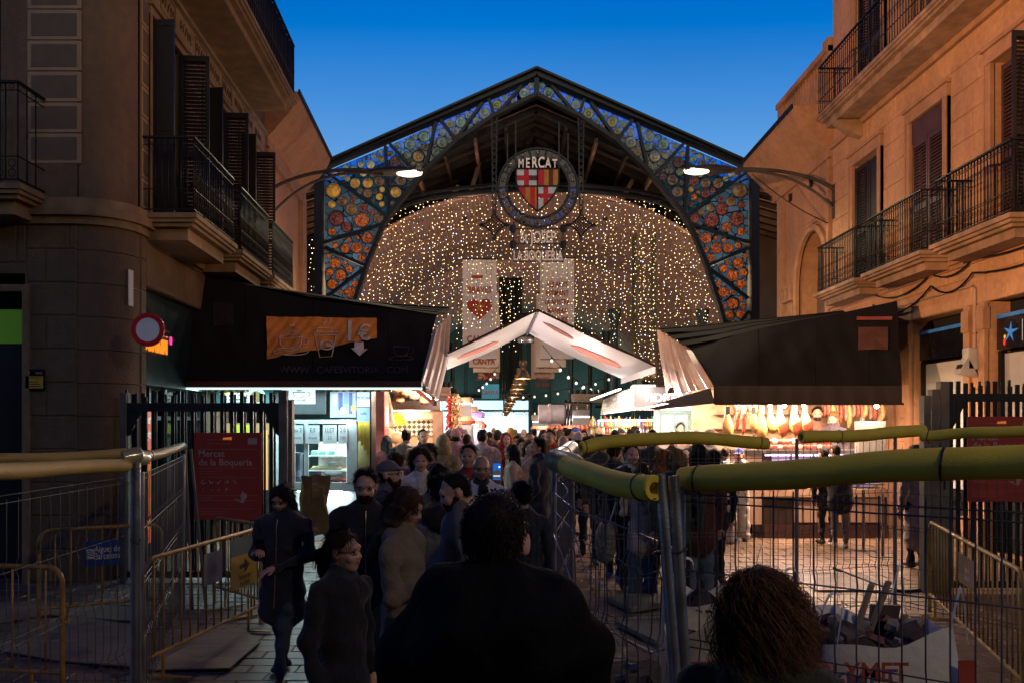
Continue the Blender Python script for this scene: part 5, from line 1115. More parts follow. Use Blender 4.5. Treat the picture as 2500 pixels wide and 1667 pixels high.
q = MB(); q.lathe([(.0, 0), (.13, .0), (.14, .012), (0, .015)], P(1634, 925, 16.05), 16, 'x'); q.build('side_emblem', M('white emblem', (.5, .48, .46), rough=.5), KR)
for k, dy in enumerate((.3, .65, 1.0)):
 pts = [P(1682 - (24 * (k + 1)) * (1 - (x - 1682) / 508) ** 3, 0, 1) * 0 + P(x - 24 * (k + 1) * (1 - (x - 1682) / 508) ** 3, interp(topR, x) - 15 * (k + 1) * (1 - (x - 1682) / 508) ** 2 - 1, 14.9 - .6 * (x - 1682) / 508 + dy) for x in np.linspace(1682, 2060, 20)]
 q = MB(); q.sheet([pts, [p + Vector((.01, -.28, -.10)) for p in pts]]); q.tube(pts, .012, 5); q.build('canopy_fold', m_can, KR)
q = MB(); q.add([P(1684, 850, 14.9), P(2190, 735, 14.3), P(2150, 760, 16.5), P(1606, 800, 16.1)], [(0, 1, 2, 3)]); q.build('canopy_top', m_can, KR)
q = MB(); q.add([cfR(2195, 942), cfR(2190, 840), cfR(2190, 735), P(2120, 760, 16.5), P(2120, 942, 16.5)], [(0, 1, 2, 3, 4)]); q.build('canopy_right_side', m_can, KR)
q = MB(); q.sheet([[cfR(x, y, .04) for x in (2093, 2130, 2165)] for y in (801, 828, 856)]); q.build('patch', M('brown patch', (.07, .028, .015), rough=.6), KR)
q = MB(); q.sheet([[cfR(x, y, .045) for x in (2089, 2130, 2175)] for y in (776, 784)]); q.build('patch_flap', M('red flap', (.22, .045, .03), rough=.6), KR)
q = MB(); q.add([P(1572, 993, 15.6), P(1735, 946, 13.5), P(1745, 984, 13.5), P(1600, 1000, 15.6)], [(0, 1, 2, 3)]); q.build('side_flap', m_val, KR)
q = MB(); q.bar(P(1574, 995, 15.55), P(1660, 978, 14.5), .05, .03); q.build('flap_led', E('pink white led', (1, .8, .75), 4), KR)
q = MB(); q.box(PX(1700, 16), PX(2185, 14.3), 16.3, 16.4, 0, 3.0); q.build('back_wall', M('stall back wall', (.5, .34, .2), rough=.6, var=.35), KR)
q = MB(); q.box(PX(1745, 13.6), PX(2190, 13.6), 13.6, 16.3, 2.72, 2.8); q.build('ceiling', M('stall ceiling', (.3, .2, .13), rough=.5), KR)
BY = 14.2
q = MB(); q.box(PX(1870, BY), PX(2165, BY), BY, BY + .75, PZ(1106, BY), PZ(1098, BY)); q.build('counter_top', m_chrome, KR)
q = MB(); q.box(PX(1872, BY), PX(2163, BY), BY + .5, BY + .55, PZ(1192, BY), PZ(1108, BY)); q.build('case_back', E('violet lit case', (.75, .5, .72), .5), KR)
q = MB(); q.box(PX(1872, BY), PX(2163, BY), BY + .06, BY + .5, PZ(1184, BY), PZ(1180, BY)); q.build('case_floor', M('white tray', (.6, .55, .55), rough=.4), KR)
q = MB(); q.box(PX(1872, BY), PX(2163, BY), BY + .005, BY + .012, PZ(1188, BY), PZ(1107, BY)); q.build('case_pane', GLASS('clear glass', (.95, .98, .98)), KR)
q = MB(); q.box(PX(1872, BY), PX(2163, BY), BY + .05, BY + .1, PZ(1112, BY), PZ(1109, BY)); q.build('case_led', E('violet led', (1, .72, 1), 6), KR)
for x in (1930, 1985, 2040, 2095):
 q = MB(); q.box(PX(x, BY), PX(x + 4, BY), BY + .0, BY + .06, PZ(1190, BY), PZ(1107, BY)); q.build('case_post', m_chrome, KR)
q = MB(); q.box(PX(1866, BY), PX(2168, BY), BY - .04, BY + .75, PZ(1212, BY), PZ(1192, BY)); q.build('counter_rail', M('warm cream laminate', (.55, .36, .24), rough=.45), KR)
q = MB(); q.box(PX(1866, BY), PX(2168, BY), BY + .02, BY + .75, .24, PZ(1212, BY)); q.build('counter_body', M('dark counter frame', (.035, .022, .016), rough=.5), KR)
q = MB(); q.box(PX(1866, BY), PX(2168, BY), BY - .02, BY + .75, 0, .238); q.build('plinth', M('brown plinth', (.05, .02, .014), rough=.5), KR)
for a, b in ((1938, 1958), (1961, 2034), (2037, 2110), (2113, 2150)):
 q = MB(); q.box(PX(a, BY), PX(b, BY), BY + .005, BY + .03, .28, PZ(1216, BY)); q.build('counter_panel', M('cream counter panel', (.55, .38, .28), rough=.45, var=.06), KR, bevel=.006)
lamp('AREA', P(2015, 1116, BY + .25), 14, (1, .75, 1), 1.6, size_y=.1, parent=KR, rot=(0, 0, 0))
q = MB(); q.box(PX(1752, BY), PX(1862, BY), BY + .05, BY + .75, .24, PZ(1108, BY)); q.build('side_counter', M('cream counter panel', (.55, .38, .28), rough=.45, var=.06), KR)
q = MB(); q.box(PX(1750, BY), PX(1864, BY), BY + .03, BY + .76, PZ(1108, BY), PZ(1098, BY)); q.build('side_counter_top', m_chrome, KR)
for i in range(4):
 q = MB(); bx(q, 1885 + i * 22, 1903 + i * 22, 1000, 1040, 16.2, .04); q.build('notice_card', M('notice card', (.55, .5, .42), rough=.6, var=.2), KR)
for y_ in (1010, 1045): q = MB(); q.box(PX(1750, 16), PX(2170, 15), 16.05, 16.28, PZ(y_ + 2, 16), PZ(y_, 16)); q.build('wall_shelf', m_wood0, KR)
# hams, sausages and charcuterie
m_ham = M('cured ham skin', (.62, .36, .13), rough=.35, var=.35, scale=8, bump=.3, bscale=25, coat=.25); m_meat = M('cut ham meat', (.16, .035, .02), rough=.3, var=.4, scale=12); m_saus = M('sausage', (.30, .07, .035), rough=.4, var=.4, scale=14, bump=.4, bscale=30); m_fuet = M('floured sausage', (.55, .36, .26), rough=.6, var=.3, scale=14, bump=.4, bscale=30)
def ham(px, y0, y1, Y, lean, lab, cut):
 c = P(px, y1, Y); L_ = PZ(y0, Y) - PZ(y1, Y); t = thing('cured_ham', lab, 'ham', c, 'hams hung under the stall awning'); n = 14
 prof = [(0.0, .02), (.05, .10), (.16, .155), (.30, .17), (.45, .15), (.6, .11), (.75, .065), (.88, .04), (1.0, .035)]
 q = MB(); rows = []
 for s, r in prof: rows.append([(c.x + lean * (1 - s) * .1 + r * .52 * L_ * 1.95 * math.cos(a) * (1 + .08 * math.sin(2 * a + s * 5)), c.y + r * .4 * L_ * 2.4 * math.sin(a), c.z + s * L_) for a in np.linspace(0, 2 * math.pi, n + 1)])
 q.sheet(rows); q.build('leg', m_ham, t, True)
 if cut:
  q = MB(); rows = []
  for s in np.linspace(.05, .42, 6): rows.append([(c.x + lean * (1 - s) * .1 + L_ * .9 * .22 * math.cos(a) * (.6 + s) * .8 , c.y - L_ * .168 * (1 - (s - .25) ** 2 * 4) - .012, c.z + (s + .1 * math.cos(a)) * L_) for a in np.linspace(.2, math.pi - .2, 8)])
  q.sheet(rows); q.build('cut_face', m_meat, t, True)
 q = MB(); q.tube([c + Vector((0, 0, L_)), c + Vector((0, 0, L_ + .16))], .008, 5); q.build('rope', m_iron, t)
 q = MB(); q.box(c.x - .035, c.x + .035, c.y - .12 * L_ - .04, c.y - .12 * L_ - .035, c.z + .72 * L_, c.z + .98 * L_); q.build('tag', m_dkp, t)
for px_, y0, y1, cut, d in ((1773, 990, 1066, 0, 'nearest the green column'), (1857, 988, 1070, 0, 'beside the clustered sausages'), (1878, 990, 1058, 0, 'behind the one with dark cut face'), (1836, 992, 1055, 0, 'behind the long red sausages'), (1900, 986, 1066, 1, 'with dark cut face'), (1936, 984, 1063, 1, 'left of the paired hams with brown cut'), (1962, 984, 1064, 1, 'beside the bearded vendor')):
 ham(px_, y0, y1, 13.95, rnd.uniform(-1, 1), 'cured ham hanging in the stall, ' + d, cut)
def sausage(px, y0, y1, Y, r, m_, lab, grp, bend=.03):
 a, b = P(px, y0, Y), P(px + rnd.uniform(-3, 3), y1, Y); q = MB(); pts = [a.lerp(b, s) + Vector((bend * math.sin(s * 3.1), 0, 0)) for s in np.linspace(0, 1, 9)]
 q.tube(pts, [r * (.25 if i in (0, 8) else .75 if i in (1, 7) else 1 + .06 * math.sin(i * 2.3)) for i in range(9)], 8); tbuild(q, 'cured_sausage', m_, lab, 'sausage', grp, True)
for i in range(13): sausage(1789 + i * 5.2, 985, 1010 + rnd.uniform(-6, 20), 14.1 + rnd.uniform(-.1, .1), .027, m_fuet if i % 3 else m_saus, 'short cured sausage bunched on the rail between the first hams', 'bunched short sausages')
for x, y1, w in ((1796, 1050, 'left'), (1812, 1062, 'middle'), (1842, 1060, 'right')): sausage(x, 1005, y1, 14.25, .035, m_saus, 'long red sausage hanging below the bunched ones, %s of three' % w, 'long sausages')
for i in range(15):
 if 1985 <= 2012 + i * 10 <= 2200: sausage(2012 + i * 10, 984, 1032 + rnd.uniform(-18, 16), 15.4 + .1 * (i % 2), .045, (m_saus, m_fuet, m_ham, m_fuet)[i % 4], 'thick salami hanging against the bright back wall of the stall', 'salami on the back wall')
for i in range(26):
 x = 1878 + (i % 13) * 12; r = i // 13; c = P(x, 1090 - r * 12, 14.5); q = MB(); q.lathe([(.0, -.05), (.06, -.045), (.075, 0), (.06, .045), (0, .05)], c, 10, 'x', ); tbuild(q, 'charcuterie_piece', (m_saus, m_meat, m_fuet, M('wrapped red meat', (.4, .05, .05), rough=.25, coat=.5))[(i * 7) % 4], 'piece of charcuterie piled on the stall counter', 'charcuterie', 'charcuterie piled on the counter', True)
for i in range(10):
 c = P(1895 + i * 27, 1172, 14.45); q = MB(); q.lathe([(0, 0), (.1, .0), (.11, .03), (.05, .07), (0, .08)], c, 10, sx=1.2); tbuild(q, 'meat_tray', (m_fuet, m_saus, M('pink meat', (.6, .25, .25), rough=.35))[i % 3], 'meat in the violet lit counter case', 'meat tray', 'meat inside the counter case', True)
for i, (x, y) in enumerate(((1880, 988), (1915, 988), (1962, 986), (2140, 990))):
 w = P(x, y, 13.75); t = thing('spot_bulb', 'small bright spot bulb under the ham kiosk awning', 'spot bulb', w, 'spot bulbs of the ham kiosk')
 q = MB(); q.lathe([(0, -.045), (.035, -.03), (.04, .0), (.025, .05), (0, .06)], w, 10); q.build('bulb', E('warm spot bulb', (1, .82, .5), 30), t, True)
 q = MB(); q.cyl(w + Vector((0, 0, .05)), w + Vector((0, 0, .32)), .02, None, 6); q.build('stem', m_iron, t)
 lamp('POINT', w + Vector((0, 0, -.07)), 60, (1, .66, .34), .06, parent=t)
lamp('AREA', (PX(1960, 14), 14.0, 2.66), 460, (1, .62, .45), 3.0, size_y=1.0, parent=KR, rot=(0, 0, 0))
q = MB(); q.box(PX(2092, 14.0), PX(2160, 14.0), 13.95, 14.1, PZ(1145, 14), PZ(1028, 14)); tbuild(q, 'drinks_fridge', M('grey fridge', (.2, .2, .2), rough=.3, var=.3, scale=6), 'small glass fronted fridge with drinks leaflets at the end of the ham counter', 'fridge', bevel=.01)
# ================================================================== white tent over the passage
TN = thing('tent_awning', 'white gabled awning with red prints spanning the passage between the two kiosks', 'awning', (.5, 16.5, 3))
m_tent = GLASS('tent canvas', (.82, .72, .66), transl=1.0, rough=.6)
fa, ba = P(1313, 757, 14.5), P(1287, 812, 18.5); fl, blk = P(1093, 862, 14.5), P(1091, 902, 18.5); frr, brr = P(1600, 893, 14.5), P(1516, 923, 18.5)
def panel(a0, a1, b0, b1, n=12, m=8, sag=.08):
 q = MB(); q.sheet([[a0.lerp(a1, j / m).lerp(b0.lerp(b1, j / m), i / n) - Vector((0, 0, sag * math.sin(math.pi * i / n) * (.5 + .5 * math.sin(math.pi * j / m)))) for i in range(n + 1)] for j in range(m + 1)]); return q
panel(fa, ba, fl, blk).build('left_panel', m_tent, TN, True); panel(fa, ba, frr, brr).build('right_panel', m_tent, TN, True)
q = MB(); q.tube([fa + Vector((0, -.05, -.02)), ba + Vector((0, .1, -.03))], .03, 8); q.tube([fa, fl], .022, 6); q.tube([fa, frr], .022, 6); q.build('frame_pole', M('dark pole', (.05, .03, .025), rough=.5), TN, True)
q = MB(); q.sheet([[frr.lerp(brr, t_), frr.lerp(brr, t_) - Vector((0, 0, .13))] for t_ in np.linspace(0, 1, 8)]); q.build('valance', m_tent, TN)
m_rp = M('faded red print', (.62, .22, .17), rough=.8, var=.35, scale=5)
def blob(a0, a1, b0, b1, u0, u1, v0, v1, name):
 q = MB(); f = lambda u, v: a0.lerp(a1, v).lerp(b0.lerp(b1, v), u) - Vector((0, 0, .08 * math.sin(math.pi * u) * (.5 + .5 * math.sin(math.pi * v)) + .015))
 q.add([f((u0 + u1) / 2 + (u1 - u0) / 2 * math.cos(t_) * (1 + .1 * math.sin(5 * t_)), (v0 + v1) / 2 + (v1 - v0) / 2 * math.sin(t_)) for t_ in np.linspace(0, 2 * math.pi, 21)[:-1]], [tuple(range(20))]); q.build(name, m_rp, TN)
blob(fa, ba, frr, brr, .38, .85, .35, .6, 'lobster_print'); blob(fa, ba, fl, blk, .4, .88, .3, .55, 'lobster_print'); blob(fa, ba, frr, brr, .08, .35, .2, .3, 'smear_print')
q = MB(); q.lathe([(0, -.08), (.09, -.05), (.1, .0), (.06, .06), (0, .07)], P(1283, 830, 18.3), 10, sx=2); q.build('junction_fan', m_chrome, TN, True)
# ================================================================== stalls inside the passage and the hall
m_tube = E('fluorescent tube', (1, .88, .84), 4.5); m_wood = M('stall timber', (.22, .12, .07), rough=.6, var=.3)
def tube_light(par, a, b, e, col=(1, .86, .8), m_=None, w=.05):
 q = MB(); q.bar(a, b, w, w * .7); q.build('tube_lamp', m_ or m_tube, par); a, b = Vector(a), Vector(b)
 lamp('POINT', a.lerp(b, .5) - Vector((0, .02, .08)), e * 1.6, col, .25, parent=par)
# fruit stall
FS = thing('fruit_stall', 'warm lit fruit stall with triangle tiles and hanging bananas behind the red pillar', 'stall', (-2, 17.5, 0)); SY = 17.6
m_tri = bpy.data.materials.new('triangle tiles'); m_tri.use_nodes = True
n_ = m_tri.node_tree; b0 = n_.nodes['Principled BSDF']; ck = n_.nodes.new('ShaderNodeTexChecker'); ck.inputs['Scale'].default_value = 13; ck.inputs[1].default_value = (.5, .42, .36, 1); ck.inputs[2].default_value = (.02, .02, .02, 1)
ge = n_.nodes.new('ShaderNodeNewGeometry'); mpn = n_.nodes.new('ShaderNodeMapping'); mpn.inputs['Rotation'].default_value = (0, math.radians(45), 0); n_.links.new(ge.outputs['Position'], mpn.inputs[0]); n_.links.new(mpn.outputs[0], ck.inputs[0]); n_.links.new(ck.outputs[0], b0.inputs['Base Color'])
q = MB(); bx(q, 938, 1062, 985, 1100, SY + .6, .05); q.build('back_wall', M('warm back wall', (.45, .27, .17), rough=.6), FS)
q = MB(); bx(q, 960, 1056, 1025, 1062, SY + .55, .04); q.build('tile_band', m_tri, FS)
q = MB(); bx(q, 950, 1062, 1022, 1025, SY + .3, .25); bx(q, 950, 1062, 1003, 1006, SY + .4, .15); q.build('shelf', m_wood, FS)
q = MB(); bx(q, 935, 1075, 978, 1000, SY, .3); q.build('fascia', M('dark brown fascia', (.05, .03, .02), rough=.4), FS)
q = MB(); bx(q, 1056, 1080, 1000, 1200, SY + .2, .3); q.build('side_panel', M('plank panel', (.3, .19, .13), rough=.6, var=.3), FS)
q = MB(); bx(q, 930, 1060, 1105, 1330, SY - .3, .7); q.build('counter', m_wood, FS)
tube_light(FS, P(945, 1000, SY + .25), P(1050, 1000, SY + .25), 110, (1, .72, .45)); lamp('POINT', P(950, 1040, SY - .1), 40, (1, .7, .4), .15, parent=FS)
for i, x in enumerate((968, 974, 981, 962)):
 q = MB(); c = P(x, 1010, SY + .2)
 for k in range(5): q.tube([c + Vector((.05 * math.sin(k * 1.3) * s * 2, -.04 * s, -.26 * s + .03 * math.sin(s * 3))) for s in np.linspace(0, 1, 6)], [.006, .02, .023, .022, .016, .006], 6)
 tbuild(q, 'banana_bunch', M('banana', (.62, .42, .03), rough=.5), '%s bunch of bananas hanging in the fruit stall' % nm[i], 'bananas', 'banana bunches', True)
for i, (x, y, r) in enumerate(((950, 1088, .17), (968, 1068, .18), (945, 1062, .2), (962, 1098, .14), (978, 1090, .15))):
 q = MB(); c = P(x, y, SY - .3); rows = []
 for s in np.linspace(-1.5, 1.5, 9): rows.append([c + Vector((r * math.cos(s) * math.cos(a) * (1 + .05 * math.cos(10 * a)), r * math.cos(s) * math.sin(a), r * .8 * math.sin(s))) for a in np.linspace(0, 2 * math.pi, 21)])
 q.sheet(rows); tbuild(q, 'pumpkin', M('pale pumpkin', (.66, .45, .24), rough=.5, var=.2), '%s pale ribbed pumpkin in the pile at the fruit stall' % (nm + ['fifth'])[i], 'pumpkin', 'pumpkins at the fruit stall', True)
q = MB(); rows = []
for s in np.linspace(0, 1, 9): rows.append([P(944, 960 + 80 * s, SY - .2) + Vector(((.06 + .12 * s) * math.cos(a) * (1 + .15 * math.sin(9 * a + 20 * s)), (.06 + .12 * s) * math.sin(a), 0)) for a in np.linspace(0, 2 * math.pi, 17)])
q.sheet(rows); tbuild(q, 'onion_net', M('onion net', (.6, .42, .25), rough=.5, var=.4, scale=20), 'net of pale onions hanging beside the red pillar', 'net', smooth=True)
for i, (x, m_, y1) in enumerate(((1097, M('dried chillies', (.30, .02, .012), rough=.4, var=.4, scale=25), 1050), (1110, M('mixed dried peppers', (.25, .14, .04), rough=.4, var=.6, scale=25), 1052), (1120, M('garlic string', (.5, .36, .22), rough=.5, var=.4, scale=25), 1045))):
 q = MB()
 for k in range(46):
  c = P(x + rnd.uniform(-5, 5), 962 + (y1 - 962) * k / 46, 17.0 + rnd.uniform(-.1, .1)); d = Vector((rnd.uniform(-1, 1), rnd.uniform(-1, .2), -.8)).normalized() * .1; q.tube([c, c + d * .5, c + d], [.022, .024, .004], 5)
 tbuild(q, 'pepper_string', m_, ('string of dried red chillies hanging at the fruit stall corner', 'string of mixed dried peppers hanging between chillies and garlic', 'string of pale garlic hanging at the fruit stall corner')[i], 'food string', smooth=True)
# straw baskets and gear under the left canopy end
for i, (x, y, r) in enumerate(((965, 945, .16), (990, 955, .13), (1010, 965, .12), (975, 972, .12), (1035, 975, .10))):
 q = MB(); q.lathe([(r * .4, -.1), (r * .9, -.06), (r, .0), (r * .8, .08), (r * .2, .1)], P(x, y, 15.8 + .1 * i), 12); tbuild(q, 'straw_basket', M('straw', (.40, .24, .10), rough=.7, var=.5, scale=25), '%s straw basket hung in the jumble below the pleated canopy end' % (nm + ['fifth'])[i], 'basket', 'baskets under the canopy', True)
q = MB(); q.bar(P(1018, 950, 15.2), P(1063, 985, 14.6), .05, .08); tbuild(q, 'awning_arm', m_chrome, 'folding steel awning arm hanging below the pleated side of the coffee kiosk', 'awning arm')
# glassware stall
VS = thing('glassware_stall', 'grey metal stall with VIDRES lettering and long tube lights right of the passage', 'stall', (3, 18, 0)); VY = 17.5
m_zinc = M('brushed zinc', (.38, .36, .36), rough=.3, metal=.55, var=.15, scale=3, aniso=(1, 1, 12)); m_fas = M('grey fascia', (.22, .23, .24), rough=.45)
bw = lambda q, x0, x1, y0, y1, d=.06: bx(q, x0, x1, y0, y1, VY, d)
q = MB(); bw(q, 1545, 1790, 944, 994, .4); q.build('front_fascia', m_fas, VS)
q = MB(); q.text('VIDRES', PX(1250 + 27, VY), P(1618, 979, VY - .02), bold=.03, ext=.01, sx=1.15); q.build('lettering', E('white stall letters', (1, .95, .9), .9), VS)
q = MB(); a, b = P(1543, 944, VY), P(1472, 975, 23.5); q.add([a, P(1543, 994, VY), P(1466, 1012, 23.5), b], [(0, 1, 2, 3)]); q.build('side_fascia', m_zinc, VS)
q = MB(); q.box(PX(1540, VY), PX(1547, VY), VY - .03, VY + .05, PZ(996, VY), PZ(942, VY)); q.build('corner_profile', m_chrome, VS)
q = MB(); bw(q, 1535, 1790, 994, 1000, .5); q.build('ledge', m_zinc, VS)
tube_light(VS, P(1545, 941, VY - .15), P(1600, 941, VY - .15), 7); tube_light(VS, P(1443, 975, 22), P(1514, 949, 18), 7); tube_light(VS, P(1476, 1008, 22), P(1548, 998, 17.4), 14); tube_light(VS, P(1600, 997, VY - .1), P(1752, 994, VY - .1), 26)
tube_light(VS, P(1460, 1026, 20), P(1602, 1025, 20), 40, (1, .85, .7));
q = MB(); bx(q, 1440, 1606, 1028, 1072, 20.6, .1); q.build('shelf_back', M('shop shelf back', (.5, .34, .22), rough=.6, var=.4, scale=6), VS)
q = MB(); bx(q, 1440, 1606, 1040, 1042, 20.2, .4); bx(q, 1440, 1606, 1058, 1060, 20.2, .4); q.build('shelf', m_wood, VS)
cols = ((.6, .3, .05), (.5, .05, .04), (.7, .65, .5), (.1, .3, .15), (.6, .5, .1), (.35, .15, .05), (.1, .15, .4))
gm = []
for i, c_ in enumerate(cols):
 b_m = MB(); b_m.lathe([(.05, 0), (.055, .02), (.055, .17), (.02, .22), (.02, .27), (0, .28)], n=9); gm.append(b_m.mesh('bottle', M('goods %d' % i, c_, rough=.25, var=.25, coat=.3), True))
for i in range(34):
 for row, y in ((0, 1040), (1, 1058)):
  w = P(1443 + i * 4.8 + rnd.uniform(-1, 1), y, 20.3); s = rnd.uniform(.55, 1.0); o = inst('bottle', gm[rnd.randrange(7)], None, w, None, (s, s, s)); tag(o, 'small bottle or jar on the lit shelves of the glassware stall, %s shelf' % ('upper' if row == 0 else 'lower'), 'bottle', 'goods on the glassware shelves')
q = MB(); bx(q, 1606, 1690, 1000, 1200, 18.4, .1); q.build('teal_cabinet', M('pale teal cabinet', (.26, .42, .40), rough=.4), VS)
for a, b in ((1614, 1645), (1648, 1680)):
 q = MB(); bx(q, a, b, 1010, 1090, 18.36, .05); q.build('cabinet_door', M('pale teal door', (.30, .47, .45), rough=.4), VS, bevel=.01)
q = MB(); bx(q, 1598, 1605, 1000, 1250, 18.2, .1); bx(q, 1690, 1696, 1000, 1250, 18.2, .1); q.build('white_post', M('white post', (.6, .58, .55), rough=.4), VS)
q = MB(); bx(q, 1697, 1748, 1000, 1250, 18.5, .05); q.build('dark_pane', m_dkp, VS)
q = MB()
for k in range(-3, 6):
 a, b = P(1697 + k * 12, 1000, 18.4), P(1697 + k * 12 + 30, 1060, 18.4); q.bar(a, b, .012); a, b = P(1697 + k * 12 + 30, 1000, 18.4), P(1697 + k * 12, 1060, 18.4); q.bar(a, b, .012)
q.build('diamond_lattice', M('brass lattice', (.35, .28, .12), rough=.4, metal=.6), VS)
q = MB()
for k in range(160): c = P(rnd.uniform(1745, 1762), rnd.uniform(995, 1080), 17.3 + rnd.uniform(-.1, .1)); q.bar(c, c + Vector((rnd.uniform(-.03, .03), -.02, -.12)), .012, .004)
tbuild(q, 'tinsel_column', M('green tinsel', (.08, .22, .14), rough=.25, metal=.6, var=.5, scale=20), 'column of glittering green tinsel beside the hams', 'tinsel')
q = MB(); bx(q, 1600, 1760, 1086, 1330, 16.9, .7); q.build('counter', M('steel counter', (.4, .36, .33), rough=.35, metal=.4), VS)
for i in range(14):
 w = P(1632 + i * 8, 1088, 17.0); q = MB(); h_ = rnd.uniform(.12, .35); q.lathe([(.06, 0), (.07, h_ * .5), (.05, h_ * .9), (0, h_)], w, 8); tbuild(q, 'packed_cheese', M('pack %d' % (i % 4), ((.6, .3, .12), (.65, .5, .35), (.5, .2, .12), (.7, .62, .5))[i % 4], rough=.4, var=.3, scale=15), 'wrapped food pack on the steel counter left of the hams', 'food pack', 'packs on the steel counter', True)
lamp('POINT', P(1660, 1045, 17.6), 60, (1, .8, .6), .2, parent=VS)
# further stalls down both sides of the aisle
def far_stall(px0, px1, Y, ytop, yb, col, em, lab, fas, tubecol=(1, .8, .9), e=60):
 t = thing('market_stall', lab, 'stall', (PX((px0 + px1) / 2, Y), Y, 0), 'stalls along the aisle')
 q = MB(); bx(q, px0, px1, ytop, ytop + 14, Y, 1.2); q.build('fascia', fas, t, bevel=.02)
 q = MB(); bx(q, px0, px1, yb, yb + 60, Y + .2, 1.5); q.build('counter', M('stall counter', (.4, .36, .36), rough=.4), t)
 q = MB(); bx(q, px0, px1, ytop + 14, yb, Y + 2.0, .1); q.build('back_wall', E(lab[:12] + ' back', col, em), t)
 tube_light(t, P(px0, ytop + 17, Y), P(px1, ytop + 17, Y), e, tubecol); q = MB()
 for k in range(9): c = P(px0 + (px1 - px0) * (k + .5) / 9, yb, Y + .3); q.lathe([(.0, 0), (.13, .02), (.15, .1), (.05, .2), (0, .22)], c, 8)
 tag(q.build('produce', (M('produce a', (.5, .12, .05), var=.5, scale=20), M('produce b', (.2, .35, .05), var=.5, scale=20))[int(Y) % 2], t, True), kind='stuff')
m_vf = M('violet fascia', (.20, .11, .28), rough=.4); m_bf = M('brown slat fascia', (.25, .15, .09), rough=.5)
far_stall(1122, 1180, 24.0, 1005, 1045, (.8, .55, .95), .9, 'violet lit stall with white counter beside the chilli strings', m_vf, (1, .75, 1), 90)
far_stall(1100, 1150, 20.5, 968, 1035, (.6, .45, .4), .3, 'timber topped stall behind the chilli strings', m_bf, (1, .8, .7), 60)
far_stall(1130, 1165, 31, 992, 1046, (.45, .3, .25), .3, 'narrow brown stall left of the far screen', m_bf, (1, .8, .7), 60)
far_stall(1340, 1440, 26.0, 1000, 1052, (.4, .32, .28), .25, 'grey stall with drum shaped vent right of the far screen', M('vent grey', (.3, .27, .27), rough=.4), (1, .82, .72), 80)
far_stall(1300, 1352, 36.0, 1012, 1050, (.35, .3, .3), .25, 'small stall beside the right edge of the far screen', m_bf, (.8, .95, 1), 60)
q = MB(); c = P(1345, 1010, 25.5); q.lathe([(.0, -.4), (.30, -.4), (.30, -.1), (.33, -.08), (.33, .0), (.30, .02), (.30, .4), (.25, .45), (0, .45)], c, 20, 'x'); tbuild(q, 'drum_vent', M('cream drum', (.8, .68, .66), rough=.4), 'cream drum shaped vent on the stall roof right of the aisle', 'vent', smooth=True)
for k in range(4):
 q = MB(); q.lathe([(.34, -.03), (.34, .03), (.2, .05)], P(1372 + k * 7, 1014 - k, 25.8), 14, 'x'); tbuild(q, 'vent_cowl', M('dark cowl', (.08, .07, .07), rough=.4, metal=.4), 'dark cowl ring of the roof vent beside the cream drum', 'vent', 'vent cowl rings', True)
for i, (px0, px1, Y, y) in enumerate(((1040, 1100, 19.5, 945), (1060, 1110, 22, 960), (1395, 1470, 23, 962), (1380, 1440, 27, 985))):
 q = MB()
 for k in range(5): q.bar(P(px0, y + k * 4, Y + .3 * k), P(px1, y + 2 + k * 4, Y + .3 * k), .08, .04)
 tbuild(q, 'timber_rack', m_bf, 'slatted timber rack with lamps on a stall roof, %s' % ('left of the tent', 'behind the tent end', 'before the glassware stall', 'above the grey stall')[i], 'rack', 'timber racks on stall roofs')
 for k in range(6):
  w = P(px0 + (px1 - px0) * k / 5, y - 4, Y); q = MB(); q.lathe([(.0, -.05), (.06, -.03), (.07, .05), (.04, .1), (0, .1)], w, 8); tbuild(q, 'can_light', m_iron, 'small black can light on the timber racks of the stall roofs', 'spotlight', 'can lights on the racks', True)
# floodlights added to brighten the vault
for (x, Y, e) in ((-3.5, 31, 58), (5.2, 31, 58), (-3.5, 37, 80), (5, 37, 80), (.8, 45, 180), (.8, 55, 180)):
 t = thing('uplight', 'small floodlight on a stall roof washing the vault, %s' % ('left front', 'right front', 'left middle', 'right middle', 'deep', 'deepest')[[(-3.5, 31), (5.2, 31), (-3.5, 37), (5, 37), (.8, 45), (.8, 55)].index((x, Y))], 'floodlight', (x, Y, 3.6), 'vault floodlights')
 q = MB(Matrix.Translation((x, Y, 3.6))); q.box(-.15, .15, -.1, .1, -.1, .08); q.build('housing', m_iron, t)
 lamp('AREA', (x, Y, 3.75), e, (1, .58, .42), .5, parent=t, rot=(math.pi, 0, 0))
for i, (x, y, Y) in enumerate(((1062, 925, 15.4), (1640, 955, 15.6))):
 w = P(x, y, Y); t = thing('canopy_lamp', 'small lamp under the passage end of the %s kiosk canopy' % ('coffee', 'ham')[i], 'lamp', w); q = MB(Matrix.Translation(w)); q.lathe([(.03, .08), (.07, .04), (.09, -.04)], n=10); q.build('shade', m_iron, t, True)
 q = MB(Matrix.Translation(w)); q.lathe([(.0, -.05), (.06, -.03), (.06, .0)], n=10); q.build('bulb', E('canopy bulb', (1, .8, .7), 8), t, True); lamp('POINT', w + Vector((0, -.05, -.12)), (430, 260)[i], (1, .66, .52), .1, parent=t)
for i in (0, 1):
 lamp('POINT', (.47 + (-.6, .7)[i], 16.6, 2.7), (24, 50)[i], (1, .78, .68), .3, parent=TN)
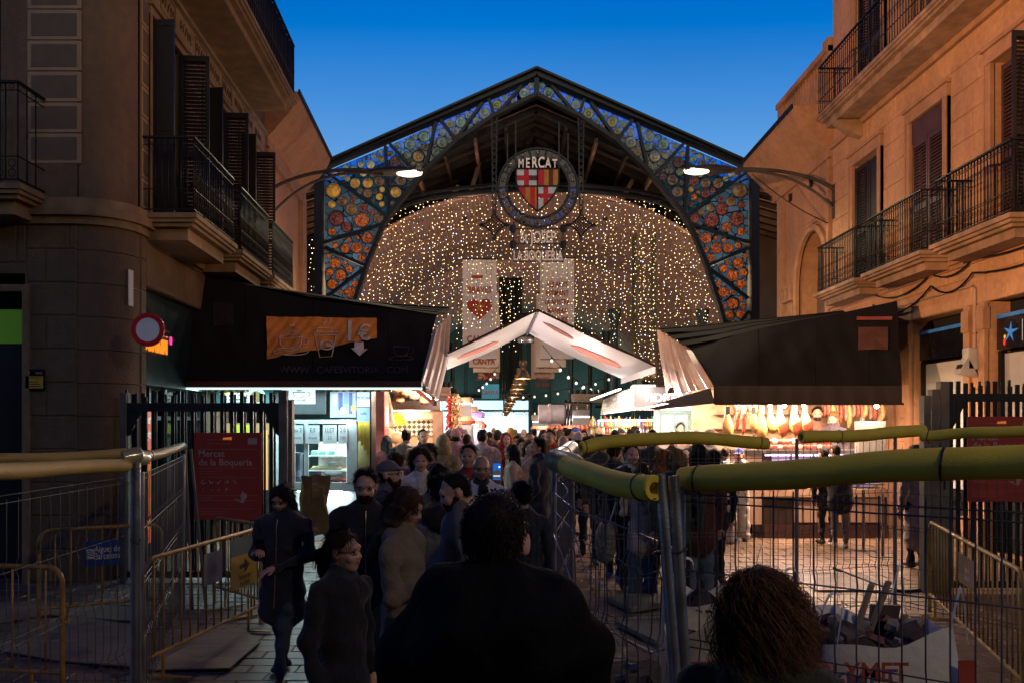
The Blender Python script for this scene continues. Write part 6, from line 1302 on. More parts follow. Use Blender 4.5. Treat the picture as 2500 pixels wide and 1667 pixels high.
# ================================================================== market bar gates with red signs
m_gate = M('gate dark paint', (.016, .017, .018), rough=.5, metal=.3, var=.3)
m_post = M('weathered grey post', (.12, .105, .085), rough=.6, metal=.2, var=.3)
m_sgn = M('red market sign', (.30, .035, .022), rough=.45, var=.15, scale=1.5); m_sgnw = M('sign print', (.38, .26, .22), rough=.6); m_sgnd = M('sign faint print', (.37, .08, .055), rough=.6)
def bar_gate(lab, px0, px1, Y, ytop, yb0, yb1, n, lposts):
 t = thing('bar_gate', lab, 'gate', (PX((px0 + px1) / 2, Y), Y, 0)); x0, x1 = PX(px0, Y), PX(px1, Y); zb0, zb1 = PZ(yb1, Y), PZ(yb0, Y)
 q = MB(); q.box(x0, x1, Y - .03, Y + .03, zb0, zb1); q.build('top_band', m_gate, t, bevel=.004)
 for sx, xa in ((1, x0), (-1, x1)):
  q = MB(); q.prism([(xa, Y - .025, zb0 + .01), (xa + sx * .22, Y - .025, zb0 + .01), (xa + sx * .22, Y - .025, zb0 - .005), (xa + sx * .07, Y - .025, zb0 - .3), (xa, Y - .025, zb0 - .34)], (0, .05, 0)); q.build('corner_gusset', m_gate, t)
 q = MB(); q.box(x0, x1, Y - .03, Y + .03, .06, .14); q.build('bottom_rail', m_gate, t)
 for i in range(n):
  x = x0 + (x1 - x0) * (i + .5) / n; w = (.012, .024)[i % 2]; zt = PZ(ytop, Y) + random.uniform(-.07, .03); yy = Y + (.04 if i % 2 else -.02)
  q = MB(); q.box(x - w, x + w, yy - .012, yy + .012, .1, zt); q.build('bar', m_gate, t)
 for (pa, pb, y0) in lposts:
  q = MB(); q.box(PX(pa, Y), PX(pb, Y), Y - .06, Y + .06, 0, PZ(y0, Y)); q.build('post', m_post, t, bevel=.005)
 return t
bar_gate('black bar gate with red market sign left of the coffee kiosk', 305, 690, 10.35, 955, 983, 1004, 32, ((298, 313, 958), (683, 702, 952), (706, 716, 975)))
bar_gate('black bar gate with red market sign beside the bank windows', 2312, 2620, 9.7, 932, 960, 980, 34, ((2250, 2266, 965), (2270, 2288, 950), (2291, 2312, 931)))
def market_sign(lab, x0p, x1p, y0p, y1p, Y):
 t = thing('market_sign', lab, 'sign', P((x0p + x1p) / 2, y1p, Y)); x0, x1, z0, z1 = PX(x0p, Y), PX(x1p, Y), PZ(y1p, Y), PZ(y0p, Y); w, h = x1 - x0, z1 - z0
 q = MB(); q.box(x0, x1, Y, Y + .015, z0, z1); q.build('board', m_sgn, t)
 f = lambda u, v: (x0 + w * u, Y - .004, z1 - h * v)
 def ln(u0, u1, v, th=.003, m_=m_sgnw, nme='rule'):
  q = MB(); q.add([f(u0, v), f(u1, v), f(u1, v + th), f(u0, v + th)], [(0, 1, 2, 3)]); q.build(nme, m_, t)
 for s_, v in (('Mercat', .275), ('de la Boqueria', .375)):
  q = MB(); vs, fs = text_geo(s_, .012); mn = min(v_.x for v_ in vs); q.add([Vector(f(.07, v)) + Vector(((c.x - mn) * .118 * w / .86, 0, c.y * .118 * w / .86)) for c in vs], fs); q.build('lettering', m_sgnw, t)
 for v in (.19, .405, .51, .72, .775, .87): ln(.06, .94, v, .0025)
 for v, u1 in ((.435, .42), (.465, .3), (.735, .3), (.755, .25), (.895, .5), (.925, .45), (.075, .55), (.12, .55)): ln(.08 if v > .2 else .2, u1, v, .014, m_sgnd, 'small_print')
 q = MB(); q.add([f(.8, .06), f(.94, .06), f(.94, .135), f(.8, .135)], [(0, 1, 2, 3)]); q.build('emblem', m_sgnw, t)
 q = MB(); q.add([f(.43, .06), f(.56, .05), f(.56, .085), f(.43, .085)], [(0, 1, 2, 3)]); q.build('orange_mark', E('orange sign mark', (.8, .2, .06), .5), t)
 for i in range(5):
  for j in range(2):
   if j == 1 and i == 4: continue
   u, v = .11 + i * .115, .565 + j * .09; q = MB()
   if j == 1 and i < 4: q.text('i~=P'[i], .075 * w, f(u + .03, v + .02), bold=.01)
   else: q.tube([f(u + .03 + .03 * math.cos(a + i), v + .022 * math.sin(a * (1 + i % 2))) for a in np.linspace(0, 5, 7)], .006, 4)
   q.build('pictogram', m_sgnw, t)
   q = MB(); q.tube([f(*p) for p in ((u - .015, v - .03), (u + .085, v - .03), (u + .085, v + .035), (u - .015, v + .035), (u - .015, v - .03))], .0015, 4); q.build('pictogram_box', m_sgnd, t)
 q = MB(); pt = [(.70, .80), (.72, .76), (.71, .72), (.73, .69), (.745, .66), (.76, .69), (.80, .70), (.81, .74), (.78, .76), (.77, .80), (.73, .81), (.68, .79), (.60, .755), (.69, .76)]
 q.add([f(u - .02, v) for u, v in pt], [tuple(range(len(pt)))]); q.build('jug_drawing', m_sgnw, t)
 return t
market_sign('red Mercat de la Boqueria sign on the left bar gate', 474, 638, 1055, 1268, 10.25)
market_sign('red Mercat de la Boqueria sign on the right bar gate', 2362, 2530, 1016, 1224, 9.6)
# ================================================================== foam wrapped mesh fence
m_foam = M('yellow green foam', (.66, .52, .045), rough=.7, var=.10, scale=5, bump=.2, bscale=120); m_foamd = M('dull olive foam', (.30, .27, .12), rough=.35, var=.2, scale=4, bump=.25, bscale=80, coat=.3)
m_foamy = M('dusty yellow foam', (.40, .28, .06), rough=.6, var=.2, scale=4, bump=.25, bscale=80)
m_galv = M('galvanised steel', (.32, .33, .34), rough=.32, metal=.85, var=.25, scale=6); m_tie = M('black cable tie', (.008, .008, .008), rough=.4)
def smooth_path(pts, n=8):
 pts = [Vector(p) for p in pts]; out = []
 for i in range(len(pts) - 1):
  p0, p1, p2, p3 = pts[max(i-1, 0)], pts[i], pts[i+1], pts[min(i+2, len(pts)-1)]
  for k in range(n):
   t_ = k / n; out.append(.5 * ((2*p1) + (-p0+p2)*t_ + (2*p0-5*p1+4*p2-p3)*t_*t_ + (-p0+3*p1-3*p2+p3)*t_**3))
 return out + [pts[-1]]
def foam(pts, r, m_, lab, ties=(), hollow=True, n=18):
 t = thing('foam_tube', lab, 'foam tube', pts[0]); path = smooth_path(pts); hs = len(lab); path = [p + Vector((0, .003 * math.sin(i * .9 + hs), .004 * math.sin(i * .45 + hs))) for i, p in enumerate(path)]
 q = MB(); rs = [r * (1 + .02 * math.sin(i * .8 + hs) + .012 * math.sin(i * 2.7)) for i in range(len(path))]; q.tube(path, rs, n, caps=not hollow)
 if hollow:
  for (a, b) in ((0, 1), (-1, -2)):
   p = path[a]; d = (path[b] - p).normalized(); ref = Vector((0, 0, 1)); u = d.cross(ref).normalized(); v = u.cross(d); ring = []
   for (rr, off) in ((rs[a], 0), (rs[a] * .9, -.012), (r * .5, -.008), (r * .42, .01), (r * .4, .12)): ring.append([p + d * off + (u * math.cos(t_) + v * math.sin(t_)) * rr for t_ in np.linspace(0, 2 * math.pi, n + 1)])
   q.sheet(ring); q.add([ring[-1][k] for k in range(n)], [tuple(range(n))])
 q.build('foam', m_, t, True)
 for s in ties:
  i = min(len(path) - 2, int(s * (len(path) - 1))); p = path[i]; d = (path[i+1] - p).normalized(); u = d.cross(Vector((0, 0, 1))).normalized(); v = u.cross(d)
  q = MB(); q.tube([p + (u * math.cos(t_) + v * math.sin(t_)) * (rs[i] * 1.01) + d * .012 * math.sin(t_) for t_ in np.linspace(0, 2 * math.pi, 21)], .005, 5, False); q.tube([p + v * rs[i] * -1, p + v * (rs[i] * -1.5) + u * .02], .004, 4); q.build('cable_tie', m_tie, t, True)
foam([P(1668, 1173, 4.25), P(1900, 1158, 3.9), P(2150, 1140, 3.6), P(2560, 1122, 3.2)], .072, m_foam, 'nearest yellow green foam tube along the front fence beside the paired steel posts', (.12, .83))
foam([P(1597, 1193, 4.05), P(1500, 1176, 4.4), P(1420, 1150, 4.9), P(1386, 1136, 5.2)], .068, m_foam, 'olive foam tube curving from the paired steel posts to the fence corner', (.15,))
foam([P(1408, 1140, 5.15), P(1375, 1127, 5.35), P(1352, 1120, 5.45)], .078, m_foamd, 'short thick foam collar at the fence corner', ())
foam([P(1356, 1122, 5.5), P(1370, 1112, 6.0), P(1395, 1094, 7.4)], .07, m_foamd, 'silvery foam tube leading back from the fence corner', (.6,))
foam([P(1420, 1092, 7.9), P(1500, 1077, 8.0), P(1640, 1068, 8.1), P(1760, 1072, 8.2), P(1872, 1082, 8.3)], .066, m_foam, 'bowed foam tube on the rear fence in front of the crowd', (.06, .95))
foam([P(1958, 1066, 8.4), P(2060, 1064, 8.5), P(2160, 1057, 8.7), P(2254, 1049, 8.8)], .066, m_foam, 'foam tube on the rear fence before the ham counter', (.3,))
foam([P(2252, 1064, 8.3), P(2330, 1058, 8.1), P(2420, 1054, 7.8), P(2580, 1048, 7.4)], .056, m_foam, 'foam tube crossing the red sign on the right bar gate', (.12,))
foam([P(-90, 1150, 3.7), P(100, 1145, 4.5), P(308, 1135, 5.5)], .046, m_foamy, 'dusty yellow foam tube nearest the camera on the left fence', ())
foam([P(-90, 1122, 5.4), P(120, 1117, 5.9), P(305, 1107, 6.3)], .042, m_foamy, 'dusty yellow foam tube behind the other on the left fence', ())
foam([P(338, 1116, 5.6), P(380, 1108, 6.6), P(446, 1088, 8.8)], .042, m_foamd, 'foam tube leading back from the left fence post to the bar gate', (.35,))
q = MB(); q.tube([P(300, 1118, 5.5), P(330, 1112, 5.55), P(352, 1118, 5.75)], [.05, .062, .05], 12); tbuild(q, 'foam_collar', m_foamd, 'foam collar taped round the top of the left fence post', 'foam tube', smooth=True)
m_wm = M('dull mesh wire', (.10, .10, .10), rough=.6, metal=.5)
def fence_panel(A, B, z1, lab, dv=.1, bend=.02, nh=(.08, .12, .5, .9, .94, 1.3, 1.66, 1.7), jit=0.0, r=.0035, post=True):
 A, B = Vector((A[0], A[1], 0)), Vector((B[0], B[1], 0)); d = B - A; L_ = d.length; d.normalize(); nrm = Vector((-d.y, d.x, 0)); n = int(L_ / dv); t = thing('mesh_fence', lab, 'fence', A)
 vw = MB(Matrix.Identity(4)); z = [(.05, 0), (.46, 0), (.51, bend), (.56, 0), (.86, 0), (.92, bend), (.98, 0), (1.26, 0), (1.31, bend), (1.36, 0), (z1 - .02, 0)]
 vw.tube([nrm * b_ + Vector((0, 0, h_)) for h_, b_ in z], r, 5, False); vm = vw.mesh('vertical_wire', m_wm, True)
 for i in range(1, n): inst('vertical_wire', vm, t, A + d * (L_ * i / n), (random.uniform(-jit, jit), random.uniform(-jit, jit), 0))
 for h_ in nh:
  if h_ > z1: continue
  q = MB(); m_ = 12; q.tube([A + d * (L_ * i / m_) + Vector((0, 0, h_ + random.uniform(-jit, jit) * .6)) + nrm * random.uniform(-jit, jit) * .8 for i in range(m_ + 1)], r, 5, False); q.build('horizontal_wire', m_wm, t, True)
 if post:
  for p in (A, B): q = MB(); q.cyl(p, p + Vector((0, 0, z1)), .021, None, 10); q.build('post', m_galv, t, True)
 return t
def xy(px, Y): return (PX(px, Y), Y)
fence_panel(xy(1665, 4.2), xy(2580, 3.25), 1.76, 'front mesh fence panel under the nearest foam tube', .095, r=.0042)
fence_panel(xy(1612, 4.02), xy(1362, 5.4), 1.74, 'buckled mesh fence panel between the paired posts and the fence corner', .085, jit=.05, r=.0035, post=False)
fence_panel(xy(1352, 5.45), xy(1398, 7.5), 1.78, 'mesh fence panel leading back from the fence corner', .075, r=.004)
fence_panel(xy(1420, 7.95), xy(1938, 8.3), 1.82, 'rear mesh fence panel before the crowd', .085, post=False)
fence_panel(xy(1945, 8.35), xy(2185, 8.8), 1.9, 'rear mesh fence panel before the ham counter', .085)
fence_panel(xy(2185, 8.75), xy(2580, 7.4), 1.84, 'rear mesh fence panel before the right bar gate', .085, post=False)
fence_panel(xy(-80, 3.8), xy(322, 5.55), 1.7, 'left mesh fence panel along the pavement', .1, r=.0024, post=False)
fence_panel(xy(345, 5.7), xy(448, 8.8), 1.72, 'left mesh fence panel leading back to the bar gate', .09, r=.0035)
for i, (a, b, lab) in enumerate((((1612, 1158, 4.08), (1652, 1690, 4.0), 'left of the paired steel fence posts'), ((1644, 1160, 4.12), (1676, 1690, 4.05), 'right of the paired steel fence posts'))):
 q = MB(); p0, p1 = P(*a), P(*b); d = (p1 - p0); p1 = p0 + d * (p0.z / (p0.z - p1.z)); q.cyl(p0, p1, .029, None, 16); tbuild(q, 'fence_post', m_galv, lab, 'post', 'paired fence posts', True)
q = MB(); c = P(1636, 1345, 4.08); q.tube([c + Vector((.085 * math.cos(t_), .04 * math.sin(t_), .01 * math.cos(t_))) for t_ in np.linspace(0, 2 * math.pi, 16)], .006, 5, False); tbuild(q, 'post_clamp', m_tie, 'dark clamp binding the paired steel posts', 'clamp', smooth=True)
q = MB(); p = P(331, 1125, 5.55); q.cyl((p.x, p.y, 0), p, .034, None, 14); tbuild(q, 'fence_post', m_galv, 'stout steel fence post by the yellow barriers', 'post', smooth=True)
for k, (dx, lab) in enumerate(((0, 'left'), (.09, 'right'))):
 q = MB(); p = P(452 + 14 * k, 1095, 8.9 + .1 * k); q.cyl((p.x + .12 + dx, p.y - .1, 0), p, .018, None, 8); tbuild(q, 'leaning_post', m_post, 'thin post leaning on the left bar gate, %s of two' % lab, 'post', 'thin leaning posts', True)
for i, (pts, lab) in enumerate((([(1352, 1165, 5.4), (1385, 1195, 5.2), (1372, 1230, 5.2), (1420, 1255, 5.1), (1500, 1275, 5)], 'highest'), ([(1350, 1200, 5.4), (1400, 1240, 5.2), (1440, 1255, 5), (1560, 1300, 4.6), (1608, 1320, 4.2)], 'second'), ([(1352, 1245, 5.4), (1400, 1300, 5.2), (1425, 1380, 5), (1450, 1410, 4.9), (1490, 1440, 4.8)], 'third'), ([(1350, 1300, 5.4), (1370, 1350, 5.2), (1430, 1500, 5), (1500, 1545, 4.8), (1610, 1600, 4.3)], 'lowest'))):
 q = MB(); q.tube(smooth_path([P(*p) for p in pts]), .005, 5); tbuild(q, 'loose_wire', m_galv, '%s loose bent wire hanging off the buckled fence panel' % lab, 'wire', 'loose fence wires', True)
# steel bollard posts on the paving by the ham kiosk and a drain grate
for i, (px_, yb, lab) in enumerate(((2108, 1342, 'left'), (2155, 1358, 'right'))):
 Y = GY(yb); w = (PX(px_, Y), Y, 0); t = thing('barrier_post', 'slim steel queue post with flat foot near the ham counter, %s of two' % lab, 'post', w, 'queue posts'); q = MB(Matrix.Translation(w)); q.cyl((0, 0, 0), (0, 0, .98), .025, None, 10); q.build('pole', m_galv, t, True)
 q = MB(Matrix.Translation(w)); q.box(-.18, .18, -.1, .1, 0, .012); q.build('foot_plate', m_post, t)
gr = thing('drain_grate', 'long steel drain grate set in the paving before the ham kiosk', 'grate', (PX(2040, 10.3), 10.3, 0)); x0, x1, y0, y1 = PX(1950, 10.4), PX(2140, 10.4), 9.75, 10.85
q = MB(); q.box(x0, x1, y0, y1, .002, .006); q.build('pit', m_dark, gr)
gm_ = MB(); gm_.box(-.009, .009, 0, y1 - y0, 0, .014); gmm = gm_.mesh('grate_bar', m_galv)
for i in range(30): inst('grate_bar', gmm, gr, (x0 + (x1 - x0) * i / 29, y0, .006))
q = MB(); q.bar((x0, y0, .014), (x1, y0, .014), .03, .02); q.bar((x0, y1, .014), (x1, y1, .014), .03, .02); q.build('grate_frame', m_galv, gr)
q = MB(); q.tube(smooth_path([(PX(2050, 11), 11.2, .02), (PX(2150, 10), 9.9, .02), (PX(2240, 9.6), 9.7, .02), (PX(2330, 10), 10.1, .02)]), .02, 6); tbuild(q, 'ground_cable', m_iron, 'black cable lying across the paving towards the bar gate', 'cable', smooth=True)
# ================================================================== yellow pedestrian barriers
m_yel = M('chipped yellow paint', (.36, .20, .035), rough=.45, var=.35, scale=9, bump=.15, metal=.1)
def barrier(lab, A, B, h=1.0, step=.125, zb=.22):
 A, B = Vector((A[0], A[1], 0)), Vector((B[0], B[1], 0)); d = (B - A).normalized(); L_ = (B - A).length; n = Vector((-d.y, d.x, 0)); t = thing('crowd_barrier', lab, 'barrier', A, 'yellow crowd barriers'); up = Vector((0, 0, 1)); r = .12
 pts = [A + up * .02] + [A + up * (h - r)] + [A + d * (r - r * math.cos(a)) + up * (h - r + r * math.sin(a)) for a in np.linspace(.2, 1.57, 5)] + [B - d * (r - r * math.sin(a)) + up * (h - r + r * math.cos(a)) for a in np.linspace(0.1, 1.4, 5)] + [B + up * (h - r), B + up * .02]
 q = MB(); q.tube(pts, .019, 10); q.build('frame', m_yel, t, True)
 q = MB(); q.tube([A + up * zb, B + up * zb], .017, 8); q.build('bottom_rail', m_yel, t, True)
 rod = MB(); rod.cyl((0, 0, zb), (0, 0, h - .01), .008, None, 6); rm = rod.mesh('rod', m_yel, True); k = int(L_ / step)
 for i in range(1, k): inst('rod', rm, t, A + d * (L_ * i / k))
 for p in (A + d * .25, B - d * .25): q = MB(); q.bar(p - n * .25 + up * .02, p + n * .25 + up * .02, .05, .012); q.bar(p + up * .02, p + up * zb, .02); q.build('foot', m_yel, t)
 return t, A, d, L_
def on_plane(Ax, d, u, z, off=.03):
 n = Vector((d.y, -d.x, 0)); return Ax + d * u + Vector((0, 0, z)) + n * off
b1 = barrier('yellow crowd barrier cut by the corner building doorway', xy(-90, 6.0), xy(152, 5.9))
b2 = barrier('yellow crowd barrier with blue waterworks plate before the stone corner', xy(95, 7.9), xy(395, 8.4))
b3 = barrier('yellow crowd barrier carrying the white plaque and the arrow sign', xy(352, 6.2), xy(636, 8.1))
b4 = barrier('yellow crowd barrier behind the arrow sign by the red market sign', xy(523, 9.0), xy(645, 8.3))
b5 = barrier('yellow crowd barrier slanting past the white rubble bag', xy(2270, 8.6), xy(2500, 5.7))
def plate(name, lab, bar, u0, u1, z0, z1, mat, texts, tm, extra=None):
 _, A, d, L_ = bar; n = Vector((d.y, -d.x, 0)); t = thing(name, lab, 'sign', on_plane(A, d, u0, z0)); q = MB()
 q.prism([on_plane(A, d, u0, z0), on_plane(A, d, u1, z0), on_plane(A, d, u1, z1), on_plane(A, d, u0, z1)], n * .006); q.build('plate', mat, t)
 for s_, size, uu, zz, sx in texts:
  q = MB(); q.text(s_, size, on_plane(A, d, uu, zz, .042), u=d, v=(0, 0, 1), sx=sx, bold=.01); q.build('lettering', tm, t)
 return t, A, d
m_pb = M('blue enamel plate', (.012, .05, .19), rough=.35, var=.1); m_pw = M('white plate print', (.55, .55, .52), rough=.5)
px_u = lambda bar, px, Y: (Vector((PX(px, Y), Y, 0)) - bar[1]).dot(bar[2])
t, A, d = plate('water_company_plate', 'blue plate lettered Aigues de Barcelona on a yellow barrier', b2, px_u(b2, 204, 8.1), px_u(b2, 293, 8.2), PZ(1380, 8.1), PZ(1318, 8.1), m_pb, (('Aigues de', .095, px_u(b2, 262, 8.1), PZ(1347, 8.1), .62), ('Barcelona', .095, px_u(b2, 262, 8.1), PZ(1364, 8.1), .62)), m_pw)
q = MB(); u = px_u(b2, 222, 8.1); z = PZ(1350, 8.1); q.add([on_plane(A, d, u + a, z + b, .042) for a, b in ((-.04, -.05), (.04, -.05), (.04, .05), (-.04, .05))], [(0, 1, 2, 3)]); q.build('emblem', m_pw, t)
q = MB()
for k in range(3): q.tube([on_plane(A, d, u - .03 + .06 * s, z + .025 - .022 * k + .008 * math.sin(s * 6), .045) for s in np.linspace(0, 1, 7)], .004, 4)
q.build('wave_mark', m_pb, t)
plate('white_plaque', 'small white plaque with faint print on the yellow barrier', b3, px_u(b3, 487, 7.0), px_u(b3, 530, 7.3), PZ(1424, 7.1), PZ(1348, 7.1), M('dull white plate', (.28, .28, .27), rough=.5, stain=.3), (('Aigues', .06, px_u(b3, 512, 7.15), PZ(1388, 7.1), .6), ('Barcelona', .05, px_u(b3, 512, 7.15), PZ(1398, 7.1), .55)), M('grey ink', (.1, .11, .14)))
t, A, d = plate('arrow_sign', 'yellow notice with a black right arrow under a teal band on the barrier', b3, px_u(b3, 552, 7.45), px_u(b3, 627, 7.95), PZ(1436, 7.6), PZ(1355, 7.6), M('yellow notice', (.38, .26, .03), rough=.5, stain=.25), (('Passeu per aqui', .07, px_u(b3, 590, 7.7), PZ(1414, 7.6), .55), ('fins a la Rambla', .06, px_u(b3, 590, 7.7), PZ(1430, 7.6), .5)), m_iron)
u0, u1 = px_u(b3, 552, 7.45), px_u(b3, 627, 7.95); um = (u0 + u1) / 2; q = MB(); q.prism([on_plane(A, d, u0, PZ(1355, 7.6)), on_plane(A, d, u1, PZ(1355, 7.6)), on_plane(A, d, u1, PZ(1312, 7.6)), on_plane(A, d, u0, PZ(1312, 7.6))], Vector((d.y, -d.x, 0)) * .006); q.build('teal_band', M('teal notice band', (.05, .12, .12), rough=.5), t)
q = MB(); z = PZ(1383, 7.6); q.add([on_plane(A, d, um + a, z + b, .042) for a, b in ((-.1, -.02), (.0, -.02), (.0, -.07), (.1, .0), (.0, .07), (.0, .02), (-.1, .02))], [tuple(range(7))]); q.build('arrow', m_iron, t)
t, A, d = plate('water_company_plate', 'dark plate with white emblem on the slanting right barrier', b5, px_u(b5, 2350, 7.3), px_u(b5, 2390, 6.8), .62, .88, M('dark blue plate', (.02, .02, .035), rough=.4), (('Aigues de', .07, px_u(b5, 2376, 7.0), .75, .55), ('Barcelona', .07, px_u(b5, 2376, 7.0), .68, .55)), m_pw)
# plywood sheets lying on the ground
m_ply = M('plywood sheet', (.26, .20, .12), rough=.5, var=.3, scale=2.5, bump=.2, stain=.4, aniso=(1, 6, 1))
for i, (pp, z, lab) in enumerate(([[(345, 1640), (560, 1640), (635, 1575), (600, 1545), (470, 1535), (345, 1560)], .018, 'buckled plywood sheet under the barrier with the arrow sign'], [[(150, 1620), (335, 1640), (340, 1540), (200, 1510), (60, 1520), (-20, 1590)], .03, 'plywood sheet under the left fence'], [[(-40, 1530), (120, 1505), (330, 1520), (330, 1490), (90, 1470), (-40, 1480)], .012, 'long plywood sheet along the corner building'], [[(660, 1530), (700, 1510), (690, 1545)], .02, 'torn plywood corner by the walking woman'])):
 q = MB(); pts = [Vector((PX(x, GY(y)), GY(y), z + .012 * math.sin(x))) for x, y in pp]; q.prism(pts, (0, 0, .012)); tbuild(q, 'plywood_sheet', m_ply, lab, 'sheet')
# ================================================================== rubble bags, timber and spoil inside the fence
m_bag = M('white woven bag', (.6, .6, .57), rough=.5, var=.15, scale=3, bump=.5, bscale=12, stain=.25); m_bagp = M('clear plastic sack', (.40, .36, .30), rough=.2, var=.4, scale=6, bump=.8, bscale=9, coat=.5)
m_bred = M('bag red print', (.34, .05, .03), rough=.5); m_bblk = M('bag black print', (.03, .03, .035), rough=.5)
def bulk_bag(name, lab, cx, cyy, w, d, h, mat, seed, loops=True):
 rr = random.Random(seed); t = thing(name, lab, 'rubble bag', (cx, cyy, 0)); rows = []; N = 40
 for j in range(9):
  f = j / 8; row = []
  for k in range(N + 1):
   a = 2 * math.pi * k / N; c_, s_ = math.cos(a), math.sin(a); e = 5
   q_ = (abs(c_) ** e + abs(s_) ** e) ** (-1 / e); bul = 1 + .07 * math.sin(math.pi * f) + .03 * math.sin(3 * a + seed + f * 4) * f
   row.append((cx + w / 2 * q_ * c_ * bul, cyy + d / 2 * q_ * s_ * bul, h * f + (.05 * math.sin(2 * a + seed) + .03 * math.sin(5 * a + seed * 2)) * f ** 3))
  rows.append(row)
 rows.append([(cx + (p[0] - cx) * .86, cyy + (p[1] - cyy) * .86, p[2] - .12) for p in rows[-1]])
 q = MB(); q.sheet(rows); q.build('sack', mat, t, True)
 if loops:
  for (sx, sy) in ((-1, -1), (1, -1), (-1, 1), (1, 1)):
   b = Vector((cx + sx * w * .46, cyy + sy * d * .46, h * .95)); q = MB(); L2 = .25 + .1 * rr.random(); pts = [b + Vector((-.08 * sx, 0, 0)), b + Vector((-.06 * sx + .05, 0, L2)), b + Vector((.03, .02, L2 * 1.05)), b + Vector((.06 * sx, .02, .0))]
   pth = smooth_path(pts, 5); q.sheet([[p, p + Vector((.012, .045, .01))] for p in pth]); q.build('lifting_loop', mat, t, True)
 fill = MB(); fill.sheet([[(cx + w * .42 * u, cyy + d * .42 * v, h * .86 + .06 * math.sin(5 * u + seed) + .05 * math.sin(7 * v)) for u in np.linspace(-1, 1, 9)] for v in np.linspace(-1, 1, 9)]); fill.build('rubble_fill', M('dark rubble', (.05, .04, .033), rough=.9, var=.5, scale=12, bump=.8, bscale=14), t)
 return t
w1 = bulk_bag('bulk_bag', 'big white woven rubble bag with red lettering, planks sticking out of its top', PX(2120, 5.3), 5.35, .92, .85, .72, m_bag, 3)
fy = 5.35 - .85 / 2 * 1.09
q = MB(); q.text('POLYMET', .165, (PX(2075, fy), fy - .045, .50), bold=.02, sx=.95); q.build('lettering', m_bred, w1)
q = MB(); q.box(PX(2120, 5.3) + .36, PX(2120, 5.3) + .455, fy - .02, fy - .01, .42, .62); q.build('red_label', m_bred, w1)
q = MB(); q.box(PX(2120, 5.3) + .36, PX(2120, 5.3) + .455, fy - .02, fy - .01, .1, .38); q.build('blue_label', m_pb, w1)
w2 = bulk_bag('bulk_bag', 'tall white rubble bag with two lifting loops by the paired steel posts', PX(1735, 5.7), 5.75, .62, .6, .86, m_bag, 8)
fy = 5.75 - .3 * 1.1
for s_, z, m_ in (('OBRAS', .70, m_bblk), ('OBRAS', .38, m_bblk)):
 q = MB(); q.text(s_, .15, (PX(1735, 5.7) - .1, fy - .03, z), bold=.02, sx=.8); q.build('lettering', m_, w2)
q = MB(); q.box(PX(1735, 5.7) - .3, PX(1735, 5.7) + .12, fy - .034, fy - .026, .51, .66); q.build('red_band', m_bred, w2)
q = MB(); q.text('FILLS', .14, (PX(1735, 5.7) - .1, fy - .04, .53), bold=.02, sx=.8); q.build('band_lettering', m_pw, w2)
w3 = bulk_bag('plastic_sack', 'shiny clear plastic sack with a red BREA band in front of the tall white bag', PX(1745, 4.7), 4.75, .55, .45, .86, m_bagp, 5, False)
q = MB(); q.box(PX(1745, 4.7) - .27, PX(1745, 4.7) + .2, 4.47, 4.48, .60, .73); q.build('red_band', m_bred, w3)
q = MB(); q.text('BREA', .12, (PX(1745, 4.7) - .05, 4.462, .62), bold=.02); q.build('lettering', m_pw, w3)
q = MB(); q.text('UNIO', .12, (PX(1745, 4.7) - .05, 4.464, .42), bold=.02); q.build('lower_lettering', m_bblk, w3)
m_plank = M('rough plank', (.20, .13, .075), rough=.7, var=.35, scale=8)
for i, (a, b, lab) in enumerate((((2070, 1600), (2128, 1425), 'left steep plank sticking out of the big rubble bag'), ((2100, 1600), (2170, 1418), 'right steep plank sticking out of the big rubble bag'), ((2170, 1590), (2210, 1500), 'short plank stub low in the big rubble bag'), ((2205, 1560), (2262, 1502), 'flat plank over the rim of the big rubble bag'))):
 q = MB(); q.bar(P(*a, 5.4), P(*b, 5.5), .022, .05, up=(0, 1, 0)); tbuild(q, 'plank', m_plank, lab, 'plank', 'planks in the rubble bag')
q = MB(); q.prism([P(2130, 1475, 5.6), P(2200, 1478, 5.6), P(2190, 1520, 5.6), P(2150, 1560, 5.6), P(2120, 1540, 5.6)], (0, .03, .0)); tbuild(q, 'broken_board', M('dark board', (.05, .04, .035), rough=.7), 'dark broken board jutting out of the big rubble bag', 'board')
q = MB(); q.box(PX(1975, 7.0), PX(2040, 7.0), 6.9, 7.2, 0, .16); tbuild(q, 'concrete_block', M('dark concrete', (.06, .065, .07), rough=.85, bump=.4), 'dark concrete block behind the rubble bags', 'block', bevel=.015)
q = MB(); rows = []
for v in np.linspace(0, 1, 14):
 rows.append([(PX(1440, 5.6) + 1.5 * u, 4.9 + 2.0 * v, max(.004, .16 * math.sin(math.pi * u) * math.sin(math.pi * v) + .025 * math.sin(17 * u + 9 * v) + .02 * math.sin(31 * v))) for u in np.linspace(0, 1, 18)])
q.sheet(rows); tbuild(q, 'spoil_heap', M('damp soil', (.045, .035, .026), rough=.9, var=.5, scale=10, bump=1.0, bscale=18), 'low heap of damp dug soil inside the fence', 'soil heap', smooth=True)
rm_ = MB(); rm_.add([(-.5, -.4, -.3), (.5, -.5, -.3), (.45, .4, -.3), (-.4, .5, -.3), (-.35, -.3, .3), (.4, -.25, .4), (.3, .3, .25), (-.3, .35, .35)], [(0,3,2,1),(4,5,6,7),(0,1,5,4),(1,2,6,5),(2,3,7,6),(3,0,4,7)]); rmm = [rm_.mesh('rubble_stone', M('rubble %d' % i, c_, rough=.85, var=.3, bump=.4)) for i, c_ in enumerate(((.12, .1, .08), (.16, .07, .045), (.2, .19, .17)))]
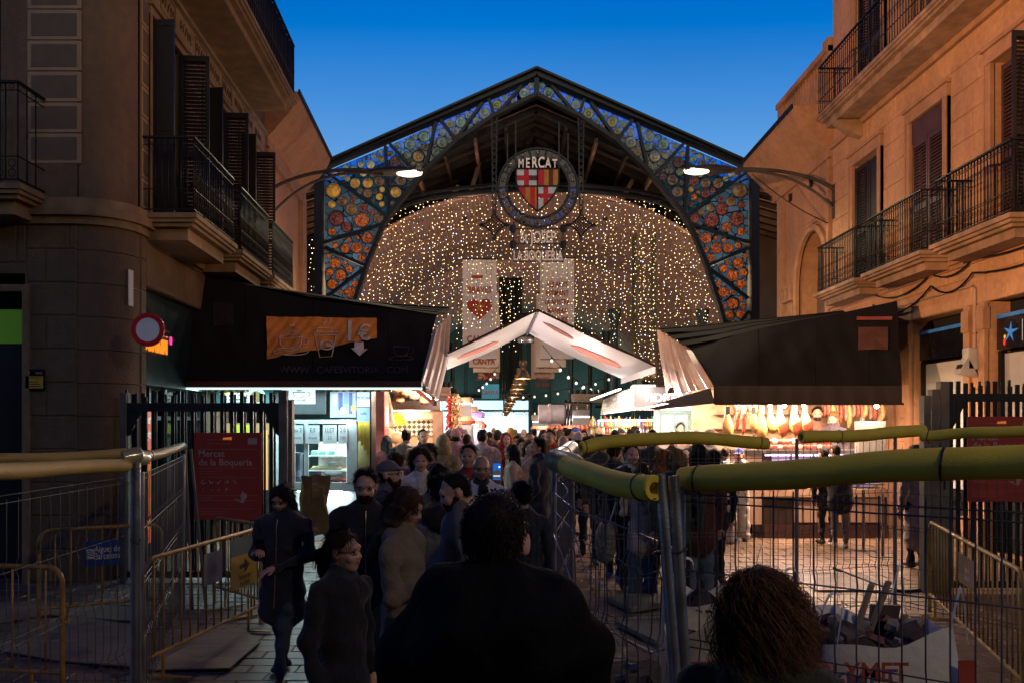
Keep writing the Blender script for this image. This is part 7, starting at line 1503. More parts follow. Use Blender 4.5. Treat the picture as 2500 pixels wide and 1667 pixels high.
for i in range(34):
 u, v = random.random(), random.random(); s = random.uniform(.05, .15); o = inst('rubble_stone', rmm[i % 3], None, (PX(1440, 5.6) + 1.45 * u, 5.0 + 1.8 * v, .16 * math.sin(math.pi * u) * math.sin(math.pi * v) + s * .25), (random.uniform(-.4, .4), random.uniform(-.4, .4), random.uniform(0, 3)), (s, s * .8, s * .6)); tag(o, ('grey', 'reddish', 'pale')[i % 3] + ' rubble stone on the soil heap inside the fence', 'stone', 'rubble stones')
for i in range(16):
 s = random.uniform(.05, .13); o = inst('rubble_stone', rmm[i % 3], None, (PX(2120, 5.3) + random.uniform(-.36, .36), 5.35 + random.uniform(-.32, .32), .66 + s * .3), (random.uniform(-.5, .5), random.uniform(-.5, .5), random.uniform(0, 3)), (s, s * .8, s * .6)); tag(o, ('grey', 'reddish', 'pale')[i % 3] + ' rubble stone heaped in the big white bag', 'stone', 'rubble stones')
for i, (pp, lab) in enumerate(([[(1500, 1530), (1640, 1500), (1700, 1530), (1600, 1580)], 'pale slab lying behind the soil heap'], [[(1480, 1470), (1600, 1455), (1660, 1480), (1540, 1500)], 'greenish slab nearer the crowd'])):
 q = MB(); q.prism([Vector((PX(x, GY(y)), GY(y), .02)) for x, y in pp], (0, 0, .05)); tbuild(q, 'loose_slab', M('lifted slab', (.15, .15, .11), rough=.7, var=.3), lab, 'slab', bevel=.005)
# things the crowd has set down
sc_ = thing('suitcase', 'black upright suitcase standing behind the rear fence', 'suitcase', (PX(1705, 9.2), 9.2, 0)); X = PX(1705, 9.2)
q = MB(); q.box(X - .21, X + .21, 9.08, 9.36, .06, .72); q.build('shell', M('black suitcase', (.01, .01, .011), rough=.4), sc_, bevel=.05)
q = MB(); q.tube([(X - .1, 9.33, .7), (X - .1, 9.33, 1.0), (X + .1, 9.33, 1.0), (X + .1, 9.33, .7)], .012, 6); q.build('handle', m_galv, sc_, True)
for s in (-1, 1): q = MB(); q.lathe([(.03, -.015), (.04, 0), (.03, .015)], (X + s * .16, 9.12, .04), 10, 'x'); q.build('wheel', m_iron, sc_, True)
bp = thing('backpack', 'grey patterned backpack hanging from a hand behind the rear fence', 'backpack', P(1478, 1370, 9.6)); c = P(1478, 1325, 9.6)
q = MB(); rows = []
for s in np.linspace(-1.5, 1.5, 11): rows.append([c + Vector((.125 * math.cos(s) ** .5 * math.cos(a), .09 * math.cos(s) ** .5 * math.sin(a), .24 * math.sin(s))) for a in np.linspace(0, 2 * math.pi, 17)])
q.sheet(rows); q.build('bag', M('grey patterned cloth', (.16, .16, .14), rough=.7, var=.7, scale=22), bp, True)
q = MB(); q.tube(smooth_path([c + Vector((.04, 0, .22)), c + Vector((.09, 0, .36)), c + Vector((.13, 0, .5))]), .012, 5); q.build('strap', m_galv, bp, True)
# ================================================================== people: smooth bodies from distance fields, meshed with surface nets
def _nets(D, org, h):
 ins = D < 0; nx, ny, nz = D.shape
 c = sum(ins[i:nx-1+i, j:ny-1+j, k:nz-1+k].astype(np.int8) for i in (0, 1) for j in (0, 1) for k in (0, 1))
 act = (c > 0) & (c < 8); idx = -np.ones(act.shape, int); A = np.argwhere(act); idx[tuple(A.T)] = np.arange(len(A))
 S = np.zeros((len(A), 3)); n = np.zeros(len(A))
 for ax in range(3):
  e = np.eye(3, dtype=int)[ax]; o1, o2 = [np.eye(3, dtype=int)[k] for k in range(3) if k != ax]
  for a in (0, 1):
   for b in (0, 1):
    p0 = A + o1 * a + o2 * b; p1 = p0 + e; d0 = D[tuple(p0.T)]; d1 = D[tuple(p1.T)]; m = (d0 < 0) != (d1 < 0)
    t = np.where(m, d0 / np.where(d0 - d1 == 0, 1, d0 - d1), 0); S += np.where(m[:, None], p0 + e * t[:, None], 0); n += m
 V = S / n[:, None] * h + org; F_ = []
 for ax in range(3):
  e = np.eye(3, dtype=int)[ax]; o1, o2 = [np.eye(3, dtype=int)[(ax + k) % 3] for k in (1, 2)]
  sl = [slice(None)] * 3; sl[ax] = slice(0, -1); s2 = [slice(None)] * 3; s2[ax] = slice(1, None)
  ch = ins[tuple(sl)] != ins[tuple(s2)]; E_ = np.argwhere(ch); ok = (E_[:, (ax+1) % 3] > 0) & (E_[:, (ax+2) % 3] > 0) & (E_[:, (ax+1) % 3] < act.shape[(ax+1) % 3]) & (E_[:, (ax+2) % 3] < act.shape[(ax+2) % 3]); E_ = E_[ok]
  if not len(E_): continue
  q = np.stack([idx[tuple((E_ - o1 * a - o2 * b).T)] for a, b in ((0, 0), (1, 0), (1, 1), (0, 1))], 1); fl = ins[tuple(E_.T)]; q[~fl] = q[~fl][:, ::-1]; F_.append(q)
 return V, (np.concatenate(F_) if F_ else np.zeros((0, 4), int))
def _prim(p, X):
 k = p[0]
 if k == 'c':                                   # tapered capsule a b ra rb (optional depth squash)
  a, b, ra, rb = np.array(p[1]), np.array(p[2]), p[3], p[4]; sq = p[5] if len(p) > 5 else 1.0
  Y = X - a; d = b - a
  if sq != 1.0: Y = Y * np.array((1, sq, 1)); d = d * np.array((1, sq, 1))
  t = np.clip((Y @ d) / (d @ d + 1e-9), 0, 1); return np.linalg.norm(Y - t[:, None] * d, axis=1) - (ra + (rb - ra) * t)
 c, r = np.array(p[1]), np.array(p[2]); Y = X - c
 if len(p) > 3 and p[3]: a = p[3]; Y = Y @ np.array(((math.cos(a), -math.sin(a), 0), (math.sin(a), math.cos(a), 0), (0, 0, 1)))
 if len(p) > 4 and p[4]: a = p[4]; Y = Y @ np.array(((1, 0, 0), (0, math.cos(a), -math.sin(a)), (0, math.sin(a), math.cos(a))))
 n = np.linalg.norm(Y / r, axis=1); n2 = np.linalg.norm(Y / (r * r), axis=1); return n * (n - 1) / np.maximum(n2, 1e-6)
def field(prims, lo, hi, h, k=.03, cut=None, noise=None):
 """prims: (material, primitive). returns verts, faces, material per face"""
 lo, hi = np.array(lo) - 2 * h, np.array(hi) + 2 * h; n = np.ceil((hi - lo) / h).astype(int) + 1
 g_ = np.stack(np.meshgrid(*[lo[i] + h * np.arange(n[i]) for i in range(3)], indexing='ij'), -1).reshape(-1, 3)
 D = None
 for m, p in prims:
  d = _prim(p, g_)
  if D is None: D = d
  else: t = np.clip(.5 + .5 * (D - d) / k, 0, 1); D = D * (1 - t) + d * t - k * t * (1 - t)
 if noise is not None: D = D + noise(g_)
 if cut is not None: D = cut(g_, D)
 V, Fc = _nets(D.reshape(n), lo, h)
 if len(Fc) == 0: return V, Fc, np.zeros(0, int)
 C = V[Fc].mean(1); best = np.full(len(C), 9.0); mi = np.zeros(len(C), int)
 for m, p in prims:
  d = _prim(p, C) + (.0035 if m == 4 and k < .03 else .0015 if m == 5 and k < .03 else 0); w = d < best - 1e-9; best[w] = d[w]; mi[w] = m
 return V, Fc, mi
def bounds(prims, pad=.03):
 lo, hi = np.full(3, 9.0), np.full(3, -9.0)
 for _, p in prims:
  if p[0] == 'c':
   for q_, r in ((p[1], p[3]), (p[2], p[4])): lo = np.minimum(lo, np.array(q_) - r); hi = np.maximum(hi, np.array(q_) + r)
  else: r = np.max(p[2]); lo = np.minimum(lo, np.array(p[1]) - r); hi = np.maximum(hi, np.array(p[1]) + r)
 return lo - pad, hi + pad
SKIN = [M('skin fair', (.50, .28, .20), rough=.5, var=.08, bump=.05, spec=.4), M('skin tan', (.38, .20, .13), rough=.5, var=.08, bump=.05, spec=.4), M('skin brown', (.20, .10, .065), rough=.5, var=.08, bump=.05, spec=.4)]
m_eye = M('eye dark', (.02, .015, .012), rough=.2); m_lip = M('lips', (.30, .10, .085), rough=.45); m_shoe = M('dark shoes', (.02, .018, .017), rough=.5); m_sneak = M('pale sneakers', (.5, .48, .45), rough=.6)
_cm = {}
def cloth(c, rough=.85):
 k = tuple(round(x, 3) for x in c)
 if k not in _cm: _cm[k] = M('cloth %s' % (k,), c, rough=rough, var=.16, scale=14, bump=.8, bscale=20, sheen=.15 if max(c) > .006 else 0, spec=.25 if max(c) > .006 else .08)
 return _cm[k]
_hm = {}
def hairm(c):
 k = tuple(c)
 if k not in _hm: _hm[k] = M('hair %s' % (k,), c, rough=.6, var=.45, scale=28, bump=.5, bscale=90, spec=.15, aniso=(1, 1, .18))
 return _hm[k]
def add_np(me_lists, V, Fc, mi, off):
 b = sum(len(v) for v in me_lists[0]); me_lists[0].append(V); me_lists[1].append(Fc + b); me_lists[2].append(mi + off if off else mi)
def to_obj(name, V, Fc, mi, mats, parent):
 me = bpy.data.meshes.new(name); me.vertices.add(len(V)); me.vertices.foreach_set('co', V.astype(np.float32).ravel()); n = len(Fc)
 me.loops.add(n * 4); me.loops.foreach_set('vertex_index', Fc.astype(np.int32).ravel()); me.polygons.add(n)
 me.polygons.foreach_set('loop_start', np.arange(0, n * 4, 4, dtype=np.int32));
 for m in mats: me.materials.append(m)
 me.update(calc_edges=True); me.polygons.foreach_set('material_index', mi.astype(np.int32)); me.polygons.foreach_set('use_smooth', np.ones(n, bool)); me.update()
 return inst(name, me, parent, (0, 0, 0))
def hand_prims(w, d, side, curl, s):
 """five fingers from a wrist point w along direction d"""
 w, d = np.array(w), np.array(d) / np.linalg.norm(d); up = np.array((0, 0, 1.0)) if abs(d[2]) < .8 else np.array((0, -1.0, 0)); a = np.cross(d, up); a /= np.linalg.norm(a); nrm = np.cross(a, d); pr = []
 pr.append((0, ('c', w - d * .05 * s, w + d * .035 * s, .026 * s, .03 * s))); pr.append((0, ('c', w + d * .02 * s - a * .02 * s, w + d * .07 * s - a * .022 * s, .016 * s, .014 * s))); pr.append((0, ('c', w + d * .02 * s + a * .02 * s, w + d * .07 * s + a * .022 * s, .016 * s, .014 * s))); pr.append((0, ('c', w + d * .03 * s, w + d * .075 * s, .019 * s, .015 * s)))
 for i, L_ in enumerate((.062, .074, .068, .052)):
  b = w + d * .08 * s + a * (-.031 + .0205 * i) * s; d2 = d * math.cos(curl * .6) - nrm * math.sin(curl * .6); d3 = d * math.cos(curl * 1.5) - nrm * math.sin(curl * 1.5); k1 = b + d2 * L_ * .5 * s; k2 = k1 + d3 * L_ * .5 * s
  pr += [(0, ('c', b, k1, .0088 * s, .008 * s)), (0, ('c', k1, k2, .008 * s, .0066 * s))]
 b = w + d * .025 * s - a * .03 * s * side; k1 = b + (d * .6 - a * .75 * side - nrm * .3) * .038 * s; pr += [(0, ('c', b, k1, .013 * s, .0105 * s)), (0, ('c', k1, k1 + (d * .9 - nrm * .3 - a * .1 * side) * .032 * s, .0105 * s, .008 * s))]
 return pr
PEOPLE = []
def person(lab, px, Y, ytop=None, h=None, face=0.0, top=(.02, .02, .022), pants=(.02, .025, .04), hair=(.015, .011, .009), style='short', skin=0, arms=('down', 'down'), legs='stand', coat=0.0, puffer=False, hood=None, accent=None, pitch=0.0, turn=0.0, wide=1.0, shoes=None, glasses=False, beard=None, lod=None, wideleg=1.0, lean=0.0, z0=0.0, hcol=None, zipc=None, extra=(), bk=.026):
 """face: degrees the body is turned; 0 faces the camera, 180 shows the back, 90 faces right in the picture"""
 if h is None: h = max(1.45, min(1.94, CH - (ytop - HY) * Y / F - z0))
 s = h / 1.75; L = lod if lod is not None else (0 if Y < 7 else 1 if Y < 12 else 2); hb = (.017, .024, .032)[L]; hh = (.0075, .0105, .014)[L]
 t = thing('person', lab, 'person', (PX(px, Y), Y, z0), 'people in the crowd')
 MT = cloth(top); MPn = cloth(pants); MA = cloth(accent) if accent else MT; mats = [SKIN[skin], MT, MPn, shoes or m_shoe, m_eye, m_lip, MA, hairm(beard if beard else hair)]
 lists = ([], [], [])
 # ---- body
 B = []; hip = .90 * s; sh = 1.42 * s; ln = math.radians(lean); fw = lambda z: -math.sin(ln) * max(0, z - hip)
 def T(x, y, z): return (x, y + fw(z), z)
 st = {'stand': (.0, .0), 'walk': (.20, -.22), 'step': (.10, -.08)}[legs]
 for sx, dy in ((-1, st[0]), (1, st[1])):
  kn = (sx * .095 * s, dy * .45 - .02, .50 * s); an = (sx * .10 * s, dy, .09 * s); B += [(2, ('c', (sx * .09 * s, 0, hip), kn, .092 * s * wide, .068 * s * wideleg)), (2, ('c', kn, an, .066 * s * wideleg, .052 * s * wideleg ** 1.6))]
  B += [(3, ('c', (an[0], an[1] + .04 * s, .045 * s), (an[0] + sx * .015, an[1] - .16 * s, .035 * s), .046 * s, .036 * s))]
 w = wide; B += [(1, ('c', T(0, 0, .86 * s), T(0, 0, 1.12 * s), .165 * s * w, .165 * s * w, 1.3)), (1, ('c', T(0, 0, 1.1 * s), T(0, .01, 1.33 * s), .165 * s * w, .175 * s * w, 1.35)), (1, ('c', T(-.13 * s * w, .01, 1.385 * s), T(.13 * s * w, .01, 1.385 * s), .085 * s * w, .085 * s * w))]
 B += [(1, ('c', T(-.08 * s, .015, 1.43 * s), T(.08 * s, .015, 1.43 * s), .07 * s, .07 * s))]
 if coat: B += [(1, ('c', (0, 0, coat * s), (0, 0, .95 * s), .20 * s * w, .17 * s * w, 1.25))]
 B += [(6 if accent else 1, ('c', T(0, .0, 1.44 * s), T(0, -.0, 1.515 * s), .088 * s, .08 * s))]
 if L < 2:
  for k_ in range(8):
   a1, a2 = k_ * .785 + .39, k_ * .785 + 1.0; B += [(6 if accent else 1, ('c', T(.078 * s * math.cos(a1), .012 + .07 * s * math.sin(a1), (1.475 + .02 * math.sin(a1)) * s), T(.078 * s * math.cos(a2), .012 + .07 * s * math.sin(a2), (1.475 + .02 * math.sin(a2)) * s), .027 * s, .027 * s))]
 if accent and not coat: B += [(6, ('e', T(0, -.085 * s, 1.33 * s), (.055 * s, .06 * s, .16 * s)))]
 hc = np.array(T(0, -.02 * s, 1.625 * s)) ; hc[2] -= abs(math.sin(math.radians(pitch))) * .02
 hands = []
 for sx, ps in zip((-1, 1), arms):
  S = np.array(T(sx * .195 * s * w, .01, 1.385 * s))
  E_, W_ = {'down': ((.25, .03, 1.10), (.24, -.03, .85)), 'pocket': ((.29, .07, 1.12), (.18, -.10, .94)), 'phone': ((.24, -.03, 1.10), (.07, -.27, 1.17)), 'phonelow': ((.25, .0, 1.10), (.09, -.27, 1.04)), 'up': ((.27, -.20, 1.30), (.16, -.36, 1.55)), 'cross': ((.26, -.04, 1.12), (-.04, -.20, 1.13)), 'front': ((.25, -.10, 1.12), (.12, -.33, 1.02)), 'mouth': ((.24, -.12, 1.15), (.05, -.17, 1.42)), 'back': ((.26, .12, 1.12), (.20, .10, .86)), 'swing': ((.26, -.12, 1.12), (.22, -.28, .95))}[ps]
  E_ = np.array(T(sx * E_[0] * s * (.5 + .5 * w), E_[1], E_[2] * s)); W_ = np.array(T(sx * W_[0] * s, W_[1], W_[2] * s))
  B += [(1, ('c', S, E_, .07 * s, .058 * s)), (1, ('c', E_, W_, .057 * s, .042 * s))]
  dh = (W_ - E_); hands.append((W_ + dh / np.linalg.norm(dh) * .025, dh, sx, ps))
  if ps == 'pocket': hands.pop()
 if hood is not None: B += [(6 if hood == 'accent' else 1, ('c', T(-.09 * s, .10 * s, 1.43 * s), T(.09 * s, .10 * s, 1.43 * s), .075 * s, .075 * s)), (6 if hood == 'accent' else 1, ('e', T(0, .13 * s, 1.40 * s), (.11 * s, .07 * s, .11 * s)))]
 B += [(1, ('c', T(*(v * s for v in a_)), T(*(v * s for v in b_)), ra_ * s, rb_ * s)) for a_, b_, ra_, rb_ in extra]
 ph = (px * .37 + Y) % 6.28
 def wr(X):
  z = X[:, 2]; n_ = .010 * np.sin(23 * X[:, 0] + 9 * z + ph + 2 * np.sin(9 * X[:, 1])) * np.sin(17 * z - 6 * X[:, 1] + 3 * np.sin(7 * X[:, 0] + ph)) + .007 * np.abs(np.sin(14 * z + 26 * X[:, 0] + ph)) + .006 * np.sin(41 * z + 13 * X[:, 0] + ph)
  if puffer: n_ = n_ * .4 + np.where((z > .8 * s), -.012 * np.abs(np.sin(z * math.pi / .085)), 0) + .004
  return n_
 for sx, (hp_, dh, _, ps) in zip((-1, 1), hands): u_ = dh / np.linalg.norm(dh); B += [(1, ('c', hp_ - u_ * .05, hp_ - u_ * .03, .047 * s, .048 * s))]
 hz = (coat if coat else .80) * s; B += [(1, ('c', (0, 0, hz), (0, 0, hz + .05 * s), (.205 if coat else .178) * s * w, .17 * s * w, 1.27))]
 add_np(lists, *field(B, *bounds(B), hb, bk, noise=wr), 0)
 if L < 2 and zipc is not None:
  q = MB(); pts = []
  for z in np.linspace((coat or .8) * s, 1.44 * s, 16):
   Yl = np.linspace(-.45, .05, 120); X_ = np.stack([np.zeros(120) + .012, Yl, np.zeros(120) + z], 1); D = np.min([_prim(p, X_) for _, p in B], 0); hit = np.argmax(D < .004); pts.append((.012, Yl[hit] - .003, z))
  a_ = math.radians(face); RZ_ = np.array(((math.cos(a_), math.sin(a_), 0), (-math.sin(a_), math.cos(a_), 0), (0, 0, 1))); pw = np.array(pts) @ RZ_ + np.array((PX(px, Y), Y, z0)); q.tube([Vector(p) for p in pw], .0045, 5); q.build('zip', zipc, t, True)
 # ---- head (own finer net, its neck runs down inside the collar)
 HS = s if s < 1.03 else 1.03 + (s - 1.03) * .4
 R1 = math.radians(turn); R2 = math.radians(pitch)
 Hd = [(0, ('e', (0, .012, .022), (.076, .096, .098))), (0, ('e', (0, -.028, -.035), (.062, .066, .085))), (0, ('c', (0, -.055, -.092), (0, -.06, -.09), .026, .026)), (0, ('c', (0, .03, -.05), (0, .045, -.16), .056, .06)),
          (0, ('c', (0, -.088, .012), (0, -.106, -.022), .008, .0115)), (0, ('e', (-.018, -.094, -.026), (.012, .012, .009))), (0, ('e', (.018, -.094, -.026), (.012, .012, .009))), (0, ('e', (0, -.082, .034), (.052, .018, .014))),
          (0, ('e', (-.082, .018, -.006), (.010, .020, .031), -.35)), (0, ('e', (.082, .018, -.006), (.010, .020, .031), .35)), (0, ('e', (-.042, -.066, -.03), (.026, .022, .022))), (0, ('e', (.042, -.066, -.03), (.026, .022, .022))),
          (5, ('c', (-.014, -.090, -.058), (.014, -.090, -.058), .0065, .0065)), (4, ('e', (-.031, -.079, .010), (.0095, .0075, .0042))), (4, ('e', (.031, -.079, .010), (.0095, .0075, .0042)))]
 if beard: Hd += [(7, ('e', (0, -.055, -.078), (.056, .05, .045))), (7, ('c', (-.022, -.094, -.046), (.022, -.094, -.046), .0075, .0075)), (7, ('c', (-.06, -.01, -.03), (-.045, -.05, -.08), .016, .02)), (7, ('c', (.06, -.01, -.03), (.045, -.05, -.08), .016, .02))]
 V, Fc, mi = field(Hd, (-.11, -.14, -.23), (.11, .13, .14), hh, .022)
 def place(V, k=1.0):
  V = V * (HS * k); a, c_ = math.cos(R2), math.sin(R2); V = V @ np.array(((1, 0, 0), (0, a, c_), (0, -c_, a))); a, c_ = math.cos(R1), math.sin(R1); V = V @ np.array(((a, c_, 0), (-c_, a, 0), (0, 0, 1))); return V + hc
 add_np(lists, place(V), Fc, mi, 0)
 # ---- hands with five fingers
 for (wp, dh, sx, ps) in hands:
  if L == 2 and ps == 'down': cur = .5
  else: cur = {'down': .45, 'phone': .75, 'up': .8, 'mouth': .5}.get(ps, .6)
  Hp = hand_prims(wp, dh, sx, cur, s); V, Fc, mi = field(Hp, *bounds(Hp, .01), (.0055, .008, .011)[L], .006); add_np(lists, V, Fc, mi, 0)
 V, Fc, mi = [np.concatenate(x) for x in lists]
 a = math.radians(face); RZ = np.array(((math.cos(a), math.sin(a), 0), (-math.sin(a), math.cos(a), 0), (0, 0, 1))); off = np.array((PX(px, Y), Y, z0))
 out = lambda V: V @ RZ + off
 to_obj('body', out(V), Fc, mi, mats, t)
 # ---- hair, hats, hoods
 def shell(prims, cut, mat, name, k=.02, noise=None, hs=None):
  lo, hi = bounds([(0, p) for p in prims], .02); V, Fc, mi = field([(0, p) for p in prims], lo, hi, hs or hh * 1.15, k, cut, noise)
  if not len(Fc): return
  o = to_obj(name, out(place(V)), Fc, mi, [mat], t)
  if name == 'hair' and L < 2 and px != 1862:
   rr = np.random.default_rng(int(px * 3)); ns = (1500, 800)[L]; lg = style in ('long', 'bob', 'ponytail', 'curly'); C0 = V[Fc].mean(1); pk = C0[rr.integers(0, len(C0), ns)]; P_ = []
   nr = pk / np.array((.085, .107, .104)) ** 2; nr /= np.linalg.norm(nr, axis=1)[:, None]; dn = np.array((0, .25, -1.0)) - nr * (nr @ np.array((0, .25, -1.0)))[:, None]; dn /= np.linalg.norm(dn, axis=1)[:, None] + 1e-6
   dn += rr.normal(size=dn.shape) * (.18 if lg else .4); ln_ = rr.uniform(.03, .085, ns) * (1.3 if lg else .14 if style == 'crop' else .5)
   for t_ in (0, .33, .66, 1.0): P_.append(pk + nr * (.003 + (.012 if style == 'curly' else .005) * math.sin(t_ * 2.4)) + dn * (ln_ * t_)[:, None])
   sd = np.cross(dn, nr); sd /= np.linalg.norm(sd, axis=1)[:, None] + 1e-6; wv = []
   for i_, p_ in enumerate(P_): w_ = (.0016 if L == 0 else .0022) * (1, .95, .7, .15)[i_]; wv += [p_ + sd * w_, p_ - sd * w_ + nr * w_]
   VV = np.stack(wv, 1).reshape(-1, 3); b_ = np.arange(ns)[:, None] * 8; FF = np.concatenate([b_ + np.array((2 * i_, 2 * i_ + 1, 2 * i_ + 3, 2 * i_ + 2)) for i_ in range(3)]); tag(to_obj('hair_strands', out(place(VV)), FF, np.zeros(len(FF), int), [mat], t), kind='stuff')
  return o
 hn = lambda X: .005 * np.sin(70 * X[:, 0] + 3 * np.sin(30 * X[:, 2]) + ph) + .0025 * np.sin(95 * X[:, 1] + 40 * X[:, 0])
 def face_cut(fy, fz, slope=.9):               # remove what would cover the face
  def f(X, D):
   k_ = -(X[:, 1] - fy) - (X[:, 2] - fz) * slope; return np.maximum(D, np.where(X[:, 1] < .05, k_, D * 0 - 1) * .7)
  return f
 ears = lambda f: (lambda X, D: np.maximum(f(X, D), -np.minimum(_prim(('e', (-.088, .010, -.014), (.03, .034, .044)), X), _prim(('e', (.088, .010, -.014), (.03, .034, .044)), X))))
 face_ell = lambda X, D: np.maximum(D, -_prim(('e', (0, -.095, -.045), (.064, .085, .118)), X))
 HM = hairm(hair); cap = ('e', (0, .016, .03), (.086, .108, .104)); HC = cloth(hcol) if hcol else MT
 if style == 'short': shell([('e', (0, .014, .036), (.087, .108, .106)), ('e', (0, .055, -.03), (.066, .05, .05))], ears(face_cut(-.022, .068, .55)), HM, 'hair', noise=hn)
 elif style == 'crop': shell([('e', (0, .016, .026), (.080, .101, .102)), ('e', (0, .056, -.03), (.058, .044, .042))], ears(face_cut(-.025, .07, .55)), HM, 'hair')
 elif style == 'bald': pass
 elif style == 'balding': shell([('e', (0, .02, -.005), (.082, .103, .085))], lambda X, D: np.maximum(np.maximum(D, (X[:, 2] - .055)), np.where(X[:, 1] < .05, -(X[:, 1] - .0), -1)), HM, 'hair')
 elif style == 'long': shell([cap, ('c', (-.05, .05, -.02), (-.06, .07, -.26), .05, .045), ('c', (.05, .05, -.02), (.06, .07, -.26), .05, .045), ('c', (0, .08, 0), (0, .10, -.34), .06, .06), ('c', (-.08, .0, .0), (-.085, .0, -.2), .026, .02), ('c', (.08, .0, .0), (.085, .0, -.2), .026, .02)], face_ell, HM, 'hair', noise=hn)
 elif style == 'bob': shell([cap, ('e', (0, .05, -.06), (.092, .075, .1)), ('c', (-.078, .0, .0), (-.08, -.01, -.1), .026, .022), ('c', (.078, .0, .0), (.08, -.01, -.1), .026, .022)], face_ell, HM, 'hair', noise=hn)
 elif style == 'bun': shell([('e', (0, .016, .028), (.082, .104, .102)), ('e', (0, .10, .075), (.05, .05, .045))], face_cut(-.035, .065), HM, 'hair', noise=hn)
 elif style == 'ponytail': shell([('e', (0, .016, .028), (.082, .104, .102)), ('c', (0, .11, .03), (0, .15, -.02), .03, .038), ('c', (0, .15, -.02), (0, .15, -.22), .038, .018)], face_cut(-.035, .065), HM, 'hair', noise=hn)
 elif style == 'curly':
  rr = random.Random(int(px)); bl = [cap] + [('e', (.105 * math.cos(a) * math.cos(b), .02 + .115 * math.sin(a) * math.cos(b) * .9 + .02, .02 + .115 * math.sin(b)), (rr.uniform(.03, .048),) * 3) for a, b in [(rr.uniform(-.4, 3.5), rr.uniform(-.9, 1.4)) for _ in range(34)]]
  shell(bl, face_cut(-.04, .07), HM, 'hair', .012, lambda X: .006 * np.sin(110 * X[:, 0]) * np.sin(120 * X[:, 2]) * np.sin(100 * X[:, 1]))
 elif style == 'beanie':
  shell([('e', (0, .018, .045), (.088, .108, .105)), ('c', (-.03, .0, .02), (.03, .0, .02), .085, .085)], lambda X, D: np.maximum(D, -(X[:, 2] - .035 - X[:, 1] * -.25)), HC, 'beanie'); shell([('e', (0, .03, -.02), (.082, .095, .07))], lambda X, D: np.maximum(np.maximum(D, X[:, 2] - .04), -X[:, 1] + .02), HM, 'hair')
 elif style == 'cap':
  shell([('e', (0, .016, .035), (.088, .108, .1)), ('c', (-.03, -.10, .055), (.03, -.10, .055), .012, .012), ('e', (0, -.115, .052), (.068, .075, .010))], lambda X, D: np.maximum(D, -(X[:, 2] - .035)), HC, 'cap', .012); shell([('e', (0, .03, -.02), (.082, .095, .07))], lambda X, D: np.maximum(np.maximum(D, X[:, 2] - .04), -X[:, 1] + .02), HM, 'hair')
 elif style == 'hood':
  shell([('e', (0, .035, .02), (.112, .125, .135)), ('c', (-.04, .05, -.1), (.04, .05, -.1), .10, .10)], lambda X, D: np.maximum(D, -(_prim(('e', (0, -.075, -.02), (.082, .11, .115)), X))), HC, 'hood', .03)
 if style in ('hood',): shell([('e', (0, .014, .03), (.083, .1, .1))], face_cut(-.035, .065), HM, 'hair')
 if glasses:
  g_ = MB(); fr_ = lambda x, y, z: Vector(out(place(np.array([[x, y, z]])))[0])
  for sx in (-1, 1):
   g_.tube([fr_(sx * .033 + .024 * math.cos(a), -.098 + .004 * abs(math.cos(a)), .010 + .017 * math.sin(a)) for a in np.linspace(0, 2 * math.pi, 13)], .0026, 5, False); g_.tube([fr_(sx * .058, -.094, .014), fr_(sx * .08, -.02, .012), fr_(sx * .08, .02, .005)], .0024, 5)
  g_.tube([fr_(-.009, -.102, .012), fr_(.009, -.102, .012)], .0024, 5); g_.build('glasses', m_dark, t, True)
 PEOPLE.append((t, out, place, hands, L))
 return dict(t=t, out=out, place=place, hands=[(out(np.array([hp[0]]))[0], (np.array([hp[1]]) @ RZ)[0]) for hp in hands], HM=HM, hc=hc, s=s)
# ================================================================== the crowd
BLK = (.011, .011, .012); NAV = (.012, .018, .045); JEAN = (.03, .05, .10); GRY = (.12, .12, .12); BEI = (.30, .23, .16); WHT = (.55, .53, .50); BRN = (.09, .05, .03); PNK = (.42, .24, .26)
H_BLK = (.008, .007, .007); H_BRN = (.035, .018, .01); H_BLD = (.22, .13, .055); H_RED = (.10, .035, .015); H_GRY = (.2, .19, .18)
def phone(lab, p, u, v, scr=(.25, .4, .7), e=.6, img=False):
 p, u, v = Vector(p), Vector(u).normalized(), Vector(v).normalized(); n = u.cross(v); t = thing('phone', lab, 'phone', p); mx = basis(u, v, n, p)
 q = MB(mx); q.box(-.037, .037, -.077, .077, -.005, .004); q.build('case', m_iron, t, bevel=.004)
 q = MB(mx); q.add([(-.034, -.072, .0048), (.034, -.072, .0048), (.034, .072, .0048), (-.034, .072, .0048)], [(0, 1, 2, 3)]); q.build('screen', E('phone screen %s' % lab[:9], scr, e), t)
 if img:
  q = MB(mx); q.add([(-.033, -.06, .0052), (.033, -.06, .0052), (.033, -.005, .0052), (.02, .008, .0052), (0, .016, .0052), (-.02, .008, .0052), (-.033, -.005, .0052)], [tuple(range(7))]); q.build('picture_dark', E('phone picture', (.10, .09, .08), .5), t)
  q = MB(mx); q.add([(-.03, -.045, .0055), (.03, -.045, .0055), (.03, -.03, .0055), (-.03, -.03, .0055)], [(0, 1, 2, 3)]); q.build('picture_light', E('phone picture light', (.55, .75, .8), .8), t)
  q = MB(mx); q.lathe([(0, 0.0055), (.007, .0055)], (.022, .04, 0), 10); q.build('picture_lamp', E('phone lamp', (.9, .95, 1), 1.2), t)
 return t
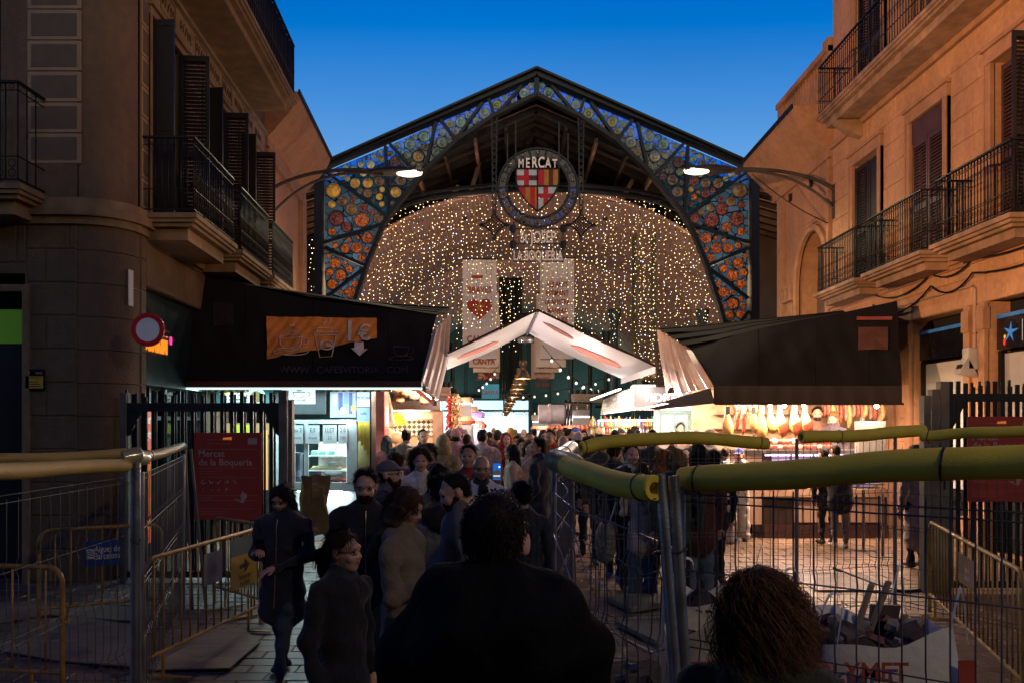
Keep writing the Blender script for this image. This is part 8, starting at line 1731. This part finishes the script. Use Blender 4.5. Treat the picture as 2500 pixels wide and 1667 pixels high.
# ---- nearest figures
man = person('big man in a black jacket with receding crown seen from behind', 1208, 2.15, ytop=1199, face=180, top=(.0045, .0045, .005), hair=(.012, .009, .007), style='crop', wide=1.04, hood='y', skin=0, lod=0, turn=-6, bk=.085, extra=(((-.11, .05, 1.49), (.11, .05, 1.49), .075, .075), ((-.20, .03, 1.36), (-.08, .04, 1.47), .075, .075), ((.20, .03, 1.36), (.08, .04, 1.47), .075, .075), ((-.08, .14, 1.42), (.08, .14, 1.42), .10, .10), ((-.1, .08, 1.15), (.1, .08, 1.15), .14, .14)))
cur = person('woman with wild auburn curls and a dark olive jacket seen from behind by the fence', 1862, 2.25, ytop=1390, face=178, top=(.022, .026, .010), hair=(.05, .02, .01), style='bob', hood='y', wide=1.05, lod=0)
def strands(d, n, seed, f, mat, r, name):
 rr = np.random.default_rng(seed); q = MB(); V, Fc = [], []
 for _ in range(n):
  pts = d['out'](d['place'](f(rr))); m = len(pts); nv = len(V)
  dr = pts[-1] - pts[0]; a = np.cross(dr, (0.3, 1, .2)); a = a / (np.linalg.norm(a) + 1e-9); b = np.cross(dr, a); b = b / (np.linalg.norm(b) + 1e-9)
  for i, p in enumerate(pts):
   w = r * (1 - .75 * i / (m - 1)); V += [p + a * w, p - a * .5 * w + b * .8 * w, p - a * .5 * w - b * .8 * w]
  for i in range(m - 1):
   for k in range(3): Fc.append((nv + i*3 + k, nv + i*3 + (k+1) % 3, nv + (i+1)*3 + (k+1) % 3, nv + (i+1)*3 + k))
 return tag(to_obj(name, np.array(V), np.array(Fc), np.zeros(len(Fc), int), [mat], d['t']), kind='stuff')
def crop_f(rr):
 while True:
  v = rr.normal(size=3); v /= np.linalg.norm(v)
  if v[2] > -.45 and not (v[1] < .1 and v[2] < .35): break
 p = np.array((0, .016, .026)) + v * np.array((.080, .100, .100)); thin = (v[2] > .75 and v[1] > -.2)
 if thin and rr.random() < .7: return np.array([p, p * 1.001, p * 1.002])
 d = v * .22 + np.array((rr.normal() * .3, .3, -.8 + .4 * v[2])); L_ = rr.uniform(.006, .013); return np.array([p, p + d * L_ * .5, p + d * L_ + np.array((0, 0, -.003))])
strands(man, 7000, 3, crop_f, man['HM'], .0007, 'hair_strands')
def curl_f(rr):
 while True:
  v = rr.normal(size=3); v /= np.linalg.norm(v)
  if v[2] > -.2 and not (v[1] < -.2 and v[2] < .5): break
 p = np.array((0, .016, .03)) + v * np.array((.085, .105, .10)); L_ = rr.uniform(.12, .42); ph = rr.uniform(0, 6.28); w = rr.uniform(.012, .032); fr = rr.uniform(24, 55); out = v * np.array((1.0, .8, .5)) * rr.uniform(.25, 1.15); pts = []
 for t_ in np.linspace(0, 1, 14):
  s = t_ * L_; q = p + out * (.07 * (1 - math.exp(-3.2 * t_))) + np.array((0, .02 * t_, -s * (.25 + .75 * t_) * .95)) + np.array((math.cos(fr * s + ph), math.sin(fr * s + ph), .3 * math.sin(fr * s))) * w * min(1, 3 * t_); pts.append(q)
 return np.array(pts)
strands(cur, 2600, 5, curl_f, hairm((.12, .055, .026)), .0015, 'hair_strands')
pon = person('woman with ponytail, glasses and black coat looking right in the foreground', 835, 4.2, ytop=1296, face=60, top=BLK, pants=NAV, hair=H_BRN, style='ponytail', glasses=True, skin=0, coat=.45, lod=0, turn=12, wide=1.05, accent=(.02, .025, .03))
ph1 = person('woman in a dark zip jacket and blue jeans checking her phone by the yellow barriers', 690, 6.5, ytop=1180, face=-12, top=(.014, .017, .028), pants=(.03, .045, .075), hair=H_BLK, style='long', glasses=True, arms=('phone', 'phonelow'), coat=.66, wide=1.14, pitch=24, lod=0, legs='walk', hood='y', zipc=M('brass zip', (.35, .25, .12), rough=.35, metal=.8))
c = Vector(ph1['hands'][0][0]); phone('black phone held by the woman in the dark zip jacket', c + Vector((.03, -.05, .06)), (-1, 0, 0), (0, -.6, .8))
person('man with glasses and dark hair in a plain black jacket walking out of the market', 893, 6.1, ytop=1146, face=5, top=(.013, .013, .016), pants=(.10, .08, .05), hair=H_BLK, style='short', glasses=True, beard=(.02, .014, .01), pitch=12, lod=0, wide=1.1, legs='step', zipc=m_galv)
lh = person('long haired woman in a beige jacket reading her phone', 985, 4.9, ytop=1188, face=75, top=(.15, .115, .08), pants=(.015, .015, .02), hair=(.05, .028, .015), style='long', arms=('phone', 'phonelow'), pitch=20, lod=0, glasses=True, wide=1.05)
c = Vector(lh['hands'][0][0]); phone('glowing phone in the hands of the long haired woman in beige', c + Vector((.06, -.06, .03)), (.3, -1, 0), (.8, .3, .45), (.6, .66, .8), .45)
person('dark haired man with trimmed beard in profile looking down over his grey shirt', 1118, 5.3, ytop=1152, face=-80, top=(.10, .09, .085), pants=BLK, hair=H_BLK, style='crop', beard=(.02, .013, .01), pitch=22, lod=0, wide=1.05)
person('person in a pale coat with a black hood down behind the bearded man', 1074, 6.2, ytop=1160, face=185, top=(.17, .16, .15), pants=BLK, hair=H_BLK, style='short', hood='accent', accent=BLK, lod=0, wide=1.1)
up = person('person in a dark coat holding a phone up towards the gate', 1276, 6.6, ytop=1176, face=182, top=(.02, .024, .036), hair=H_BLK, style='short', arms=('down', 'up'), lod=1)
c = P(1213, 1150, 6.85); phone('raised phone whose screen shows the gate and blue sky', c, (1, 0, 0), (0, 0, 1), (.02, .14, .62), .75, True)
# ---- middle distance, towards the stalls
CR = [
 ('bald man with black glasses and a white coat', 1175, 8.0, 1109, dict(face=10, top=(.45, .45, .47), accent=BLK, style='bald', glasses=True, skin=1, pitch=14)),
 ('tall man with short dark hair, red scarf and green jacket', 1145, 8.8, 1086, dict(face=-8, top=(.012, .04, .035), accent=(.25, .02, .02), style='short', hair=H_BLK, skin=1)),
 ('curly haired woman in a white padded jacket with cream scarf', 1027, 9.2, 1100, dict(face=8, top=WHT, accent=(.5, .45, .38), style='curly', hair=H_BRN, puffer=True)),
 ('man in a grey baseball cap and glasses in profile', 946, 7.1, 1124, dict(face=82, top=(.02, .022, .03), style='cap', hcol=(.10, .095, .10), glasses=True, beard=H_BRN, hood='accent', accent=(.10, .095, .12))),
 ('woman with dark parted hair seen from behind below the white jacket', 1072, 7.2, 1131, dict(face=170, top=(.14, .14, .14), style='long', hair=H_BLK)),
 ('short person in a cream padded jacket before the red pillar', 968, 11.0, 1103, dict(face=120, top=(.50, .36, .24), puffer=True, style='bob', hair=H_BRN)),
 ('woman with black hair and pink collar in a navy jacket', 1050, 11.3, 1081, dict(face=150, top=(.03, .02, .10), accent=(.55, .05, .20), style='bob', hair=H_BLK)),
 ('person with purple hat beside the pink collar', 1028, 11.8, 1087, dict(face=175, top=(.22, .08, .14), style='beanie', hcol=(.07, .03, .10))),
 ('person in an olive beige hooded coat by the fruit stall', 1082, 13.0, 1063, dict(face=175, top=(.26, .19, .10), style='hood', hcol=(.26, .19, .10))),
 ('man in a black jacket with grey hood at the fruit stall', 992, 14.6, 1047, dict(face=182, top=(.012, .010, .011), style='short', hair=H_BLK, hood='accent', accent=(.25, .22, .20), wide=1.1)),
 ('man with black fringe facing out, lit orange by the stall', 1032, 14.2, 1041, dict(face=20, top=(.10, .055, .045), accent=(.03, .025, .03), style='short', hair=H_BLK, skin=0, wide=1.05)),
 ('person in a long pink quilted coat and pink beanie', 1113, 14.6, 1048, dict(face=183, top=PNK, puffer=True, coat=.45, style='beanie', hcol=(.45, .22, .24), hood='y', wide=1.12)),
 ('person in a black beanie beside the pink coat', 1098, 16.2, 1050, dict(face=160, top=(.03, .03, .04), style='beanie', hcol=(.012, .012, .018))),
 ('person in a purple beanie behind the pink coat', 1122, 16.8, 1044, dict(face=180, top=(.06, .03, .08), style='beanie', hcol=(.10, .03, .09))),
 ('man in a pale pink hooded sweatshirt seen from behind', 1178, 13.8, 1041, dict(face=184, top=(.44, .31, .31), style='short', hair=H_BLK, hood='y', wide=1.15, turn=-15)),
 ('man with round head and brown jacket left of the hooded sweatshirt', 1140, 15.5, 1058, dict(face=150, top=(.13, .10, .07), style='crop', hair=H_BLK, skin=2)),
 ('grey haired person deep in the aisle by the pink sweatshirt', 1133, 19, 1047, dict(face=178, top=(.2, .15, .15), style='short', hair=H_GRY)),
 ('woman with long dark hair in dark red at the pumpkins', 944, 15.0, 1062, dict(face=200, top=(.10, .02, .02), style='long', hair=H_BLK)),
 ('dark haired man with a blue sheen jacket in the aisle', 1215, 16, 1049, dict(face=170, top=(.03, .035, .05), style='short', hair=(.02, .025, .035))),
 ('young woman in a dark red hood looking up', 1236, 15.0, 1056, dict(face=5, top=(.22, .025, .02), style='hood', hcol=(.25, .03, .022), arms=('mouth', 'down'), pitch=-8)),
 ('woman with long black hair and beige quilted vest in profile', 1252, 12.2, 1084, dict(face=-95, top=(.42, .30, .22), puffer=True, style='long', hair=H_BLK, turn=-10)),
 ('man with black hair in a navy jacket turned left', 1315, 10.9, 1069, dict(face=-110, top=(.014, .016, .035), style='short', hair=H_BLK, turn=25, wide=1.1, arms=('down', 'pocket'))),
 ('woman touching her mouth beside the navy jacket', 1290, 12.6, 1073, dict(face=15, top=(.45, .33, .31), style='long', hair=H_BRN, arms=('mouth', 'down'))),
 ('woman with brown fringe looking out of the crowd', 1272, 13.6, 1069, dict(face=10, top=(.3, .17, .08), style='long', hair=H_BLK)),
 ('dark haired woman behind the fringe', 1266, 15.2, 1061, dict(face=-30, top=(.35, .2, .07), style='long', hair=H_BLK)),
 ('man with broad face and dark crew cut facing out', 1293, 14.2, 1054, dict(face=4, top=(.05, .03, .03), style='crop', hair=H_BLK, skin=1)),
 ('smiling woman with round glasses', 1327, 15.4, 1047, dict(face=0, top=(.12, .05, .05), style='bob', hair=H_BRN, glasses=True, turn=10)),
 ('red shirted man with brown hair looking aside', 1345, 13.4, 1048, dict(face=-20, top=(.05, .03, .025), accent=(.30, .03, .022), style='short', hair=H_BRN, turn=-15, wide=1.1)),
 ('bald bearded man looking down', 1376, 12.4, 1060, dict(face=-12, top=(.05, .035, .03), style='balding', beard=(.03, .02, .015), pitch=20, skin=0)),
 ('bearded man in profile facing right with swept dark hair', 1389, 14.4, 1047, dict(face=70, top=(.04, .035, .04), style='short', hair=H_BRN, beard=(.03, .018, .012))),
 ('person with brown hair behind the bald bearded man', 1366, 17.5, 1048, dict(face=170, top=(.1, .07, .05), style='long', hair=H_BRN)),
 ('person with tall black bun in the deep aisle', 1381, 19.5, 1038, dict(face=175, top=BLK, style='bun', hair=H_BLK)),
 ('person in a bright blue beanie', 1404, 18.0, 1042, dict(face=60, top=(.05, .05, .06), style='beanie', hcol=(.02, .05, .25))),
 ('woman with a white knitted hat by the fence corner', 1413, 13.8, 1056, dict(face=185, top=(.3, .22, .2), style='beanie', hcol=(.48, .38, .34))),
 ('man in a beige beanie and dark padded jacket at the glassware', 1461, 17.0, 1036, dict(face=178, top=(.03, .025, .035), puffer=True, style='beanie', hcol=(.40, .32, .18), hood='y', wide=1.15)),
 ('woman with wavy brown hair near the fence corner', 1438, 12.4, 1068, dict(face=190, top=(.06, .045, .035), style='curly', hair=H_RED)),
 ('brown haired person facing out by the bowed foam tube', 1470, 11.6, 1062, dict(face=10, top=(.05, .045, .035), style='short', hair=H_BRN)),
 ('man in a black cap looking down at the glassware', 1502, 15.0, 1048, dict(face=-10, top=(.04, .04, .045), style='cap', hcol=BLK, pitch=15)),
 ('man in a dark green cap', 1516, 16.6, 1042, dict(face=170, top=(.03, .04, .035), style='cap', hcol=(.015, .022, .02))),
 ('person with puffy black hair facing the glassware shelves', 1547, 17.4, 1040, dict(face=176, top=(.05, .03, .025), style='curly', hair=H_BLK)),
 ('dark headed man peeking over the bowed foam tube', 1594, 13.2, 1049, dict(face=180, top=(.035, .03, .03), style='short', hair=H_BLK, wide=1.1)),
 ('person with thin dark hair behind the bowed foam tube', 1643, 14.0, 1054, dict(face=175, top=(.09, .06, .06), style='short', hair=H_BLK)),
 ('person in a grey knitted beanie behind the foam tube', 1704, 14.4, 1048, dict(face=170, top=(.05, .05, .05), style='beanie', hcol=(.22, .19, .18))),
 ('man in a black cap in profile beside the green tinsel', 1733, 14.8, 1040, dict(face=-80, top=(.03, .03, .03), style='cap', hcol=(.02, .02, .02))),
 ('pale faced man in a black shirt and white hooded jacket behind the fence', 1541, 9.8, 1085, dict(face=12, top=(.014, .014, .016), style='short', hair=H_BRN, hood='accent', accent=(.40, .37, .35), wide=1.1)),
 ('dark haired woman in a cream sweater and flared jeans', 1568, 9.4, 1127, dict(face=172, top=(.40, .33, .27), pants=(.04, .065, .13), style='long', hair=H_BRN, wideleg=1.5, coat=.72, arms=('pocket', 'phonelow'))),
 ('person in blue trainers holding the patterned backpack', 1500, 10.4, 1075, dict(face=150, top=(.05, .045, .035), pants=(.02, .03, .06), style='short', hair=H_BRN, shoes=M('blue trainers', (.05, .16, .4), rough=.5), legs='step')),
 ('blonde woman in a glossy green padded jacket', 1652, 9.0, 1094, dict(face=165, top=(.03, .045, .03), pants=BLK, puffer=True, style='bob', hair=H_BLD, hood='y')),
 ('woman with ginger hair behind the blonde', 1617, 10.2, 1096, dict(face=140, top=(.03, .03, .04), style='long', hair=(.20, .07, .02))),
 ('woman with long black hair, maroon sweater and pale jeans', 1706, 9.1, 1083, dict(face=185, top=(.075, .018, .016), pants=(.10, .15, .20), style='long', hair=H_BLK, wide=1.05, wideleg=1.25, coat=.72)),
 ('person all in black between the maroon sweater and the white tops', 1742, 10.2, 1100, dict(face=180, top=BLK, pants=BLK, style='short', hair=H_BLK, wide=1.1)),
 ('girl with dark bun in a white hooded top and white trousers', 1771, 13.6, 1091, dict(face=150, top=WHT, pants=(.5, .46, .44), style='bun', hair=H_BRN, hood='y', wideleg=1.5, arms=('front', 'cross'))),
 ('girl in a blue cap and white hooded top hugging her friend', 1806, 13.9, 1092, dict(face=-35, top=WHT, pants=(.5, .46, .43), style='cap', hcol=(.03, .05, .22), wideleg=1.5, arms=('front', 'cross'), hood='y', pitch=12)),
 ('man in a brown overshirt and dark jeans facing the ham stall', 1844, 14.6, 1062, dict(face=182, top=(.13, .085, .055), pants=(.014, .016, .024), style='short', hair=H_BRN, wide=1.12, accent=(.25, .24, .06))),
 ('man in a black jacket and grey trousers leaning on the ham counter', 2052, 13.1, 1083, dict(face=182, top=(.016, .014, .015), pants=(.17, .15, .135), style='crop', hair=H_BLK, wide=1.28, lean=14, arms=('front', 'front'), shoes=m_sneak)),
 ('companion in black trousers beside the man at the ham counter', 2020, 13.5, 1092, dict(face=185, top=BLK, pants=BLK, style='short', hair=H_BLK, lean=10)),
 ('person in a pale trench coat standing by the right bar gate', 2238, 11.4, 1085, dict(face=195, top=(.36, .30, .22), pants=BLK, style='long', hair=H_BLK, coat=.42)),
]
for lab, px_, Y, yt, kw in CR: person(lab, px_, Y, ytop=yt, **kw)
person('bearded stallholder in a brown fleece behind the ham counter', 1995, 15.3, ytop=993, z0=.55, face=-10, top=(.12, .07, .05), hair=H_BLK, style='short', beard=(.03, .015, .01), pitch=10, turn=-10, lod=1)
person('stallholder with tied fair hair looking down behind the ham counter', 2036, 15.0, ytop=1005, z0=.5, face=-50, top=(.05, .045, .06), hair=(.14, .075, .03), style='bun', pitch=25, lod=1)
person('young stallholder with swept brown hair behind the steel counter', 1661, 18.2, ytop=1033, z0=.25, face=4, top=(.3, .28, .26), hair=H_BRN, style='short', lod=1)
# heads further down the aisle, most of each figure hidden by those in front
far_c = ((1060, 21, 'long', H_BRN, 'rust coat'), (1088, 24, 'short', H_BLK, 'black coat'), (1152, 26, 'beanie', H_BRN, 'grey coat'), (1195, 25, 'short', H_BRN, 'brown coat'), (1205, 30, 'bald', H_GRY, 'tan coat'), (1226, 27, 'long', H_BLD, 'yellow coat'), (1246, 24, 'hood', H_BRN, 'mustard coat'), (1258, 30, 'short', H_GRY, 'slate coat'), (1279, 22, 'bald', H_GRY, 'brick coat'), (1287, 28, 'bob', H_BLK, 'plum coat'), (1304, 24, 'short', H_BLK, 'dark coat'), (1311, 19, 'bob', H_BLK, 'wine coat'), (1338, 23, 'beanie', H_BRN, 'ash coat'), (1356, 26, 'short', H_BRN, 'sand coat'), (1425, 21, 'long', H_BLK, 'teal coat'), (1446, 24, 'short', H_BLK, 'ink coat'), (1485, 20, 'curly', H_BRN, 'moss coat'), (1530, 20, 'short', H_BLK, 'coal coat'), (1572, 18.5, 'bob', H_BRN, 'clay coat'))
tc = {'rust': (.2, .06, .03), 'black': BLK, 'grey': GRY, 'brown': BRN, 'tan': (.25, .16, .1), 'yellow': (.4, .26, .05), 'mustard': (.35, .2, .04), 'slate': (.06, .07, .08), 'brick': (.2, .05, .03), 'plum': (.1, .02, .06), 'dark': (.03, .03, .03), 'wine': (.12, .02, .02), 'ash': (.2, .18, .17), 'sand': (.3, .22, .15), 'teal': (.02, .07, .08), 'ink': NAV, 'moss': (.05, .06, .02), 'coal': (.02, .02, .02), 'clay': (.2, .1, .06)}
for px_, Y, stl, hc_, w in far_c:
 person('distant passer-by in a %s deep in the market aisle' % w, px_, Y, h=1.62 + .26 * ((px_ * 7) % 11) / 10, face=(160 + px_ % 50) if px_ % 3 else (px_ % 40 - 20), top=tc[w.split()[0]], hair=hc_, style=stl, hcol=tc[w.split()[0]])
# ================================================================== boulevard behind the camera: its lamp, its far side, and two added floodlight posts
m_far = M('boulevard facade', (.16, .11, .07), rough=.8)
bb = thing('boulevard_terrace', 'row of houses on the far side of the boulevard', 'building', (0, -24, 0))
q = MB(); q.box(-70, 70, -34, -24, 0, 19); q.build('wall', m_far, bb); q = MB(); q.box(-70.4, 70.4, -34, -23.6, 18.4, 19.2); q.build('cornice', m_far, bb)
for i in range(30):
 for j in range(4):
  q = MB(); q.box(-60 + i * 4, -58.8 + i * 4, -24.02, -23.98, 3.5 + j * 3.9, 6.0 + j * 3.9); q.build('window', m_dark, bb)
def lamp_post(lab, x, y, h, e, col, spot=None, target=None):
 t = thing('unseen_lamp_post', lab, 'street lamp', (x, y, 0)); q = MB(); q.lathe([(.16, 0), (.16, .3), (.07, .5), (.05, h - .3), (.09, h - .25), (.02, h - .1)], (x, y, 0), 10); q.build('post', m_iron, t, True)
 q = MB(); q.lathe([(.05, h - .1), (.2, h + .1), (.22, h + .4), (.05, h + .6)], (x, y, 0), 10); q.build('lantern', E('lantern glass', (1, .7, .4), 3), t, True)
 if spot: lamp('SPOT', Vector((x, y, h + .25)) + (Vector(target) - Vector((x, y, h))).normalized() * .4, e, col, .12, spot=spot, blend=.6, parent=t, target=target)
 else: lamp('POINT', (x, y, h + .9), e, col, .2, parent=t)
lamp_post('lamp post on the boulevard behind the crowd', 7.0, -1.6, 6.3, 760, (1, .74, .38))
lamp_post('lamp post with floodlight at the corner building aimed at the stone building', -6.2, 3.2, 4.0, 11500, (1, .52, .24), 50, (7.6, 14.4, 8.0))  # floodlight post added out of view to light the right facade
lamp_post('lamp post with floodlight at the stone building aimed at the corner building', 8.2, 5.2, 5.6, 1700, (1, .50, .22), 46, (-5.6, 15.5, 8.0))  # weaker counterpart, added out of view for the left facade
m_leaf = M('plane tree leaf', (.07, .07, .02), rough=.7, var=.4); m_bark = M('plane tree bark', (.16, .13, .09), rough=.8, var=.4, bump=.4, bscale=20)
for i, (x, y) in enumerate(((-9, -6), (8.5, -7), (-4, -15), (4.5, -14), (-.5, -3.6))):
 t = thing('plane_tree', 'plane tree of the boulevard behind the crowd, ' + ('left front', 'right front', 'left rear', 'right rear', 'nearest the lane')[i], 'tree', (x, y, 0)); q = MB(); rz = random.Random(i)
 q.tube([(x, y, 0), (x + .1, y, 2.5), (x - .1, y + .2, 6)], [.28, .22, .14], 8)
 for k in range(5): a = k * 1.26; q.tube([(x - .1, y + .2, 5.4 + .2 * k), (x + 1.8 * math.cos(a), y + 1.8 * math.sin(a), 7.6), (x + 3.2 * math.cos(a), y + 3.2 * math.sin(a), 9.2)], [.1, .06, .02], 6)
 q.build('trunk', m_bark, t, True); q = MB()
 for k in range(1100):
  a, b, r = rz.uniform(0, 6.28), rz.uniform(-.6, 1.5), rz.uniform(.55, 1) ; c = Vector((x + 4.6 * r * math.cos(a) * math.cos(b), y + 4.6 * r * math.sin(a) * math.cos(b) * .9, 9.6 + 2.6 * r * math.sin(b)))
  u = Vector((rz.gauss(0, 1), rz.gauss(0, 1), rz.gauss(0, .5))).normalized() * .22; v = u.cross(Vector((rz.gauss(0, 1), rz.gauss(0, 1), rz.gauss(0, 1)))).normalized() * .2; q.add([c - u, c + v, c + u, c - v], [(0, 1, 2, 3)])
 tag(q.build('crown', m_leaf, t), kind='stuff')
